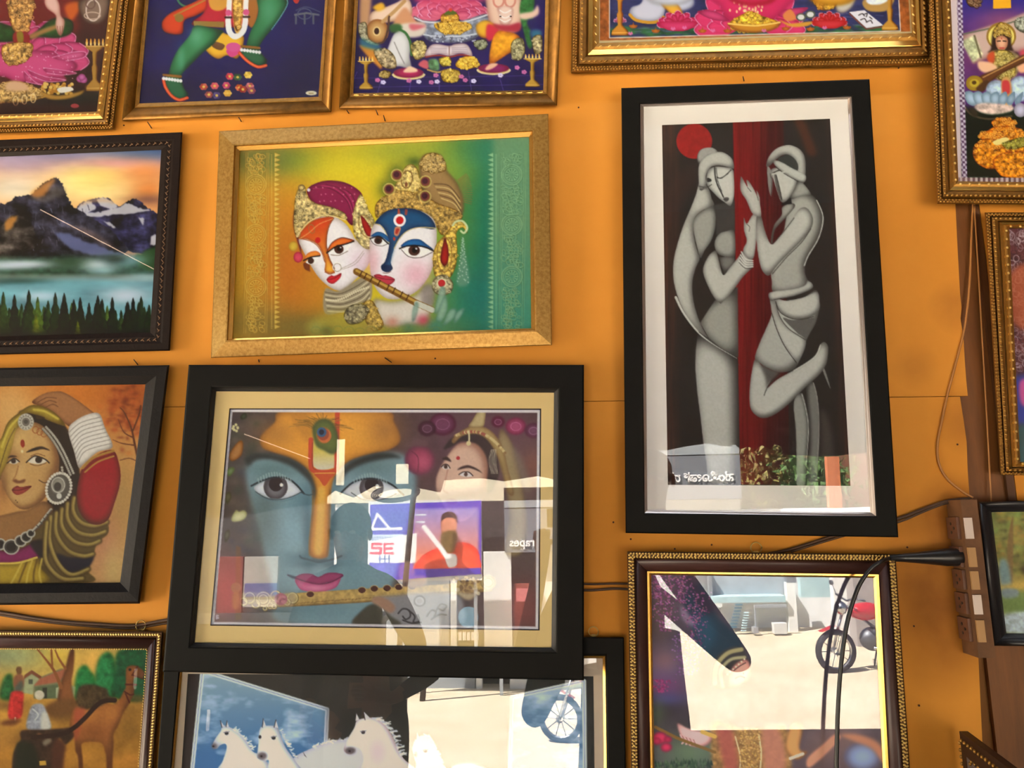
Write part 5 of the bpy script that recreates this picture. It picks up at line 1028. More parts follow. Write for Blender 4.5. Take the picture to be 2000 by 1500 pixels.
def p_RK(c):
    c.T(390, 210, .355); c.a[:] = (190, 148, 50)
    xs = (c.X-390)/.355; c.a[:] = np.stack([np.interp(xs, (200, 420, 560, 900, 1250, 1420, 1560, 1800), v) for v in ((196, 190, 196, 212, 170, 84, 34, 26), (150, 132, 132, 184, 176, 134, 116, 112), (50, 42, 36, 38, 46, 62, 88, 104))], 2)
    for a in ((520, 290, 190, 70, (70, 104, 58), .9), (820, 340, 230, 120, (216, 196, 40), .9), (300, 280, 110, 60, (110, 112, 60), .8), (1130, 230, 200, 60, (150, 160, 60), .8), (1400, 330, 110, 90, (150, 168, 56), .5), (1650, 240, 160, 70, (52, 128, 100), .8), (520, 900, 130, 200, (184, 106, 34), .8), (640, 1000, 70, 160, (190, 128, 40), .7), (300, 1180, 140, 80, (134, 112, 54), .8), (560, 1200, 150, 60, (120, 98, 44), .8), (800, 1220, 260, 50, (120, 112, 58), .8), (1500, 1050, 150, 160, (20, 116, 112), .7), (1300, 1210, 150, 40, (70, 124, 96), .7), (880, 560, 60, 90, (204, 170, 44), .8)): c.G(*a)
    # embossed side borders
    c.P('1612 150 1830 140 1850 1260 1590 1260', (118, 152, 112), 0, soft=6, a=.8, grad=(1700, 600, 1700, 1250, (66, 142, 118)))
    def border(x0, x1, ys, teeth, tx, sg, L, D):
        for x in (x0, x0+10, x1-10, x1): c.L([(x+6, 250), (x-6, 1240)], 1.2, D, a=.5); c.L([(x+9, 250), (x-3, 1240)], 1., L, a=.5)
        xc = (x0+x1)/2
        for i, y in enumerate(ys):
            for r, w in ((56, 2.), (46, 1.4), (34, 1.2)): c.ring(xc+2, y+3, r, r, w, D, a=.6); c.ring(xc, y, r, r, w, L, a=.6)
            for k in range(12): a = k*math.pi/6; c.L([(xc+12*math.cos(a), y+12*math.sin(a)), (xc+32*math.cos(a), y+32*math.sin(a))], 1.5, L, a=.6); c.L([(xc+12*math.cos(a+.2), y+12*math.sin(a+.2)), (xc+32*math.cos(a+.2), y+32*math.sin(a+.2))], 1.2, D, a=.5)
        rs = random.Random(5)
        for y in range(270, 1230, 17):
            if min(abs(y-v) for v in ys) < 58: continue
            for _ in range(4): x = rs.uniform(x0+22, x1-22); r = rs.uniform(9, 20); c.ring(x+2, y+2, r, r*.7, 1.5, D, rs.uniform(0, 90), .6); c.ring(x, y, r, r*.7, 1.2, L, rs.uniform(0, 90), .6)
        for y in range(262, 1220, 27): c.P([(tx, y-13), (tx+sg*32, y), (tx, y+13)], L, 0, a=.75); c.L([(tx, y-13), (tx+sg*32, y), (tx, y+13)], 1., D, 0, a=.5)
        for y in range(262, 1220, 9): c.E(tx-sg*16, y, 4, 3, L, a=.55)
    border(246, 372, (425, 700, 985), 1, 412, 1, (224, 190, 96), (146, 106, 30)); border(1650, 1785, (370, 645, 930), 1, 1615, -1, (160, 196, 150), (62, 106, 70))
    WH = (232, 226, 224); GL = (190, 164, 104)
    # her turban, crown, face
    c.P('515 650 522 560 545 540 560 800 590 890 610 900 580 870 550 780', (96, 34, 40), soft=1); c.E(515, 765, 26, 28, (206, 176, 66), edge=((170, 130, 40), 3)); c.E(542, 825, 26, 30, (206, 70, 96), edge=((160, 40, 60), 3)); c.P('570 860 600 855 606 895 580 892', (120, 60, 30))
    c.P('592 450 640 418 705 403 785 410 850 438 895 482 892 540 860 600 838 650 800 612 760 582 700 548 640 542 600 495', (138, 30, 74), edge=((96, 18, 48), 5))
    for k in range(5): c.L([(600+k*24, 455-k*8), (700+k*30, 440-k*2+k*k*2), (800+k*14, 500+k*8), (840+k*4, 590+k*4)], 2, (176, 62, 104) if k % 2 else (100, 20, 52), a=.8)
    for k in range(18): c.E(640+(k*53) % 220, 440+(k*37) % 110, 4, 4, (196, 120, 130))
    c.P('545 735 562 690 602 640 662 603 740 603 800 638 838 690 862 730 932 782 934 852 902 902 852 952 802 1000 770 1010 720 992 660 942 612 872 575 802', WH, edge=((176, 164, 160), 7)); c.G(880, 850, 40, 50, (206, 168, 186), .5)
    c.P('543 718 570 670 630 620 700 603 738 608 715 642 702 690 696 760 712 832 738 880 744 905 716 914 688 902 690 850 670 790 640 750 590 726', (198, 66, 26), grad=(640, 640, 710, 880, (228, 168, 56)), edge=((160, 74, 30), 3)); c.L('738 610 716 645 702 695 698 760 714 830 742 885', 1.6, (120, 60, 34)); c.L('545 722 595 730 640 754 670 795 688 850', 1.4, (150, 80, 40)); c.E(650, 731, 15, 16, (190, 30, 30)); c.ring(616, 668, 16, 24, 1.6, (150, 110, 60), -15); c.L('550 722 600 690 660 640 735 612', 1.4, (226, 190, 120), a=.7)
    c.P('700 790 728 745 780 720 832 724 852 738 800 752 745 775 716 800', (224, 120, 40), edge=((190, 70, 30), 3)); c.L('700 795 730 742 785 716 850 734', 1.6, (90, 50, 34)); c.P('708 802 740 772 800 756 832 742 815 786 765 810 722 808', (236, 232, 230)); c.E(766, 781, 26, 25, (76, 44, 34)); c.E(768, 780, 12, 12, (22, 14, 12)); c.E(775, 772, 4, 4, (230, 230, 230)); c.L('700 800 745 768 800 752 848 736', 2.8, (26, 20, 18)); c.L('722 810 765 813 815 790', 1.2, (90, 70, 64))
    c.P('573 838 596 802 640 790 666 812 625 822 590 840', (224, 138, 50), edge=((190, 90, 40), 2)); c.P('584 852 618 828 656 822 642 852 612 864', (232, 228, 226)); c.E(612, 845, 17, 17, (70, 42, 34)); c.L('572 842 610 824 662 816', 2.4, (26, 20, 18))
    c.ring(757, 878, 23, 24, 2.2, (240, 236, 230)); c.ring(757, 880, 21, 22, 1., (110, 100, 90)); c.L('780 885 850 850 900 790', 1., (150, 140, 134)); c.L('778 892 855 862 905 800', 1., (150, 140, 134)); c.L('690 905 716 916 742 908', 2, (150, 86, 50)); c.P('698 946 722 925 742 928 778 912 772 940 738 970 712 966', (206, 40, 52), edge=((150, 24, 40), 2)); c.L('700 947 740 940 776 915', 1.2, (110, 20, 30))
    gold_tex(c, '518 655 520 560 526 500 540 455 562 428 580 440 592 490 640 528 720 548 795 580 806 616 760 600 700 592 650 602 595 634 555 680 535 712', (188, 166, 112), 90, 4); c.L('535 712 556 680 596 634 652 602 705 592 800 618', 2, (226, 206, 150)); c.ring(560, 440, 16, 14, 2, (120, 96, 60)); c.E(600, 455, 9, 9, (220, 210, 220))
    gold_tex(c, '843 600 858 530 884 478 902 505 932 570 962 630 952 720 930 778 882 752 850 692', (206, 186, 128), 40, 6); c.P('886 596 922 632 950 690 930 712 902 672', (170, 34, 30), edge=((110, 20, 20), 3)); c.ring(915, 655, 36, 66, 1.6, (150, 116, 60), -22)
    c.P('690 1000 760 1012 850 960 935 920 945 1050 880 1080 800 1120 690 1135', (150, 138, 112), soft=1)
    for k in range(8): c.L([(690+k*2, 1015+k*15), (770+k*4, 1025+k*14), (860+k*6, 985+k*15), (935, 935+k*16)], 2.2 if k % 2 else 1.6, (206, 192, 158) if k % 2 else (96, 84, 64))
    for k in range(22): c.E(695+k*11, 1058-0.0*k-(k*.16)**2*6+8*math.sin(k*.3), 5, 7, (222, 210, 176))
    c.P('600 1200 680 1140 800 1130 900 1110 980 1180 1000 1250 640 1250', (170, 156, 62), soft=8, a=.8)
    # his crown and face
    for x, y, rx, ry in ((1085, 370, 55, 60), (1040, 450, 60, 55), (1240, 405, 60, 60), (1245, 490, 55, 50), (1180, 300, 50, 30)): c.G(x, y, rx*.7, ry*.7, (74, 92, 36), .9)
    c.P('1205 335 1225 270 1270 252 1320 258 1348 300 1362 350 1420 420 1452 520 1440 600 1380 600 1300 545 1240 480', (156, 124, 78), soft=2, edge=((110, 84, 50), 7)); gold_tex(c, '1215 320 1240 262 1300 254 1345 290 1352 345 1290 360 1230 345', (178, 148, 92), 50, 7)
    for k in range(6): c.L([(1290+k*8, 420+k*16), (1370+k*6, 430+k*20), (1430+k*2, 500+k*18)], 2, (206, 178, 120) if k % 2 else (104, 78, 48))
    for k in range(16): a = -1.1+k*.1; c.L([(1400+40*math.cos(a), 480+90*math.sin(a)), (1440+60*math.cos(a), 480+130*math.sin(a))], 1.3, (150, 100, 60), a=.7)
    gold_tex(c, '972 605 968 540 1000 500 1050 470 1075 430 1110 380 1130 330 1170 314 1202 350 1212 420 1255 490 1315 530 1400 560 1445 600 1392 665 1335 702 1300 650 1262 600 1180 562 1070 556 1010 582', (176, 142, 76), 260, 9)
    gold_tex(c, '1070 450 1100 390 1135 325 1172 316 1200 350 1212 430 1195 470 1140 460', (204, 178, 110), 60, 12); c.ring(1140, 395, 30, 48, 2, (120, 88, 40), 10); c.E(1136, 425, 8, 14, (120, 70, 40))
    for x, y in ((1085, 372), (1042, 450), (1242, 408), (1240, 490)): c.E(x, y, 33, 33, (150, 128, 60)); c.E(x, y, 25, 25, (120, 60, 54)); c.E(x-2, y-2, 16, 16, (72, 30, 44)); c.ring(x, y, 32, 32, 1.4, (206, 182, 112))
    c.P('940 700 962 640 1002 590 1072 558 1182 560 1272 600 1302 662 1302 760 1282 880 1240 962 1180 1022 1100 1054 1030 1052 980 1012 946 942 934 832', WH, edge=((184, 170, 168), 8)); c.G(1190, 920, 60, 55, (226, 160, 176), .7); c.G(955, 850, 26, 60, (222, 160, 170), .6)
    c.P('962 640 1008 585 1072 558 1182 560 1262 600 1298 655 1280 672 1205 662 1142 682 1102 722 1072 772 1052 850 1062 888 1035 908 1005 898 998 872 1018 850 1034 800 1042 742 1022 682 992 645', (28, 82, 122), edge=((20, 46, 78), 6)); c.L('1104 600 1080 720 1046 860', 5, (70, 120, 150), soft=2, a=.5); c.L('1298 664 1205 660 1142 680 1100 720 1070 775', 1.8, (190, 170, 120)); c.L('962 640 995 650 1024 688 1042 745', 1.6, (190, 170, 120)); c.E(1030, 885, 26, 18, (22, 48, 84))
    c.P('1090 560 1100 560 1104 590 1088 590', (176, 80, 60), 0); c.P('1130 560 1145 562 1140 595 1128 592', (150, 70, 60), 0); c.E(1100, 622, 34, 35, (236, 230, 226)); c.E(1101, 622, 21, 22, (200, 30, 34)); c.P('1076 660 1106 662 1092 706 1070 700', (190, 130, 100)); c.P('1082 668 1098 670 1088 696 1076 692', (170, 50, 40)); c.E(1070, 724, 7, 10, (180, 60, 50))
    c.P('1106 764 1146 732 1206 726 1252 756 1284 784 1206 764 1146 772', (28, 104, 160), edge=((18, 66, 112), 3)); c.P('1110 778 1160 762 1232 770 1272 792 1212 822 1150 816', (238, 234, 232)); c.E(1180, 788, 32, 29, (72, 40, 32)); c.E(1182, 787, 15, 15, (20, 12, 12)); c.E(1192, 778, 5, 5, (236, 236, 236)); c.L('1100 776 1156 760 1232 766 1296 794', 2.8, (24, 20, 22)); c.L('1110 782 1150 820 1212 826 1280 796', 1.4, (80, 70, 74))
    c.P('942 710 982 684 1030 706 1042 742 1000 714', (28, 100, 152), edge=((18, 66, 110), 2)); c.P('942 724 990 714 1032 748 990 758 956 748', (236, 232, 230)); c.E(982, 733, 22, 20, (70, 40, 32)); c.E(982, 732, 10, 10, (20, 12, 12)); c.L('938 722 988 710 1038 750', 2.6, (24, 20, 22)); c.L('942 728 960 752 1000 762 1030 752', 1.2, (80, 70, 74))
    c.P('958 926 985 918 1008 926 1030 926 1074 946 1052 974 1015 978 985 958', (196, 62, 78), edge=((140, 34, 54), 2)); c.L('960 928 1010 942 1072 948', 1.3, (110, 24, 40)); c.L('1010 910 1030 912 1052 902', 1.4, (120, 90, 90))
    # shoulders, ear ornaments, flute, hand
    c.P('955 1060 1040 1066 1110 1060 1190 1030 1250 975 1290 1000 1280 1100 1240 1180 1150 1200 1000 1195', (214, 206, 192), soft=3, edge=((150, 140, 120), 8)); c.P('1230 980 1290 1000 1280 1090 1220 1090', (120, 110, 104), soft=4, a=.7)
    gold_tex(c, '895 1090 945 1062 985 1130 1010 1200 960 1230 915 1180', (182, 152, 78), 30, 15); gold_tex(c, '795 1140 830 1090 900 1085 930 1120 890 1180 820 1190', (150, 140, 108), 24, 16)
    gold_tex(c, '1288 900 1284 822 1300 760 1340 712 1392 650 1420 622 1462 645 1470 690 1446 660 1412 690 1416 780 1410 862 1382 930 1340 946 1302 932', (206, 172, 84), 60, 18); c.P('1350 718 1370 790 1366 850 1346 874 1324 842 1332 780', (176, 36, 30), edge=((96, 20, 18), 4)); c.ring(1347, 810, 40, 96, 1.8, (150, 110, 44)); c.L('1392 650 1410 628 1445 625 1472 660 1455 690 1438 680', 4, (196, 206, 160))
    c.E(1335, 978, 58, 58, (160, 150, 118), edge=((110, 100, 76), 4)); gold_tex(c, '1285 960 1335 925 1390 960 1385 1010 1335 1035 1288 1010', (170, 160, 126), 24, 19); c.E(1331, 967, 20, 20, (190, 44, 48)); c.ring(1331, 967, 24, 24, 2, (226, 216, 180))
    c.P('1446 700 1456 780 1484 960 1414 972 1436 820', (104, 146, 124), soft=2, a=.8)
    for k in range(46): y = 720+k*5.4; w = (y-700)*.12; c.E(1448+math.sin(k*2.4)*w, y, 4, 4, (190, 206, 190), a=.7)
    c.L('862 902 1000 975 1190 1075 1275 1112', 13, (122, 84, 32), 0); c.L('864 897 1000 969 1190 1069 1270 1104', 5, (190, 152, 70), 0); c.L('1195 1078 1278 1114', 11, (196, 196, 180), 0)
    for t in (.06, .12, .2, .3, .42, .5, .6, .68): x, y = 862+413*t, 902+210*t; c.L([(x+7, y-14), (x-7, y+14)], 2.2, (70, 40, 16), 0)
    for p in ('1318 1010 1338 985 1352 1010 1345 1070 1320 1120 1290 1130', '1345 1040 1362 1060 1362 1120 1330 1180 1300 1160', '1190 1070 1204 1090 1190 1160 1168 1180 1172 1110', '1370 1120 1410 1110 1400 1160 1340 1200', '1410 1130 1455 1105 1440 1150 1400 1190'): c.P(p, (150, 178, 160), soft=1.5, edge=((96, 134, 120), 4), a=.85)
    for x, y, col in ((1060, 1180, (190, 130, 110)), (1230, 1170, (196, 70, 90)), (640, 1210, (150, 150, 80)), (930, 1220, (160, 140, 70)), (1150, 1215, (80, 120, 90)), (700, 1230, (100, 100, 50)), (1300, 1200, (70, 130, 110))): c.G(x, y, 26, 22, col, .8)
    for k in range(12): c.ring(640+k*60, 1225+6*math.sin(k*2), 26, 18, 1.4, (110, 130, 70), a=.5)
    c.T(); c.N(.05, 3, seed=4)
PAINT['RK'] = p_RK

def p_MT(c):
    c.T(0, 240, .3133); z = (c.Y-240)/.3133; x = c.X/.3133
    c.a[:] = np.stack([np.interp(z, (170, 250, 330, 430, 520, 700), v) for v in ((132, 206, 232, 240, 222, 200), (140, 152, 180, 204, 166, 140), (168, 150, 140, 148, 110, 100))], 2)
    for a in ((950, 180, 200, 60, (84, 112, 150), .9), (80, 240, 200, 50, (176, 156, 176), .8), (560, 370, 190, 90, (252, 226, 140), .9), (640, 320, 120, 50, (250, 214, 120), .7), (900, 300, 120, 50, (228, 148, 84), .9), (930, 430, 90, 70, (222, 134, 66), .9), (930, 480, 90, 26, (132, 92, 78), .8), (60, 400, 130, 60, (226, 214, 190), .8), (-400, 350, 250, 90, (236, 190, 130), .8), (420, 200, 160, 30, (150, 140, 166), .7), (700, 250, 150, 22, (214, 150, 140), .7)): c.G(*a)
    c.N(.10, 70, 20, 3)
    rough = lambda p, amp, sd: np.array([(q[0]+random.Random(sd+i).gauss(0, amp), q[1]+random.Random(sd+99+i).gauss(0, amp)) for i, q in enumerate(spl(pts(p), 7))])
    def rock(p, col, amp, sd, shade=.75, fine=12):
        q = rough(p, amp, sd); m = c.M(q, 0, .4); n = fbm(c.H, c.W, 26, 15, sd, 5); n2 = fbm(c.H, c.W, fine, 30, sd+5, 4)
        k = np.clip(.55+shade*(n-.5)*2+.6*(n2-.5), .15, 1.9); c.a += (np.array(col, np.float32)*k[..., None]-c.a)*m[..., None]; return m
    rock('470 540 500 505 560 480 620 468 680 474 740 520 800 488 850 474 905 522 975 560 1010 600 1010 800 800 800 640 700 500 600', (84, 80, 116), 3, 3)
    for p in ('480 540 520 500 560 490 600 530 560 560 520 570', '600 480 660 470 730 520 690 540 630 520', '750 525 800 500 860 530 940 545 880 560 700 575 560 590 530 570 640 555', '640 610 700 630 720 660 680 640', '860 590 900 600 890 640', '940 710 975 700 970 760 940 760'): c.P(rough(p, 3, 8), (208, 200, 194), 0, soft=.8, a=.85)
    c.P(rough('480 520 540 480 640 470 720 500 660 500 560 500', 4, 4), (216, 166, 104), 0, soft=2, a=.5)
    m = rock('-800 560 -600 430 -420 380 -300 450 -160 500 -60 520 0 505 60 492 110 455 190 447 240 402 300 362 345 340 382 380 407 430 432 490 470 532 540 575 620 620 720 700 800 800 640 850 200 880 -800 900', (88, 84, 96), 4, 21)
    c.P(rough('185 455 240 404 300 364 345 345 320 400 280 450 230 475', 5, 31), (214, 142, 70), 0, soft=3, a=.75); c.P(rough('190 470 290 460 330 400 390 400 410 440 350 470 280 500', 5, 33), (120, 108, 96), 0, soft=3, a=.6)
    for k in range(60): rs = random.Random(k); X = rs.uniform(20, 560); Y = rs.uniform(500, 760); c.L([(X, Y), (X+rs.uniform(-8, 14), Y+rs.uniform(14, 44))], rs.uniform(.8, 2), rs.choice([(140, 138, 150), (40, 38, 46), (112, 104, 110)]), a=.6)
    c.P(rough('340 690 420 690 560 750 700 800 800 826 640 830 480 800 400 760', 4, 41), (104, 108, 138), 0, soft=2, a=.9); c.P('430 640 520 690 640 760 760 800 660 730 540 660', (128, 104, 96), soft=3, a=.6)
    rock('-500 820 -300 640 -120 690 0 650 60 590 100 574 180 612 222 692 216 780 120 832 0 860 -400 880', (116, 104, 92), 4, 51); c.P(rough('20 640 60 594 105 578 90 630 40 680', 4, 55), (206, 140, 66), 0, soft=2, a=.8)
    g = np.clip((z-815)/40, 0, 1)*np.clip((985-z)/50, 0, 1); c.a += (np.array((48, 76, 56), np.float32)*(.6+.8*fbm(c.H, c.W, 14, 8, 6))[..., None]-c.a)*g[..., None]
    c.P(rough('840 830 900 800 1010 770 1010 920 860 900', 4, 61), (54, 82, 46), 0, soft=2)
    t = np.clip((z-935)/60, 0, 1); mist = np.array((112, 156, 158), np.float32)*(.75+.5*fbm(c.H, c.W, 60, 22, 9))[..., None]; c.a += (mist-c.a)*t[..., None]
    for a in ((150, 880, 150, 18, (204, 206, 204), .9), (40, 890, 120, 16, (196, 200, 200), .8), (610, 885, 90, 30, (206, 212, 208), .9), (790, 855, 80, 30, (150, 190, 190), .8), (640, 920, 60, 18, (160, 190, 186), .7), (780, 1075, 110, 40, (214, 214, 214), .8), (260, 1080, 90, 24, (196, 208, 208), .8), (500, 1000, 200, 30, (120, 168, 170), .6), (900, 960, 90, 22, (170, 200, 200), .6), (120, 985, 150, 16, (40, 74, 62), .7), (430, 870, 70, 30, (60, 84, 58), .8), (720, 850, 60, 24, (48, 60, 52), .8), (-300, 900, 200, 30, (196, 202, 200), .8)): c.G(*a)
    rs = random.Random(12)
    trees = [(rs.uniform(-800, 1000), rs.uniform(1120, 1180), rs.uniform(1330, 1400), 0) for _ in range(46)]+[(rs.uniform(-800, 980), rs.uniform(1085, 1190), 1400, 1) for _ in range(60)]
    trees += [(180, 1045, 1400, 1), (345, 1062, 1400, 1), (400, 1066, 1400, 1), (500, 1092, 1400, 1), (235, 1090, 1400, 1), (90, 1075, 1400, 1), (610, 1080, 1400, 1), (700, 1092, 1400, 1), (830, 1095, 1400, 1), (460, 1105, 1400, 1), (20, 1060, 1400, 1), (790, 1125, 1400, 1), (915, 1180, 1400, 1), (225, 1195, 1340, 2), (485, 1240, 1340, 2)]
    for X, top, bot, kd in trees:
        if X > 840 and top < 1150 and kd == 0: continue
        col = rs.choice([(66, 88, 34), (88, 108, 40), (54, 76, 40)]) if kd == 0 else rs.choice([(26, 42, 26), (36, 54, 28), (48, 68, 28), (84, 104, 36)]) if kd == 1 else (124, 128, 40)
        h = bot-top; P = []
        n = 9
        for i in range(n): P.append((X-(3+i/n*h*.13)*(1+.5*(i % 2)), top+h*i/n*.9))
        P = [(X, top-6)]+P; R = [(2*X-a, b+rs.uniform(-3, 3)) for a, b in reversed(P[1:])]; c.P(P+R, col, 0, a=.95, tex=.8, light=(2, 0, 3, lt(col, -26)))
    t = np.clip((z-1270)/70, 0, .85); c.a += (np.array((20, 24, 16), np.float32)-c.a)*t[..., None]
    c.T()
PAINT['MT'] = p_MT

def p_BD(c):
    c.T(0, 690, .3665); z = (c.Y-690)/.3665; x = c.X/.3665
    c.a[:] = np.stack([np.interp(z, (170, 300, 600, 900, 1220), v) for v in ((200, 212, 206, 196, 200), (122, 148, 150, 150, 160), (54, 84, 92, 92, 104))], 2)
    for a in ((60, 300, 130, 130, (218, 178, 118), .9), (480, 230, 200, 60, (204, 122, 50), .9), (700, 260, 90, 90, (160, 76, 42), .7), (600, 330, 80, 90, (196, 120, 60), .7), (640, 760, 60, 180, (176, 140, 84), .8), (560, 1050, 60, 150, (186, 116, 96), .7), (600, 1150, 50, 100, (206, 176, 116), .8), (-200, 600, 150, 300, (190, 120, 60), .8)): c.G(*a)
    rs = random.Random(6)
    for k in range(150): X, Y = rs.gauss(680, 60), rs.gauss(310, 80); c.G(X, Y, rs.uniform(5, 16), rs.uniform(4, 12), rs.choice([(150, 66, 40), (186, 92, 48), (120, 56, 40), (206, 116, 56)]), .5)
    c.L('735 560 715 470 700 400 665 320 640 290', 5, (104, 62, 44), w2=1.5); c.L('705 420 740 330 750 280', 3, (104, 62, 44)); c.L('712 450 660 420 630 350', 3, (112, 66, 46), w2=1.); c.L('720 490 650 480 600 460', 3, (112, 66, 46), w2=1.); c.L('740 580 690 560 640 570', 2, (120, 76, 52))
    # shawl and hair behind
    SH = (116, 96, 50)
    c.P('230 860 330 800 420 640 560 880 575 960 520 1010 495 1085 470 1160 460 1225 -200 1225 -200 1000 100 1000', (96, 78, 42), soft=1)
    c.P('100 330 190 300 300 330 345 385 385 450 412 560 425 640 420 740 380 830 300 860 250 800 280 740 310 640 290 500', (38, 26, 22), soft=1.5)
    # raised forearm and hand
    c.P('170 262 235 216 305 204 345 212 410 250 500 318 520 340 400 385 368 392 300 335 240 292', (166, 116, 78), light=(-1, -2, 7, (104, 64, 40))); 
    for p in ('200 262 250 236 300 240', '215 275 262 252 300 262', '240 290 280 272 310 285'): c.L(p, 1.4, (110, 70, 44))
    # veil
    c.P('-160 700 -60 480 0 462 40 372 100 318 165 278 235 288 300 325 348 388 262 362 200 332 140 322 112 350 98 402 62 540 20 640 -40 720', (170, 146, 56), edge=((104, 82, 30), 6)); c.L('10 500 50 400 110 335', 4, (206, 184, 84), soft=1); c.L('180 300 240 310 310 350', 4, (206, 184, 84), soft=1); c.P('190 330 240 345 200 352', (60, 44, 26)); c.L('-10 640 40 480 80 400', 2, (96, 76, 34))
    # face
    c.P('92 402 172 368 242 400 292 480 312 572 302 642 262 722 230 782 150 832 92 822 40 762 10 690 8 650 40 582 70 482', (196, 156, 102), light=(-5, -1, 13, (116, 76, 46))); c.G(110, 470, 40, 50, (210, 172, 112), .6); c.G(110, 600, 16, 60, (214, 176, 120), .6); c.G(200, 660, 40, 50, (190, 146, 92), .5); c.G(280, 690, 30, 60, (120, 80, 50), .6); c.G(20, 700, 20, 60, (120, 80, 50), .6); c.G(75, 560, 26, 30, (140, 96, 60), .6)
    c.P('138 530 175 508 222 498 268 520 225 512 180 522', (40, 24, 20), soft=.6); c.P('40 560 60 545 92 552 60 556', (48, 28, 22), soft=.6); c.P('148 578 188 550 236 566 246 580 202 592', (214, 204, 190)); c.E(206, 569, 19, 18, (56, 36, 28)); c.E(207, 568, 9, 9, (14, 10, 10)); c.L('140 582 185 548 238 564 262 584', 2.4, (28, 18, 16)); c.L('160 590 202 598 246 584', 1.2, (90, 56, 40)); c.P('44 582 74 562 100 578 78 592', (206, 194, 178)); c.E(72, 576, 13, 13, (50, 32, 26)); c.L('38 586 74 560 104 578', 2., (28, 18, 16)); c.L('165 548 200 536 240 548', 1.4, (110, 70, 46))
    c.P('112 466 126 464 132 490 122 504 110 490', (150, 48, 34)); c.E(118, 524, 7, 8, (224, 206, 160)); c.L('98 600 84 650 70 672', 1.6, (140, 92, 58), soft=.8); c.P('66 680 84 672 100 680 134 672 128 690 90 694', (120, 74, 48), soft=1); c.P('64 726 90 708 112 714 168 708 136 740 98 756 74 748', (156, 66, 60), light=(0, 1, 4, (110, 40, 40))); c.L('64 728 110 728 166 710', 1.3, (80, 28, 28)); c.E(84, 785, 3, 3, (40, 20, 16)); c.E(92, 795, 3, 3, (40, 20, 16))
    c.L('208 676 240 690 275 668 272 650', 1.5, (70, 44, 30)); 
    for k in range(3): c.ring(190+k*22, 408+k*10, 16, 18, 1.4, (150, 84, 46))
    # jewellery
    SV, SD = (176, 170, 158), (84, 80, 74)
    c.E(138, 366, 42, 44, (120, 112, 104)); c.ring(138, 366, 40, 42, 2, SV); c.ring(138, 366, 24, 26, 2, (196, 190, 178)); c.E(138, 366, 12, 12, SD)
    for k in range(14): a = k*.449; c.E(138+34*math.cos(a), 366+36*math.sin(a), 6, 6, (190, 182, 172))
    for k in range(34): t = k/33; X = 238+145*t; Y = 400+245*t-30*math.sin(t*3.1); c.E(X-8, Y+5, 8, 8, SD); c.E(X-8, Y+4, 6, 6, SV); c.E(X+8, Y-4, 8, 8, SD); c.E(X+8, Y-5, 6, 6, (190, 184, 172))
    c.E(313, 720, 64, 82, (92, 86, 80), 18); c.E(310, 705, 42, 50, (150, 144, 134), 18, edge=((100, 96, 88), 4)); c.E(307, 712, 20, 24, (70, 68, 64)); c.E(315, 762, 14, 16, (206, 200, 190)); c.ring(310, 702, 34, 40, 1.6, (206, 200, 188))
    for k in range(30): a = k*2*math.pi/30; u, v = 64*math.cos(a), 82*math.sin(a); c.E(313+u*.95-v*.31, 720+u*.31+v*.95, 8, 8, (216, 208, 194))
    for k in range(3): c.E(330+k*2, 610+k*14, 7, 7, SV)
    c.P('70 850 150 835 230 790 285 830 240 900 190 950 100 1000 -40 1040 -60 900', (150, 108, 66), soft=1, light=(-3, -2, 10, (92, 60, 36)))
    c.P('-120 1100 -60 1040 60 1060 200 1008 214 1082 110 1118 -100 1120', (134, 34, 92), edge=((92, 22, 60), 5))
    for X, Y, r in ((-60, 1050, 40), (0, 1018, 30), (60, 1032, 40), (110, 1000, 30), (140, 980, 28), (165, 960, 20)): c.E(X, Y, r, r*.95, (40, 36, 36)); c.ring(X, Y, r, r*.95, 3, SV); c.ring(X, Y, r*.74, r*.7, 1.6, SD)
    c.L('176 945 215 905 272 832', 5, SV, 0); c.L('178 950 218 910 274 836', 2, SD, 0)
    for k in range(4): c.L([(196+k*18, 918-k*20), (208+k*18, 930-k*20)], 2., SD, 0)
    # folds of the shawl
    c.P('300 1070 380 1090 495 1072 480 1130 420 1170 370 1178 320 1140', (28, 26, 46), soft=2); c.P('160 1010 260 1000 250 1090 215 1090', (34, 26, 34), soft=2)
    for i, p in enumerate(('395 770 390 840 430 900 500 920 570 900', '360 800 360 880 410 950 490 970 560 950', '330 830 330 920 390 1000 470 1020 530 1000', '300 850 300 960 360 1050 440 1080 495 1070', '270 870 265 1000 310 1120 380 1180 470 1150', '250 900 240 1020 250 1120 330 1200 440 1200')): c.L(p, 11, (70, 54, 28), soft=1.5); c.L(p, 6, (156, 132, 72), soft=1.5); c.L(np.array(pts(p))+np.array((4, -5)), 2, (196, 172, 108), soft=1, a=.7)
    c.P('-200 1125 0 1122 100 1118 195 1088 215 1140 240 1225 -200 1225', (176, 146, 46), soft=1, edge=((120, 96, 30), 6)); 
    for k in range(5): c.L([(120+k*26, 1110-k*4), (90+k*30, 1170), (60+k*40, 1225)], 3, (104, 78, 30) if k % 2 else (206, 178, 84), soft=1)
    c.L('0 1120 100 1116 196 1088', 4, (206, 178, 84))
    # sleeve and bangles
    c.P('428 640 450 600 520 540 600 518 632 580 642 680 610 800 572 892 500 914 432 862 408 760', (160, 30, 46), light=(1, -2, 12, (84, 16, 26)))
    c.L('440 612 500 556 604 520', 5, (170, 128, 60)); c.L('450 622 510 570 606 536', 3, (120, 40, 40)); c.L('452 634 520 580 606 548', 3, (176, 140, 66))
    c.P('364 412 400 362 470 326 530 324 560 400 600 500 520 528 450 588 420 612 396 530', (224, 216, 208), light=(-1, -1, 7, (150, 140, 134)))
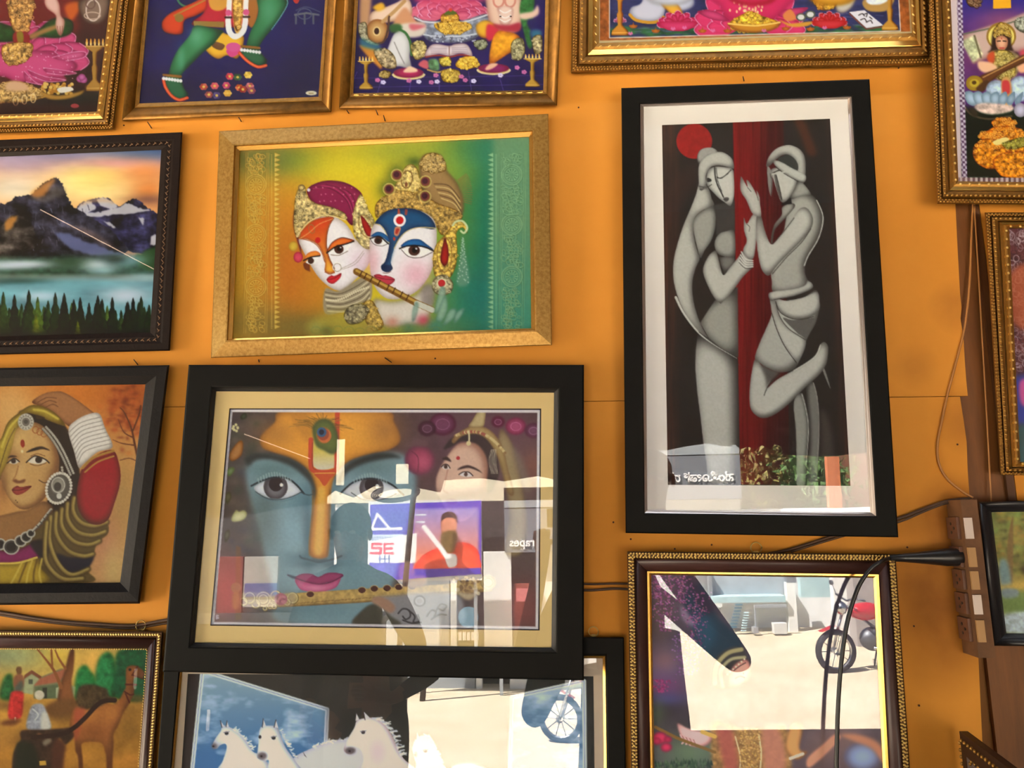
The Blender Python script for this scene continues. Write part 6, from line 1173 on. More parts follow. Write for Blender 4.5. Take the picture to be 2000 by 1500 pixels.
    for k in range(8): t = k/7.5; c.L([(364+56*t, 425+170*t), (430+30*t, 370+160*t), (536+62*t, 340+150*t)], 1.6, (150, 140, 136))
    c.T(); c.N(.06, 3, seed=3)
PAINT['BD'] = p_BD
def p_HS(c):
    c.T(310, 1220, .46); c.a[:] = (44, 42, 38); c.N(.12, 40, seed=1)
    c.P('128 190 172 190 140 640 100 640', (40, 34, 32), 0)
    def panel(P, hi, lo, g, sd):
        m = c.M(P, 0); n = fbm(c.H, c.W, 60, 26, sd, 5)[..., None]; t = np.clip(((c.Y-1320)/150), 0, 1)[..., None]
        col = np.array(hi, np.float32)*(1-t)+np.array(lo, np.float32)*t; col = col+(np.array((206, 216, 226))-col)*np.clip(n*2.2-1., 0, .8); c.a += (col-c.a)*m[..., None]
        c.L([*pts(P), pts(P)[0]], 8, (186, 190, 200), 0); c.L([*pts(P), pts(P)[0]], 1.2, (96, 110, 140), 0)
    panel('186 196 716 360 690 900 112 900', (118, 140, 152), (56, 96, 138), 0, 3); panel('1500 308 1806 240 1812 900 1480 900', (104, 128, 148), (76, 108, 138), 0, 9)
    c.P('480 215 1150 225 1500 300 1500 420 1100 460 720 500 716 350', (46, 44, 40), 0, soft=8, a=.7)
    W, S = (212, 210, 212), (128, 130, 142)
    def mane(p, n, L, sd):
        rs = random.Random(sd); q = spl(pts(p), 10)
        for k in range(n): a = q[int(rs.random()*(len(q)-1))]; c.L([a, a+np.array((rs.uniform(4, L), rs.uniform(-12, 10)))], 2.2, rs.choice([(226, 226, 228), (176, 176, 186), (206, 206, 210)]), w2=.8, a=.85)
    def horse(p, eye, muz, ears, sh=S, d=(-3, -2)):
        c.P(p, W, light=(d[0], d[1], 9, sh)); 
        for e in ears: c.P(e, (190, 184, 190), 0); c.L([pts(e)[0], pts(e)[1]], 1.6, (50, 44, 46), 0)
        c.E(eye[0], eye[1], 9, 8, (44, 38, 40)); c.L([(eye[0]-12, eye[1]-4), (eye[0]+12, eye[1]-8)], 1.6, (110, 104, 112), 0); c.E(muz[0], muz[1], muz[2], muz[3], (92, 80, 82), soft=2); c.E(muz[0]-4, muz[1]+2, 5, 4, (40, 30, 32))
    c.P('540 640 570 570 640 530 720 498 800 490 880 520 940 640', (188, 184, 192), light=(0, -4, 12, (124, 118, 130))); mane('650 520 720 496 800 486', 26, 24, 7); c.P('612 540 618 556 630 568', (40, 36, 40), 0); c.P('580 545 586 560 594 572', (40, 36, 40), 0)
    horse('226 520 240 486 264 452 270 430 296 434 330 452 372 492 400 540 440 560 470 640 255 640 272 580 288 530 284 508 262 512 246 528', (288, 462), (236, 516, 11, 12), ('262 408 268 436 278 432', '290 408 286 434 298 434')); mane('310 440 360 480 396 530', 26, 18, 2)
    horse('418 560 424 500 428 450 444 432 500 434 516 470 540 525 580 580 610 640 470 640 468 580 450 580 426 572', (488, 482), (440, 558, 20, 16), ('444 400 440 436 456 434', '498 404 490 436 508 440')); c.E(430, 478, 6, 8, (44, 38, 40)); mane('516 450 545 510 580 570', 26, 16, 3)
    horse('786 528 800 490 830 440 844 408 900 396 945 412 985 462 1012 522 1040 570 1100 640 860 640 868 580 852 528 836 530 818 550 796 546', (868, 458), (814, 536, 22, 15), ('838 374 834 412 852 404', '870 370 876 404 896 396'), (150, 122, 124)); c.G(930, 540, 40, 60, (196, 160, 158), .6); mane('905 395 950 415 990 465 1015 530 1030 560', 60, 30, 4)
    horse('1078 520 1092 484 1120 472 1152 474 1182 530 1212 600 1240 640 1104 640 1092 590 1082 556', (1132, 538), (1092, 552, 8, 14), ('1096 456 1092 486 1108 480',), (150, 140, 140)); mane('1150 475 1180 525 1210 590', 30, -26, 5)
    t = np.clip((c.Y-1502)/60, 0, 1)[..., None]; c.a += (np.array((176, 170, 168))*(.6+.7*fbm(c.H, c.W, 60, 80, 4))[..., None]-c.a)*t*.8
    c.P('1250 600 1330 590 1400 620 1380 640 1260 640', (200, 196, 198), soft=2); c.T()
PAINT['HS'] = p_HS

def p_BR(c):
    c.T(1200, 1040, .3066); c.a[:] = (70, 60, 66); c.N(.3, 40, seed=3); rs = random.Random(9)
    for a in ((300, 900, 120, 160, (104, 84, 116), .8), (290, 560, 70, 160, (84, 66, 56), .7), (320, 820, 60, 50, (140, 96, 84), .5), (330, 1130, 110, 80, (52, 44, 44), .8), (330, 990, 90, 50, (108, 60, 92), .7), (330, 1060, 90, 30, (70, 74, 120), .6), (270, 1150, 40, 60, (70, 84, 56), .6), (1100, 700, 400, 400, (60, 58, 64), .6), (500, 1400, 180, 90, (96, 112, 84), .9), (1400, 1350, 200, 200, (128, 96, 84), .7)): c.G(*a)
    c.P('560 330 640 520 720 600 800 680 800 760 700 880 640 990 560 950 530 800 500 600 440 420', (38, 52, 62), soft=4); c.P('500 520 620 560 640 700 560 760 520 680', (44, 74, 88), soft=8, a=.7); c.P('420 250 500 300 640 480 560 500', (54, 40, 52), soft=5, a=.8); c.P('425 470 470 520 520 600 440 560', (150, 120, 140), soft=3, a=.6)
    def bloom(x, y, rx, ry, n, cols):
        for _ in range(n):
            a, b = rs.gauss(0, .42), rs.uniform(-1, 1); w = 1-.55*max(0, b); c.E(x+a*rx*w, y+b*ry, rs.uniform(3, 7), rs.uniform(3, 6), rs.choice(cols), a=.85)
    PU = [(132, 74, 112), (104, 54, 88), (160, 96, 140), (84, 44, 70), (150, 84, 100)]
    bloom(320, 420, 110, 210, 420, PU); bloom(430, 340, 80, 110, 190, PU); bloom(520, 600, 90, 220, 300, PU); bloom(460, 780, 120, 130, 240, [(116, 74, 118), (92, 56, 96), (140, 96, 140)]); bloom(270, 330, 50, 90, 120, PU); bloom(300, 980, 70, 40, 90, [(150, 60, 100), (120, 44, 80)])
    # turbaned head bent down
    c.P('640 990 620 900 650 800 720 740 800 730 840 790 866 860 852 930 800 975 720 995', (60, 56, 54), soft=1.5); c.L('640 960 650 850 720 770 810 745', 8, (150, 138, 96), soft=.8); c.L('690 980 680 880 740 810 830 795', 6, (150, 140, 104), soft=.8); c.P('735 980 735 900 770 840 840 810 866 862 850 930 800 974', (196, 140, 120), soft=1.5, light=(1, 1, 7, (140, 84, 76))); c.L('760 880 800 850 836 830', 2, (60, 40, 40)); c.L('770 930 800 915 830 925', 2.6, (160, 70, 70)); c.E(822, 900, 5, 7, (150, 90, 80))
    for k in range(7): c.E(720+k*18, 905-k*16, 6, 6, (206, 190, 150))
    # gold robe, flute hand, child
    c.P('620 1230 780 1240 960 1250 1100 1250 1130 1500 1200 2350 560 2350 620 1600', (150, 110, 62), soft=3, tex=.6); c.P('650 1240 740 1245 790 1500 760 1800 700 1500', (156, 74, 66), soft=4, a=.8); c.P('940 1260 1050 1260 1090 1500 980 1600', (176, 112, 92), soft=4, a=.8); c.L('920 1290 935 1400 930 1500', 3, (206, 180, 130)); c.L('770 1300 800 1420 800 1500', 2.4, (206, 180, 130))
    for _ in range(260): c.E(rs.uniform(800, 930), rs.uniform(1250, 1520), 5, 5, rs.choice([(186, 146, 70), (116, 80, 40), (206, 172, 100)]), a=.6)
    c.P('1120 1240 1180 1215 1200 1260 1180 1380 1230 1400 1160 1450 1090 1380', (196, 140, 80), soft=2, light=(-1, -1, 8, (128, 80, 44))); c.P('1230 1440 1330 1350 1400 1290 1440 1310 1340 1420 1240 1500', (198, 132, 100), soft=2); c.E(1580, 1430, 115, 92, (134, 148, 172), soft=3, edge=((96, 92, 112), 12)); c.P('1440 1290 1560 1290 1690 1350 1720 1480 1640 1380 1520 1330', (176, 116, 84), soft=3); c.L('1120 1440 1200 1410', 6, (206, 190, 150))
    c.P('400 1220 470 1250 560 1270 620 1290 600 1350 520 1370 440 1330', (206, 160, 150), soft=1.5, light=(-1, -2, 6, (150, 96, 90))); 
    for k in range(4): c.L([(420+k*24, 1290+k*8), (440+k*22, 1330+k*6), (430+k*26, 1345+k*4)], 3, (196, 150, 142)); c.L([(432+k*24, 1296+k*8), (452+k*22, 1332+k*6)], 1.2, (120, 70, 66))
    c.L('262 1240 400 1310 560 1370 640 1400', 6, (120, 88, 46), 0); c.L('560 1270 640 1300', 8, (196, 150, 70)); 
    for x, y, r in ((290, 1310, 46), (330, 1370, 36), (270, 1330, 30), (340, 1320, 26)): c.E(x, y, r, r*.8, (206, 62, 92), soft=2, edge=((150, 36, 62), 5))
    for _ in range(160): x, y = rs.uniform(260, 620), rs.gauss(1480, 18); c.P([(x-9, y+16), (x, y-14), (x+9, y+16)], rs.choice([(60, 76, 58), (80, 100, 70), (50, 62, 50)]), 0, a=.8)
    c.T()
PAINT['BR'] = p_BR

def p_CM(c):
    c.T(0, 1180, .2133); z = (c.Y-1180)/.2133
    c.a[:] = np.stack([np.interp(z, (415, 700, 860, 1000, 1500, 2300), v) for v in ((176, 204, 196, 170, 166, 140), (158, 170, 150, 128, 118, 96), (92, 92, 74, 60, 50, 40))], 2)
    for a in ((40, 480, 260, 90, (128, 146, 120), .8), (540, 480, 90, 60, (216, 186, 84), .8), (880, 520, 160, 110, (218, 172, 92), .8), (60, 990, 180, 40, (214, 160, 66), .8), (300, 940, 200, 30, (206, 156, 70), .7), (60, 930, 130, 40, (84, 62, 36), .7), (600, 1020, 220, 60, (112, 84, 46), .7), (1200, 1150, 150, 200, (122, 90, 42), .8), (1180, 1440, 160, 50, (176, 126, 62), .8), (60, 1250, 150, 60, (146, 106, 52), .7), (760, 1430, 140, 60, (180, 132, 66), .7), (-400, 900, 300, 300, (150, 118, 66), .7)): c.G(*a)
    c.N(.16, 30, seed=4); GR = (38, 106, 64)
    for p, col in (('690 880 690 700 720 600 780 560 830 620 870 680 880 880', (46, 122, 72)), ('870 860 870 680 900 520 950 455 1010 450 1060 560 1070 840', (44, 118, 74)), ('1040 850 1050 640 1090 430 1360 430 1360 850', (28, 88, 58)), ('0 860 20 720 60 650 110 660 130 860', (48, 104, 62)), ('-500 880 -480 600 -300 560 -200 880', (46, 110, 66))): c.P(p, col, soft=3, light=(-3, -2, 9, lt(col, -30)), tex=.5)
    c.P('1100 840 1340 840 1340 900 1200 880', (94, 84, 46), soft=4)
    # houses
    c.P('205 820 210 700 240 640 290 606 380 665 540 600 590 590 590 700 535 730 535 865 310 870 300 800', (120, 118, 92), 0, soft=1); c.P('290 606 380 665 370 690 290 640 215 690 225 650', (122, 78, 58), 0); c.P('300 752 350 690 600 590 590 660 540 715 420 735', (156, 100, 78), 0, soft=1); c.P('215 700 290 645 360 690 310 745 300 830 215 815', (150, 156, 124), 0, soft=1); c.P('262 690 300 690 300 735 262 735', (88, 92, 78), 0); c.P('320 760 535 735 535 865 330 865', (92, 104, 80), 0, soft=1); c.P('390 770 430 765 430 865 392 865', (60, 62, 52), 0); c.P('512 770 540 760 540 862 512 862', (156, 164, 140), 0)
    c.P('640 740 690 760 680 860 640 860', (136, 150, 116), 0, soft=1)
    # big tree
    TR = (134, 88, 54); c.P('530 900 545 760 590 620 640 430 680 425 672 600 655 720 680 880 700 920 600 960', TR, soft=1.5, light=(3, 0, 9, (88, 56, 38))); c.L('560 760 500 620 430 520 340 410', 7, TR, w2=3); c.L('480 580 470 420', 4, TR); c.L('600 590 540 500 505 420', 5, TR, w2=3); c.P('520 880 700 880 720 1000 520 1040 380 980', (110, 78, 46), soft=4)
    # people
    c.E(170, 605, 24, 24, (108, 76, 52)); c.P('150 590 165 575 196 582 196 640 160 650', (112, 82, 54), soft=1); c.P('125 680 160 645 215 660 212 760 130 770', (136, 92, 70), soft=1.5); c.P('140 760 200 700 205 800 130 810', (86, 92, 84), soft=2); c.P('90 850 120 800 210 810 212 900 190 1040 80 1045', (176, 54, 52), soft=1.5, tex=.5); c.L('140 1040 138 1075', 3, (206, 170, 150)); c.P('0 1100 80 1060 200 1060 120 1110', (104, 64, 40), soft=3)
    c.E(360, 835, 42, 44, (176, 168, 150)); c.P('322 810 360 795 402 815 396 860 330 850', (188, 182, 168), soft=1); c.P('250 1150 270 980 310 920 390 920 430 1000 460 1150', (140, 144, 156), soft=1.5, tex=.5); c.P('380 1010 430 1000 455 1150 380 1160', (186, 186, 180), soft=2); c.L('300 960 350 1010 320 1060', 3, (196, 198, 200), a=.7)
    # cart
    c.P('200 1160 420 1150 640 1130 700 1100 690 1200 600 1290 520 1300 470 2300 120 2300 110 1500 150 1300 190 1250', (66, 48, 36), soft=1.5, tex=.6); c.P('130 1500 160 1290 250 1260 330 1330 350 1520 330 2300 120 2300', (44, 46, 32), soft=3); c.P('360 1440 420 1435 425 1475 362 1480', (186, 150, 70), 0); c.P('390 1260 450 1230 470 1260 410 1300', (130, 120, 104), soft=2); c.P('340 1190 380 1190 380 1230 340 1230', (124, 84, 50), soft=2); c.P('480 1320 600 1290 580 1500 560 2300 470 2300', (86, 54, 40), soft=3)
    # camel
    CB, CD = (158, 104, 58), (96, 60, 36)
    c.P('700 940 760 900 860 880 960 900 1040 920 1090 880 1130 800 1150 760 1150 640 1160 580 1210 560 1260 572 1310 610 1325 650 1300 680 1250 670 1225 700 1230 800 1190 900 1130 1000 1080 1120 1040 1190 1040 1300 1030 1500 1035 2300 970 2300 975 1500 960 1350 920 1270 760 1270 750 1360 760 1500 770 2300 700 2300 720 1500 690 1340 680 1200 640 1120 660 1000', CB, soft=1.2, light=(-3, -3, 12, CD)); c.G(800, 1000, 60, 60, (186, 128, 72), .6); c.G(1020, 1000, 60, 60, (176, 120, 68), .6); c.G(860, 1180, 90, 60, (128, 80, 46), .7); c.P('690 940 700 1000 740 1120 700 1240 680 1240 680 1100', (156, 80, 60), soft=3, a=.8)
    c.P('700 900 700 820 740 750 830 735 900 750 980 780 1000 840 1060 860 1060 910 1000 890 930 930 850 960 740 960', (78, 64, 44), soft=2, tex=.7); c.P('690 960 780 960 760 1060 700 1060', (166, 84, 66), soft=3, a=.7); c.L('1050 880 920 900 780 1040 680 1130 560 1190 300 1220', 9, (54, 34, 24)); c.E(1190, 602, 13, 14, (52, 34, 26)); c.L('1150 735 1250 738', 3, (84, 40, 30)); c.L('1210 650 1260 570', 3, (84, 40, 30)); c.L('1215 650 1330 690', 2, (84, 40, 30)); c.L('1140 800 1190 830 1225 825', 3, (84, 40, 30)); c.L('1150 820 1185 900', 3, (84, 40, 30)); c.P('1290 600 1322 640 1300 676 1270 660', (112, 74, 52), soft=2)
    c.T(); c.N(.06, 4, seed=6)
PAINT['CM'] = p_CM

def lotus(c, cx, cy, rx, ry, n, col, dk, edge=(240, 190, 210), rows=3):
    for r in range(rows):
        k = 1-r*.24; m = n-r
        for i in range(m):
            a = math.pi*(1.06-1.12*i/(m-1)); tx, ty = cx+rx*k*math.cos(a), cy-ry*k*math.sin(a)*(.55+.45*abs(math.sin(a)))-r*ry*.05
            d = np.array((tx-cx, ty-cy)); L = np.linalg.norm(d); d = d/L; e = np.array((-d[1], d[0])); w = rx*.17*k; b = np.array((cx, cy))+d*L*.12
            P = [b, b+d*L*.4+e*w, b+d*L*.75+e*w*.8, np.array((tx, ty)), b+d*L*.75-e*w*.8, b+d*L*.4-e*w]
            c.P(P, col, light=(0, 2, 5, dk)); c.L([*P[2:5]], 1.4, edge, a=.8); c.L([b+d*L*.2, b+d*L*.8], 1., lt(col, 25), a=.5)
def lamp(c, x, y0, y1, w, col=(190, 150, 66)):
    dk = lt(col, -80); h = y1-y0
    c.P([(x-w, y0+h*.14), (x-w*.8, y0+h*.2), (x-w*.25, y0+h*.26), (x-w*.2, y0+h*.5), (x-w*.32, y0+h*.55), (x-w*.22, y0+h*.78), (x-w*.8, y0+h*.9), (x-w*.9, y1), (x+w*.9, y1), (x+w*.8, y0+h*.9), (x+w*.22, y0+h*.78), (x+w*.32, y0+h*.55), (x+w*.2, y0+h*.5), (x+w*.25, y0+h*.26), (x+w*.8, y0+h*.2), (x+w, y0+h*.14)], col, 0, light=(-2, 0, 3, dk))
    for k in range(5): q = x-w*.8+k*w*.4; c.E(q, y0+h*.1, w*.1, h*.05, (250, 226, 150)); c.E(q, y0+h*.06, w*.07, h*.05, (250, 190, 90))
    c.L([(x-w, y0+h*.15), (x+w, y0+h*.15)], 1.6, lt(col, 50), 0); c.L([(x-w*.8, y1-h*.06), (x+w*.8, y1-h*.06)], 1.4, lt(col, 40), 0)
def p_F1(c):
    c.T(0, 0, .34); c.a[:] = (72, 28, 24); c.N(.2, 40, seed=2); rs = random.Random(2)
    for a in ((560, 100, 120, 140, (86, 40, 30), .8), (500, 560, 200, 40, (40, 52, 30), .8), (200, 590, 260, 30, (36, 44, 26), .7), (-200, 100, 250, 300, (110, 40, 40), .7)): c.G(*a)
    c.P('-350 -700 -200 -760 100 -780 300 -700 380 -300 430 60 430 200 0 300 -400 240', (150, 40, 52), soft=6, a=.6); c.P('370 40 420 10 470 20 440 90 400 120', (200, 104, 44), soft=3)
    c.P('460 0 620 -30 625 60 590 130 520 140 470 100', (146, 122, 104), soft=2, edge=((90, 70, 60), 8)); c.ring(535, 60, 40, 60, 2.4, (226, 206, 190)); c.ring(530, 90, 46, 20, 2, (206, 180, 160)); c.ring(520, 20, 26, 30, 2, (120, 90, 84))
    lotus(c, 150, 330, 370, 230, 9, (204, 84, 130), (140, 40, 84)); 
    for p in ('-200 330 0 300 220 290 420 350 440 400 370 430 380 460 280 450 250 490 160 470 100 480 0 440 -200 470',): c.P(p, (206, 90, 136), soft=1.5, edge=((150, 50, 92), 8))
    for p in ('250 390 340 400 440 420 360 430 270 420', '160 400 260 440 380 460 280 470 190 440', '140 410 200 470 250 490 150 470', '300 330 420 300 490 300 480 330 380 350'): c.P(p, (222, 120, 160), edge=((166, 60, 104), 5)); c.L([*pts(p)], 1.4, (244, 190, 214), a=.7)
    c.P('-100 120 60 150 160 210 300 110 410 120 410 190 330 220 220 215 120 240 -100 230', (44, 88, 44), soft=1.5, tex=.5, edge=((26, 56, 28), 6)); c.P('160 210 240 170 330 140 340 160 240 200 190 225', (170, 130, 80), soft=2)
    c.P('255 0 300 -40 340 20 350 90 372 120 366 170 350 208 330 190 318 140 320 90 270 50', (226, 186, 170), soft=1, light=(-1, -1, 6, (160, 106, 92)));
    for k in range(3): c.L([(330+k*14, 150), (335+k*12, 190)], 1.2, (150, 96, 84))
    gold_tex(c, '40 0 90 -30 170 -20 200 20 180 120 160 180 130 200 90 190 60 130', (196, 150, 90), 40, 3, r=(6, 14)); c.P('80 190 160 190 168 260 130 270 80 250', (150, 30, 50), soft=1); c.P('95 190 130 185 135 240 105 250', (150, 130, 50), soft=1)
    gold_tex(c, '20 260 180 250 170 330 110 370 30 360', (196, 156, 92), 30, 5, r=(5, 12)); c.P('30 -120 180 -120 200 -30 40 -20', (46, 90, 48), soft=3); c.E(110, -260, 90, 110, (232, 190, 168), edge=((190, 130, 110), 8)); gold_tex(c, '0 -330 60 -430 110 -520 160 -430 220 -330 110 -370', (206, 160, 70), 40, 8, r=(6, 14))
    for k in range(60): c.E(rs.uniform(-100, 440), rs.uniform(300, 460), 3, 3, (250, 226, 230), a=.7)
    lamp(c, 545, 220, 525, 58, (180, 140, 70))
    for k in range(46): c.E(rs.uniform(240, 420), rs.uniform(480, 540), 11, 10, rs.choice([(206, 160, 76), (176, 128, 54), (220, 190, 110)])); 
    gold_tex(c, '-100 560 0 480 120 470 240 520 260 560 100 590 -60 590', (190, 156, 100), 50, 6, r=(6, 14)); c.P('230 530 340 550 480 520 495 490 470 540 380 570 280 570', (180, 140, 70), soft=1.5); c.P('330 510 400 500 420 520 350 535', (226, 220, 206)); c.P('40 480 80 465 140 480 160 520 40 520', (214, 176, 140), soft=2)
    for k in range(3): c.ring(90+k*50, 580-k*8, 14, 26, 2, (226, 200, 150))
    for x, y in ((460, 455), (480, 460), (470, 445)): c.E(x, y, 22, 20, (206, 130, 176), edge=((150, 70, 120), 3))
    c.P('405 610 430 595 455 612 430 622', (176, 80, 84)); t = np.clip((c.Y-196)/14, 0, 1)[..., None]; c.a += (np.array((66, 26, 20))-c.a)*t*.85; c.E(430, 610, 24, 12, (170, 76, 80)); c.T()
PAINT['F1'] = p_F1
def p_F2(c):
    c.T(0, 0, .34); c.a[:] = (26, 34, 84); c.N(.18, 60, seed=5)
    for a in ((1300, 250, 300, 120, (32, 44, 104), .7), (1000, 520, 300, 60, (22, 28, 66), .7), (1750, 450, 120, 140, (30, 40, 70), .7)): c.G(*a)
    G, GD = (62, 128, 84), (24, 66, 44)
    c.ring(1090, -10, 70, 50, 4, (70, 130, 90)); 
    # robe, scarf, garland
    c.P('930 130 960 90 1010 60 1100 20 1190 -20 1210 40 1130 90 1060 120 1050 190 1000 200 940 180', (206, 76, 40), soft=1, light=(-1, -1, 7, (128, 40, 26))); c.L('1000 90 1100 40 1200 -10', 3, (176, 130, 60)); c.E(1030, 105, 26, 24, (150, 120, 60))
    c.P('1110 120 1180 50 1210 -200 1480 -200 1480 100 1420 150 1300 160 1120 150', (186, 44, 62), soft=1, light=(-1, -2, 9, (112, 24, 34))); c.P('1205 -200 1310 -200 1310 30 1205 40', (206, 150, 66), soft=1); c.P('1420 -200 1500 -200 1475 110 1425 130', (170, 110, 54), soft=1); c.P('1112 122 1290 126 1285 160 1115 150', (150, 118, 60), 0)
    c.P('1250 180 1310 200 1400 210 1370 330 1330 330 1300 320 1250 340 1190 300 1170 250', (226, 176, 56), soft=1, light=(-1, -2, 8, (166, 110, 36))); c.P('1230 240 1290 260 1270 290 1220 270', (120, 84, 56)); c.P('1300 290 1360 270 1380 300 1330 330', (206, 80, 130)); c.E(1340, 272, 42, 26, (206, 92, 140))
    for (a, b) in (((1320, -40), (1310, 130)), ((1415, -40), (1410, 130))): c.L([a, (a[0]-5, 60), b], 10, (226, 220, 206)); 
    c.L('1310 120 1318 180 1350 210 1395 180 1410 120', 11, (226, 220, 208))
    for x, y in ((1312, 75), (1414, 72)): c.E(x, y, 18, 18, (206, 90, 130)); c.L([(x-18, y+25), (x+18, y+25)], 4, (70, 40, 40), 0)
    c.P('1335 -60 1395 -60 1390 120 1370 190 1345 160', (226, 176, 96), soft=1); gold_tex(c, '1340 -40 1390 -40 1385 110 1365 180 1345 130', (206, 160, 84), 20, 3, r=(5, 11))
    # legs
    c.P('1120 150 1200 158 1282 178 1270 200 1220 260 1170 300 1110 360 1060 410 1036 440 1030 470 975 462 968 430 990 350 1020 290 1060 240 1092 200', G, soft=.6, light=(-3, -2, 12, GD)); c.G(1130, 210, 30, 40, (120, 180, 140), .6); c.G(1040, 340, 16, 50, (104, 168, 130), .6)
    c.P('1480 -20 1560 -40 1640 -20 1656 20 1620 90 1570 160 1520 220 1490 270 1488 300 1420 290 1418 250 1440 180 1470 120 1484 60', G, soft=.6, light=(-3, -1, 12, GD)); c.G(1545, 60, 30, 50, (96, 160, 120), .6); c.L('1636 -20 1652 20 1616 90 1560 170', 1.2, (140, 190, 200))
    def shoe(p, sole): c.P(p, (52, 106, 74), soft=.6, light=(-2, -2, 7, (22, 54, 40))); c.L(sole, 6, (206, 72, 44)); c.L(sole, 2, (236, 130, 80))
    shoe('945 450 1000 440 1040 462 1060 510 1082 540 1070 572 1040 578 1000 562 965 520', '938 455 950 500 985 550 1030 574 1075 562'); shoe('1385 290 1430 285 1490 300 1520 330 1534 350 1520 382 1480 382 1420 350 1384 312', '1376 305 1420 350 1480 384 1528 376')
    for x0, y0, x1, y1 in ((940, 448, 1038, 462), (1388, 284, 1490, 298)):
        c.L([(x0, y0-18), (x1, y1-22)], 5, (150, 104, 50), 0)
        for k in range(7): c.E(x0+(x1-x0)*k/6, y0+(y1-y0)*k/6+4, 9, 10, (226, 220, 210))
    rs = random.Random(3)
    for x, y, col in ((1320, 440, (196, 72, 84)), (1425, 432, (226, 190, 90)), (1170, 500, (176, 84, 66)), (1233, 495, (206, 92, 96)), (1300, 492, (196, 84, 110)), (1375, 505, (196, 100, 60)), (1435, 495, (186, 104, 104)), (1200, 545, (150, 76, 70)), (1307, 537, (206, 160, 66)), (1395, 515, (170, 70, 60)), (1245, 550, (84, 70, 110)), (1445, 522, (150, 80, 90)), (1365, 445, (60, 96, 60))):
        for k in range(6): a = k*1.05; c.E(x+14*math.cos(a), y+12*math.sin(a), 11, 9, lt(col, rs.randint(-25, 25)))
        c.E(x, y, 8, 7, (226, 190, 90))
    for x in (1700, 1750, 1800): c.L([(x, 85), (x, 135)], 4, (96, 100, 104), 0)
    c.L('1695 85 1760 75 1830 85', 4, (110, 112, 112), 0); c.ring(1750, 80, 40, 30, 2, (90, 96, 110)); c.L('1700 60 1760 40 1840 70', 2, (80, 86, 104)); c.P('1680 -20 1720 -10 1710 20 1690 15', (190, 60, 50))
    c.E(1788, 536, 32, 13, (226, 216, 180)); c.L('1775 536 1800 536', 1.6, (130, 110, 60), 0)
    # upper body above the photograph's edge
    c.P('1190 -200 1180 -400 1240 -560 1340 -600 1460 -540 1520 -380 1490 -200', (60, 124, 82), soft=2, light=(-4, -2, 14, (28, 74, 50))); c.E(1340, -660, 80, 95, (70, 136, 92), edge=((34, 84, 56), 9)); gold_tex(c, '1250 -710 1300 -790 1345 -850 1390 -790 1430 -710 1340 -740', (206, 160, 70), 30, 4, r=(6, 13)); c.L('1230 -500 1310 -300 1320 -60', 9, (226, 220, 206)); c.L('1460 -500 1420 -300 1414 -60', 9, (226, 220, 206)); c.T()
PAINT['F2'] = p_F2
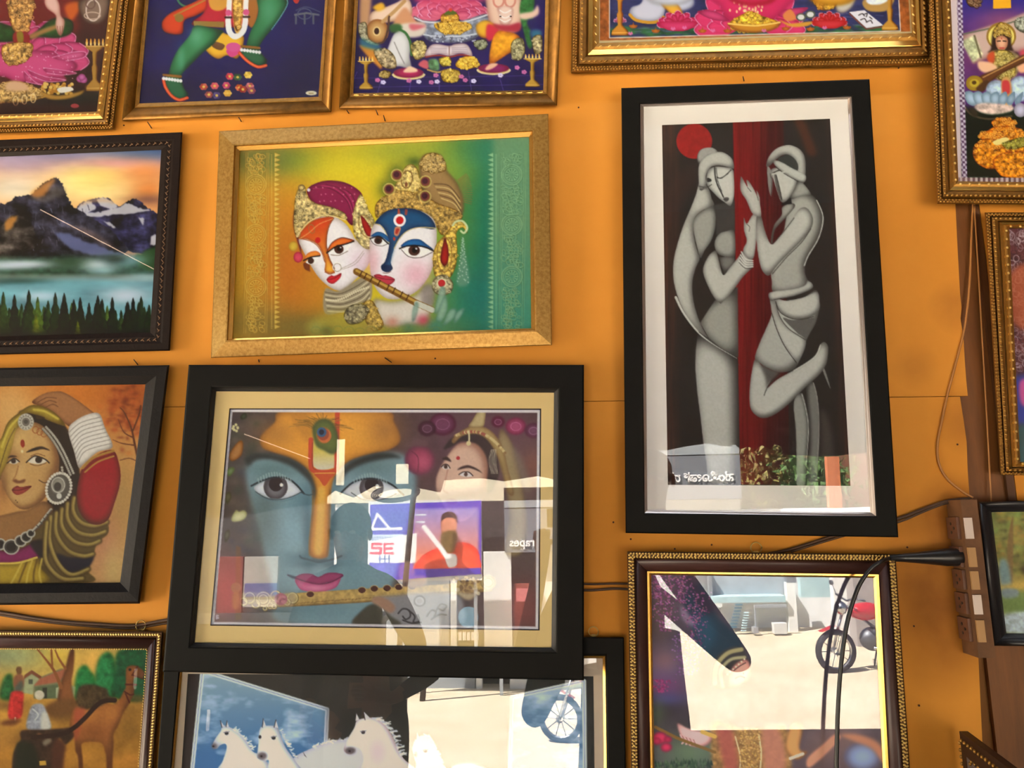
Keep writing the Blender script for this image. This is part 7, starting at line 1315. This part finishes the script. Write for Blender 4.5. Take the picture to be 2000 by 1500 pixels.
def p_F3(c):
    c.T(640, 0, .25); c.a[:] = (44, 30, 88); c.N(.2, 60, seed=7); rs = random.Random(8)
    for x0, x1 in ((440, 385), (660, 635), (870, 872), (1100, 1128), (1330, 1382), (230, 150)): c.L([(x0, 560), (x1, 740)], 1.2, (120, 110, 160), 0, a=.7)
    for y in (600, 670): c.L([(210, y+12), (1690, y-10)], 1.1, (104, 96, 150), 0, a=.6)
    c.P('660 130 1240 120 1200 40 1100 -40 800 -40 690 40', (52, 56, 120), soft=3); lotus(c, 950, 120, 330, 150, 9, (214, 110, 130), (170, 60, 96), rows=3); c.P('700 20 1220 10 1150 -100 760 -100', (206, 80, 110), soft=6)
    # round pedestal
    c.P('670 130 750 160 900 165 1060 160 1230 110 1260 160 1220 230 1160 300 1060 335 850 335 770 310 730 240', (146, 150, 160), soft=1, light=(0, -2, 9, (84, 86, 100)), tex=.8); c.L('680 140 760 170 900 178 1070 170 1250 115', 3, (206, 206, 206)); c.L('750 270 860 285 1050 282 1160 265', 3, (196, 198, 200))
    for k in range(60): c.E(rs.uniform(760, 1160), rs.uniform(280, 330), 7, 6, rs.choice([(190, 190, 196), (96, 96, 110)]))
    gold_tex(c, '900 110 1010 110 1020 170 960 200 890 175', (196, 150, 66), 20, 2, r=(6, 12)); gold_tex(c, '832 200 900 170 1020 170 1115 190 1090 240 1000 265 900 260', (214, 170, 76), 80, 3, r=(6, 12)); c.P('910 110 960 80 1010 105 960 118', (96, 110, 50)); c.E(960, 78, 14, 14, (206, 70, 60))
    # left figure with lute
    c.P('260 -60 340 -80 330 160 310 260 250 220', (196, 150, 110), soft=3); c.P('340 100 420 70 540 20 620 -20 660 60 640 140 520 170 400 190 320 190', (226, 196, 170), soft=1, light=(0, -2, 8, (160, 120, 96))); c.P('350 60 420 20 450 60 400 90', (220, 170, 60), soft=2); c.P('600 60 680 160 760 190 740 260 600 260 500 220', (206, 150, 110), soft=2); c.P('560 200 700 180 760 200 740 280 620 290', (214, 200, 180), soft=2); c.P('640 190 760 200 740 220 660 240', (206, 110, 116), soft=2)
    c.P('440 520 500 300 560 240 620 260 650 360 640 440 650 540 560 520', (216, 210, 200), soft=1, light=(-2, -2, 10, (150, 144, 140))); c.L('520 330 560 420 600 500', 2, (150, 144, 140)); c.L('560 230 610 260 645 330 655 430', 5, (70, 118, 66)); c.P('480 200 560 190 580 230 500 260', (60, 100, 60), soft=2)
    c.E(390, 245, 88, 95, (206, 166, 110), -10, edge=((150, 100, 56), 8)); c.E(383, 245, 20, 26, (66, 40, 26)); c.ring(383, 245, 26, 32, 2, (226, 196, 140)); c.L('430 170 520 90 600 10', 7, (190, 150, 100), 0); c.L('480 130 470 230 440 320 400 340', 4, (90, 64, 54)); gold_tex(c, '240 200 300 180 320 300 400 350 340 350 260 300', (170, 160, 130), 26, 7, r=(6, 12))
    c.P('250 350 420 400 440 440 420 540 390 520 300 430', (206, 140, 60), soft=2); gold_tex(c, '360 400 450 380 520 440 530 530 430 520', (176, 156, 120), 26, 9, r=(6, 11)); gold_tex(c, '650 350 740 320 770 380 740 450 680 460', (190, 170, 116), 22, 10, r=(6, 11)); c.P('250 300 330 330 420 360 380 390 260 360', (60, 130, 140), soft=3, a=.8)
    # open book
    c.P('760 440 800 360 860 345 950 360 1000 345 1090 350 1130 440 1040 420 950 440 870 425', (222, 206, 200), soft=.6, edge=((170, 144, 140), 4)); c.L('950 362 950 438', 2, (150, 120, 110), 0); c.L('765 446 870 432 950 446 1040 428 1130 446', 3, (150, 60, 56))
    for k in range(4): c.L([(800+k*3, 375+k*14), (930, 378+k*13)], 1.2, (140, 120, 130), 0, a=.8); c.L([(970, 376+k*13), (1085+k*6, 370+k*15)], 1.2, (140, 120, 130), 0, a=.8)
    # right figure
    c.P('1240 -80 1380 -100 1500 -60 1520 160 1460 260 1300 240 1250 120', (226, 190, 164), soft=2, light=(0, -2, 12, (170, 120, 100))); c.ring(1335, 5, 40, 50, 4, (206, 140, 120)); c.ring(1425, 5, 40, 50, 4, (206, 140, 120)); c.P('1330 60 1440 60 1440 150 1400 210 1350 190 1340 120', (226, 196, 176), soft=1.5, light=(0, -2, 6, (176, 130, 116)));
    for y in (80, 120, 150): c.L([(1345, y), (1385, y+20), (1430, y)], 2, (236, 226, 210)); 
    for x in (1350, 1430): c.E(x, 130, 8, 6, (60, 40, 40))
    c.P('1160 200 1230 160 1300 190 1330 240 1250 300 1180 280', (226, 176, 60), soft=1.5, light=(-1, -2, 7, (170, 110, 40))); c.P('1250 190 1340 240 1280 320 1240 300', (206, 60, 80), soft=2); c.P('1290 300 1340 240 1420 250 1500 290 1480 380 1400 430 1340 470 1270 510 1265 420', (232, 164, 50), soft=1, light=(-2, -2, 10, (176, 96, 36)), tex=.4); c.P('1290 190 1400 200 1500 180 1500 240 1430 250 1340 235', (176, 60, 76), soft=2)
    c.P('1500 60 1560 -100 1620 -100 1600 180 1580 260 1600 360 1570 380 1530 250', (58, 116, 62), soft=1.5, tex=.6); c.P('1500 110 1600 90 1640 40 1650 110 1580 150 1510 150', (226, 190, 164), soft=2); c.P('1560 160 1640 160 1640 230 1580 230', (44, 40, 96), soft=2); c.P('1590 240 1670 240 1660 300 1600 300', (60, 140, 150), soft=3, a=.8); gold_tex(c, '1440 330 1520 300 1540 400 1500 470 1440 450', (170, 160, 120), 22, 12, r=(6, 11)); gold_tex(c, '1600 300 1670 280 1670 400 1620 420', (176, 160, 120), 14, 13, r=(6, 11)); gold_tex(c, '1140 330 1230 310 1240 370 1180 390', (150, 150, 120), 14, 14, r=(6, 11))
    # rugs with feet
    for x, y, rx, ry in ((632, 570, 122, 44), (1297, 535, 126, 40)): c.E(x, y+10, rx, ry, (196, 166, 110)); c.E(x, y, rx*.96, ry*.9, (190, 56, 96) if x < 1000 else (150, 50, 116), edge=((130, 30, 76), 6))
    for k in range(30): a = math.pi*k/29; c.E(632+122*math.cos(a), 584+36*math.sin(a), 8, 6, (222, 206, 150)); c.E(1297+126*math.cos(a), 548+34*math.sin(a), 8, 6, (222, 206, 150))
    c.P('590 560 640 520 700 545 690 565 620 570', (232, 196, 160), soft=1); c.P('1230 540 1270 500 1330 500 1300 530 1250 550', (232, 186, 150), soft=1)
    # offerings and lamps
    gold_tex(c, '1000 500 1040 455 1110 440 1160 460 1180 510 1100 540 1020 530', (226, 180, 76), 60, 15, r=(6, 11)); c.P('710 500 750 470 790 490 780 540 720 520', (206, 104, 110), soft=1); c.P('790 470 860 470 870 550 800 545', (110, 150, 104), soft=1.5, tex=.8); gold_tex(c, '870 460 950 450 960 500 900 520', (214, 190, 90), 16, 16, r=(6, 11)); c.L('780 545 860 565 920 545', 3, (190, 156, 90))
    gold_tex(c, '890 560 960 540 1030 560 1020 630 960 645 900 630', (190, 160, 76), 24, 17, r=(6, 11)); c.E(958, 545, 8, 14, (250, 220, 130)); gold_tex(c, '400 580 440 550 495 570 470 610 420 605', (176, 150, 90), 14, 18, r=(5, 9)); lamp(c, 300, 440, 700, 62); lamp(c, 1600, 420, 680, 66)
    for x, y, col in ((845, 590, 0), (1045, 600, 0), (635, 632, 0), (712, 640, 1), (855, 640, 1), (1075, 628, 0), (1140, 635, 1), (1480, 530, 0), (1535, 565, 0), (810, 645, 0), (390, 628, 0), (434, 645, 1), (1350, 590, 1)):
        for k in range(5): a = k*1.26; c.E(x+12*math.cos(a), y+10*math.sin(a), 10, 8, (206, 120, 160) if not col else (216, 206, 226))
    # heads above the photograph's edge
    for x in (470, 1400, 950): c.E(x, -260, 80, 95, (230, 192, 164), edge=((180, 130, 110), 9)); gold_tex(c, [(x-90, -320), (x-40, -400), (x, -470), (x+40, -400), (x+90, -320), (x, -350)], (206, 166, 80), 26, x, r=(6, 12))
    c.P('860 -180 1040 -180 1080 -60 820 -60', (196, 60, 90), soft=3); c.T()
PAINT['F3'] = p_F3
def p_F4(c):
    c.T(1100, 0, .37); c.a[:] = (52, 56, 96); c.N(.25, 30, 10, seed=3); rs = random.Random(5); z = c.Y/.37
    for _ in range(160): x, y = rs.uniform(250, 1780), rs.gauss(165, 16); c.G(x, y, rs.uniform(8, 26), rs.uniform(4, 9), rs.choice([(50, 104, 60), (66, 128, 72), (40, 80, 50)]), .8)
    for _ in range(120): x, y = rs.uniform(250, 1780), rs.uniform(60, 180); c.L([(x, y), (x+rs.uniform(20, 60), y+rs.uniform(-4, 4))], 1.2, (120, 124, 160), a=.5)
    c.P('420 -200 420 0 360 40 352 80 400 112 480 116 528 90 540 0 520 -200', (206, 200, 204), soft=1, light=(0, -2, 8, (140, 136, 150))); c.L('352 78 380 104 430 116 490 116 530 90', 6, (206, 150, 50)); c.P('540 -100 640 -60 690 0 680 40 620 60 560 40', (206, 204, 210), soft=2, light=(0, -2, 8, (150, 146, 160))); c.P('510 10 560 -20 610 30 640 100 600 110 560 70', (232, 174, 60), soft=1.5, edge=((176, 110, 40), 4))
    def lily(x, y, r, col): lotus(c, x, y, r, r*.62, 7, col, lt(col, -50), rows=2); c.P([(x-r, y-r*.05), (x-r*.5, y+r*.3), (x, y+r*.36), (x+r*.5, y+r*.3), (x+r, y-r*.05), (x, y-r*.1)], col, edge=(lt(col, -40), 5))
    lily(605, 125, 112, (220, 70, 116)); lily(1405, 118, 96, (222, 70, 76)); lily(300, 110, 34, (206, 120, 150))
    lotus(c, 985, 130, 300, 250, 9, (222, 62, 110), (160, 30, 74)); c.P('710 60 800 60 880 110 800 108 740 85', (222, 84, 126), edge=((160, 40, 84), 5)); c.P('1130 60 1290 40 1240 80 1160 95', (222, 84, 126), edge=((160, 40, 84), 5)); c.P('760 -60 830 40 880 110 1090 110 1180 40 1230 -60', (216, 50, 100), soft=3, edge=((170, 30, 80), 9)); c.P('900 -60 985 100 1070 -60', (232, 90, 120), soft=6, a=.7)
    for _ in range(40): c.E(rs.gauss(985, 40), rs.uniform(0, 80), 5, 8, (250, 210, 150))
    gold_tex(c, '880 120 940 80 990 60 1040 82 1140 120 1080 160 985 172 900 158', (232, 180, 60), 80, 6, r=(5, 10)); c.P('870 122 1010 132 1146 116 1110 158 1010 176 910 160', (206, 140, 44), soft=1, light=(0, -2, 5, (140, 80, 24))); c.L('872 124 1010 136 1144 118', 3, (250, 206, 110))
    c.P('1140 105 1200 125 1310 115 1290 138 1200 142', (220, 160, 60), soft=1); c.P('1160 80 1200 50 1230 100 1180 112', (226, 140, 80), soft=1)
    for x, y in ((1255, 92), (1305, 78)): c.E(x, y, 27, 21, (90, 96, 80)); c.E(x, y, 18, 14, (226, 222, 206))
    gold_tex(c, '1320 -60 1430 -60 1440 0 1400 50 1340 40', (214, 150, 50), 20, 8, r=(5, 10)); c.P('1450 -40 1540 -40 1530 30 1480 70 1440 50', (206, 196, 180), soft=2, light=(0, -1, 6, (150, 130, 110))); gold_tex(c, '1400 -20 1460 -30 1430 40 1370 50', (206, 160, 70), 14, 9, r=(5, 9))
    c.P('1580 10 1650 -30 1740 -10 1740 20 1700 60 1610 58', (190, 146, 80), soft=1); c.P('1600 0 1650 -40 1720 -10 1680 22 1620 24', (226, 226, 232), soft=1, tex=.4)
    c.P('1510 65 1590 55 1690 135 1600 150', (232, 222, 218), 0); c.L('1512 72 1600 154 1690 140', 3, (130, 70, 60), 0)
    for p in ('1560 80 1580 72 1590 84', '1585 78 1605 70 1600 88', '1570 105 1590 98 1600 112', '1600 118 1622 108 1632 122', '1618 90 1630 100'): c.L(p, 2., (60, 50, 56))
    lamp(c, 300, -60, 188, 52, (206, 140, 50)); lamp(c, 1725, -80, 162, 50, (206, 150, 60))
    for x, y in ((370, 135), (488, 160), (735, 160), (868, 160), (1175, 148), (1305, 150), (1498, 142)): c.P([(x-22, y), (x-12, y+14), (x+12, y+14), (x+22, y), (x+4, y-4), (x, y-18), (x-4, y-4)], (226, 150, 60), edge=((170, 90, 30), 3))
    for x, y in ((355, 180), (580, 155), (790, 165), (1060, 165), (1380, 150), (640, 150)): c.P([(x-14, y), (x-6, y-14), (x, y-4), (x+6, y-14), (x+14, y), (x, y+8)], (220, 120, 160), 0)
    # figures above the photograph's edge
    for x, col in ((560, (214, 210, 212)), (1000, (206, 50, 90)), (1420, (226, 166, 60))): c.P([(x-120, 0), (x-100, -260), (x, -330), (x+100, -260), (x+120, 0)], col, soft=3, light=(0, -2, 12, lt(col, -60))); c.E(x, -420, 60, 75, (232, 190, 160), edge=((180, 130, 104), 8)); gold_tex(c, [(x-70, -470), (x, -580), (x+70, -470), (x, -490)], (214, 166, 70), 20, x, r=(6, 12))
    # printed border: gold band, white line
    q = Q(190,-895, 1780,-890, 1840,172, 186,222); i1 = Q(244,-850, 1730,-850, 1780,164, 244,200)
    m = c.M(q, 0)-c.M(i1, 0); n = fbm(c.H, c.W, 8, seed=4)[..., None]; c.a += (np.array((170, 96, 44))*(.7+.6*n)-c.a)*np.clip(m, 0, 1)[..., None]; c.L([*i1, i1[0]], 1.8, (236, 220, 200), 0); c.L([*q, q[0]], 5., (206, 180, 130), 0)
    c.T()
PAINT['F4'] = p_F4
def p_F5(c):
    c.T(1780, 0, .28); z = c.Y/.28; c.a[:] = np.stack([np.interp(z, (-600, 0, 150, 400, 720, 780, 1250), v) for v in ((50, 56, 84, 112, 92, 20, 14), (50, 52, 56, 62, 50, 40, 34), (120, 130, 120, 104, 110, 26, 20))], 2)
    c.N(.15, 40, seed=3); c.G(650, 160, 140, 70, (150, 86, 110), .8); c.G(560, 1100, 200, 120, (16, 46, 30), .7); gold_tex(c, '385 0 440 -20 485 10 470 45 410 45', (130, 100, 70), 14, 3, r=(8, 16)); c.P('570 -20 695 -20 695 58 570 62', (226, 166, 40), 0)
    c.P('345 250 480 200 640 150 786 90 1000 60 1000 330 800 360 600 380 430 450', (196, 166, 150), 0, soft=2, light=(0, -2, 12, (150, 110, 100))); c.P('345 290 440 250 500 380 430 440', (196, 196, 150), 0, soft=2, tex=.8); c.L('350 240 560 195 786 130', 3, (110, 110, 90)); c.L('440 250 485 400', 4, (120, 110, 80))
    gold_tex(c, '740 130 1000 100 1000 260 760 220', (150, 150, 130), 20, 5, r=(10, 20)); c.P('1000 380 800 350 760 360 780 400 1000 440', (206, 80, 90), soft=3)
    c.E(627, 255, 104, 98, (150, 116, 50)); c.E(627, 258, 90, 84, (226, 206, 110)); c.P('555 340 570 220 627 170 690 220 702 330 760 420 720 360 540 370', (60, 40, 34), soft=1.5); gold_tex(c, '570 220 600 175 627 155 660 180 690 230 680 260 630 240 580 260', (176, 146, 76), 34, 6, r=(6, 13))
    c.P('590 270 630 250 668 270 672 310 655 345 630 360 605 345 590 315', (226, 176, 140), edge=((176, 120, 90), 5)); c.L('600 288 620 286', 2.4, (50, 30, 26)); c.L('640 286 660 288', 2.4, (50, 30, 26)); c.L('618 335 645 335', 2.6, (190, 70, 70)); c.E(630, 270, 4, 5, (190, 40, 40))
    c.P('540 380 600 350 660 355 740 380 760 450 720 540 600 560 560 470', (150, 130, 90), soft=1.5, tex=.8); gold_tex(c, '570 370 700 370 720 520 610 550', (176, 156, 90), 70, 8, r=(6, 13)); c.P('535 380 575 360 580 420 560 450 530 420', (190, 84, 50), soft=1.5); c.P('470 430 560 440 600 480 520 510 470 480', (226, 180, 140), soft=1.5); c.P('740 460 800 440 820 490 760 510', (226, 170, 130), soft=1.5)
    c.P('470 540 620 470 790 380 800 430 640 510 520 590', (110, 70, 40), soft=1, light=(0, -1, 4, (70, 40, 24))); c.L('500 540 640 470 790 395', 2, (196, 150, 90)); c.E(440, 582, 60, 54, (206, 180, 66), edge=((150, 120, 40), 7)); c.E(438, 578, 16, 14, (90, 66, 30)); c.ring(440, 580, 40, 34, 2, (160, 126, 50)); c.P('450 620 520 560 540 590 500 640', (90, 60, 36), soft=1)
    for cx, cy, rx, ry in ((590, 630, 70, 70), (760, 620, 80, 90)): c.E(cx, cy, rx, ry, (190, 206, 212), soft=1, edge=((140, 150, 160), 8), tex=.6)
    c.P('630 560 690 560 700 740 640 740', (196, 150, 90), soft=1); c.P('635 570 680 570 685 650 640 650', (190, 70, 70), soft=1)
    for k in range(7): c.P([(370+k*60, 650+k*6), (420+k*60, 640), (470+k*50, 700), (440+k*50, 740), (390+k*55, 720)], (186, 202, 206), edge=((120, 140, 150), 6))
    c.P('440 740 520 720 700 740 690 780 560 800 470 780', (206, 180, 160), soft=1.5, tex=.7); c.E(760, 770, 44, 50, (206, 200, 206), edge=((150, 140, 150), 6)); c.L('370 740 420 800 540 830 700 810', 4, (96, 80, 60)); c.P('400 760 440 760 470 800 430 820', (70, 60, 44), soft=2)
    for p, s in (('560 850 640 818 732 850 700 880 590 885', 1), ('550 900 640 880 760 900 800 960 780 1060 700 1090 560 1060 500 980', 2), ('470 940 540 912 640 925 620 965 500 975', 3), ('430 1040 480 980 560 970 660 1010 690 1100 640 1160 540 1180 450 1130', 4), ('570 1120 640 1070 720 1060 1000 1050 1000 1240 680 1240 600 1200', 5)): gold_tex(c, p, (214, 136, 40), 46, s, r=(6, 14), li=60)
    c.P('570 990 650 960 680 980 600 1015', (226, 206, 130)); gold_tex(c, '640 1000 780 960 790 1020 680 1040', (150, 140, 66), 16, 9, r=(6, 12)); c.L('400 1234 540 1234', 1.4, (90, 90, 80), 0)
    # printed border at the left and bottom
    for k in range(-40, 78):
        y = k*20; x = 300+22+ (y)*.047; c.P([(x-16, y), (x, y-10), (x+16, y), (x, y+10)], (96, 70, 96) if k % 7 else (150, 130, 60), 0)
    L = c.M(Q(240,-900, 296,-900, 352,1300, 300,1300), 0); c.a += (np.array((206, 186, 176))-c.a)*L[..., None]
    B = c.M(Q(296,-900, 330,-900, 390,1252, 352,1252), 0); n = ((np.floor((c.Y)/5)+np.floor((c.X-c.Y*.047)/5)) % 2)[..., None]; c.a += (np.array((196, 182, 186))*n+np.array((104, 78, 100))*(1-n)-c.a)*B[..., None]
    K = c.M(Q(330,1240, 2000,1245, 2000,1310, 330,1300), 0); n = ((np.floor(c.X/5)) % 2)[..., None]; c.a += (np.array((190, 170, 160))*n+np.array((120, 90, 90))*(1-n)-c.a)*K[..., None]; c.T()
PAINT['F5'] = p_F5
def p_F6(c):
    c.a[:] = (84, 40, 40); c.N(.5, 16, seed=3); rs = random.Random(4); c.T()
    for _ in range(240): x, y = rs.uniform(1965, 2010), rs.uniform(446, 720); c.ring(x, y, rs.uniform(3, 8), rs.uniform(3, 8), 1.3, rs.choice([(150, 120, 116), (196, 170, 164), (110, 60, 56), (60, 30, 34)]), a=.8)
    c.P('1988 520 2200 520 2200 640 1988 640', (176, 84, 48), soft=4, a=.8); c.P('1985 735 2200 735 2220 830 1988 830', (50, 60, 130), soft=5); c.P('1992 745 2020 745 2020 790 1995 790', (196, 80, 130), soft=3); c.P('1990 830 2220 830 2220 910 1992 910', (50, 84, 80), soft=5)
    for _ in range(120): c.ring(rs.uniform(2010, 2210), rs.uniform(450, 900), rs.uniform(6, 16), rs.uniform(6, 14), 1.6, rs.choice([(170, 120, 70), (110, 50, 50), (60, 70, 110)]), a=.6)
PAINT['F6'] = p_F6
def p_F7(c):
    z = c.Y; c.a[:] = np.stack([np.interp(z, (1000, 1060, 1110, 1140, 1160, 1200, 1240), v) for v in ((110, 120, 110, 150, 104, 120, 130), (118, 112, 96, 124, 116, 128, 134), (60, 54, 50, 56, 60, 70, 84))], 2); c.T(1720, 920, .3867); rs = random.Random(7)
    for _ in range(500): x, y = rs.uniform(560, 1260), rs.uniform(200, 520); c.G(x, y, rs.uniform(6, 18), rs.uniform(5, 14), rs.choice([(96, 104, 40), (140, 132, 56), (150, 110, 50), (80, 74, 36), (112, 128, 60), (66, 60, 34)]), .6)
    c.P('640 380 660 250 670 260 665 580 650 585', (110, 84, 46), soft=1); c.P('600 460 640 460 660 590 610 590', (104, 122, 116), soft=3); c.P('610 580 1260 500 1260 560 660 600', (176, 140, 64), soft=4); c.P('612 600 690 600 690 640 625 645', (110, 120, 116), soft=2); c.P('625 650 1260 620 1260 720 640 720', (96, 112, 56), soft=5); c.P('640 720 1260 700 1260 800 650 820', (150, 156, 150), soft=3, tex=.5); c.P('700 500 780 470 840 500 800 540', (60, 50, 30), soft=4)
    c.T(); c.N(.08, 4, seed=3)
PAINT['F7'] = p_F7
build_room()
PAINT = globals().get('PAINT', {})
CONTRAST = {'F1': 1.2, 'F2': 1.16, 'F3': 1.18, 'F4': 1.12, 'F5': 1.16, 'CM': 1.14, 'BD': 1.12, 'MT': 1.14, 'RK': 1.06, 'CP': 1.06}     # ink contrast of each print
GAIN = {'BD': (.9, .89, .84), 'CM': (.93, .9, .84), 'RK': (1., .97, .93), 'F1': (.95, .93, .9)}
def CANV(key, quad):
    xs = [q[0] for q in quad]; ys = [q[1] for q in quad]
    cv = Cv(min(xs)-2, min(ys)-2, max(xs)+2, max(ys)+2, (150, 140, 130))
    if key in PAINT and not globals().get('GREYTEST'): PAINT[key](cv); cv.a = (cv.a-90)*CONTRAST.get(key, 1.)+90-14*(CONTRAST.get(key, 1.)-1)/.2; cv.a *= np.array(GAIN.get(key, (1., 1., 1.)), np.float32); np.clip(cv.a, 0, 255, out=cv.a)
    return cv
build_lamps()
build_frames(CANV)
build_wallbits()
build_street()
motorcycle((4.22, -10.2, 0), math.radians(-8), 'red motorcycle parked on sunlit sand, mirrored in the lower right picture')
_p = FR['HS'].refl((1096, 1450), .0135, Z=0.)
motorcycle((_p.x, _p.y, 0), math.radians(12), 'red motorcycle parked nearer the shop, wheel mirrored in the horse picture')
build_added_counter()
build_people()
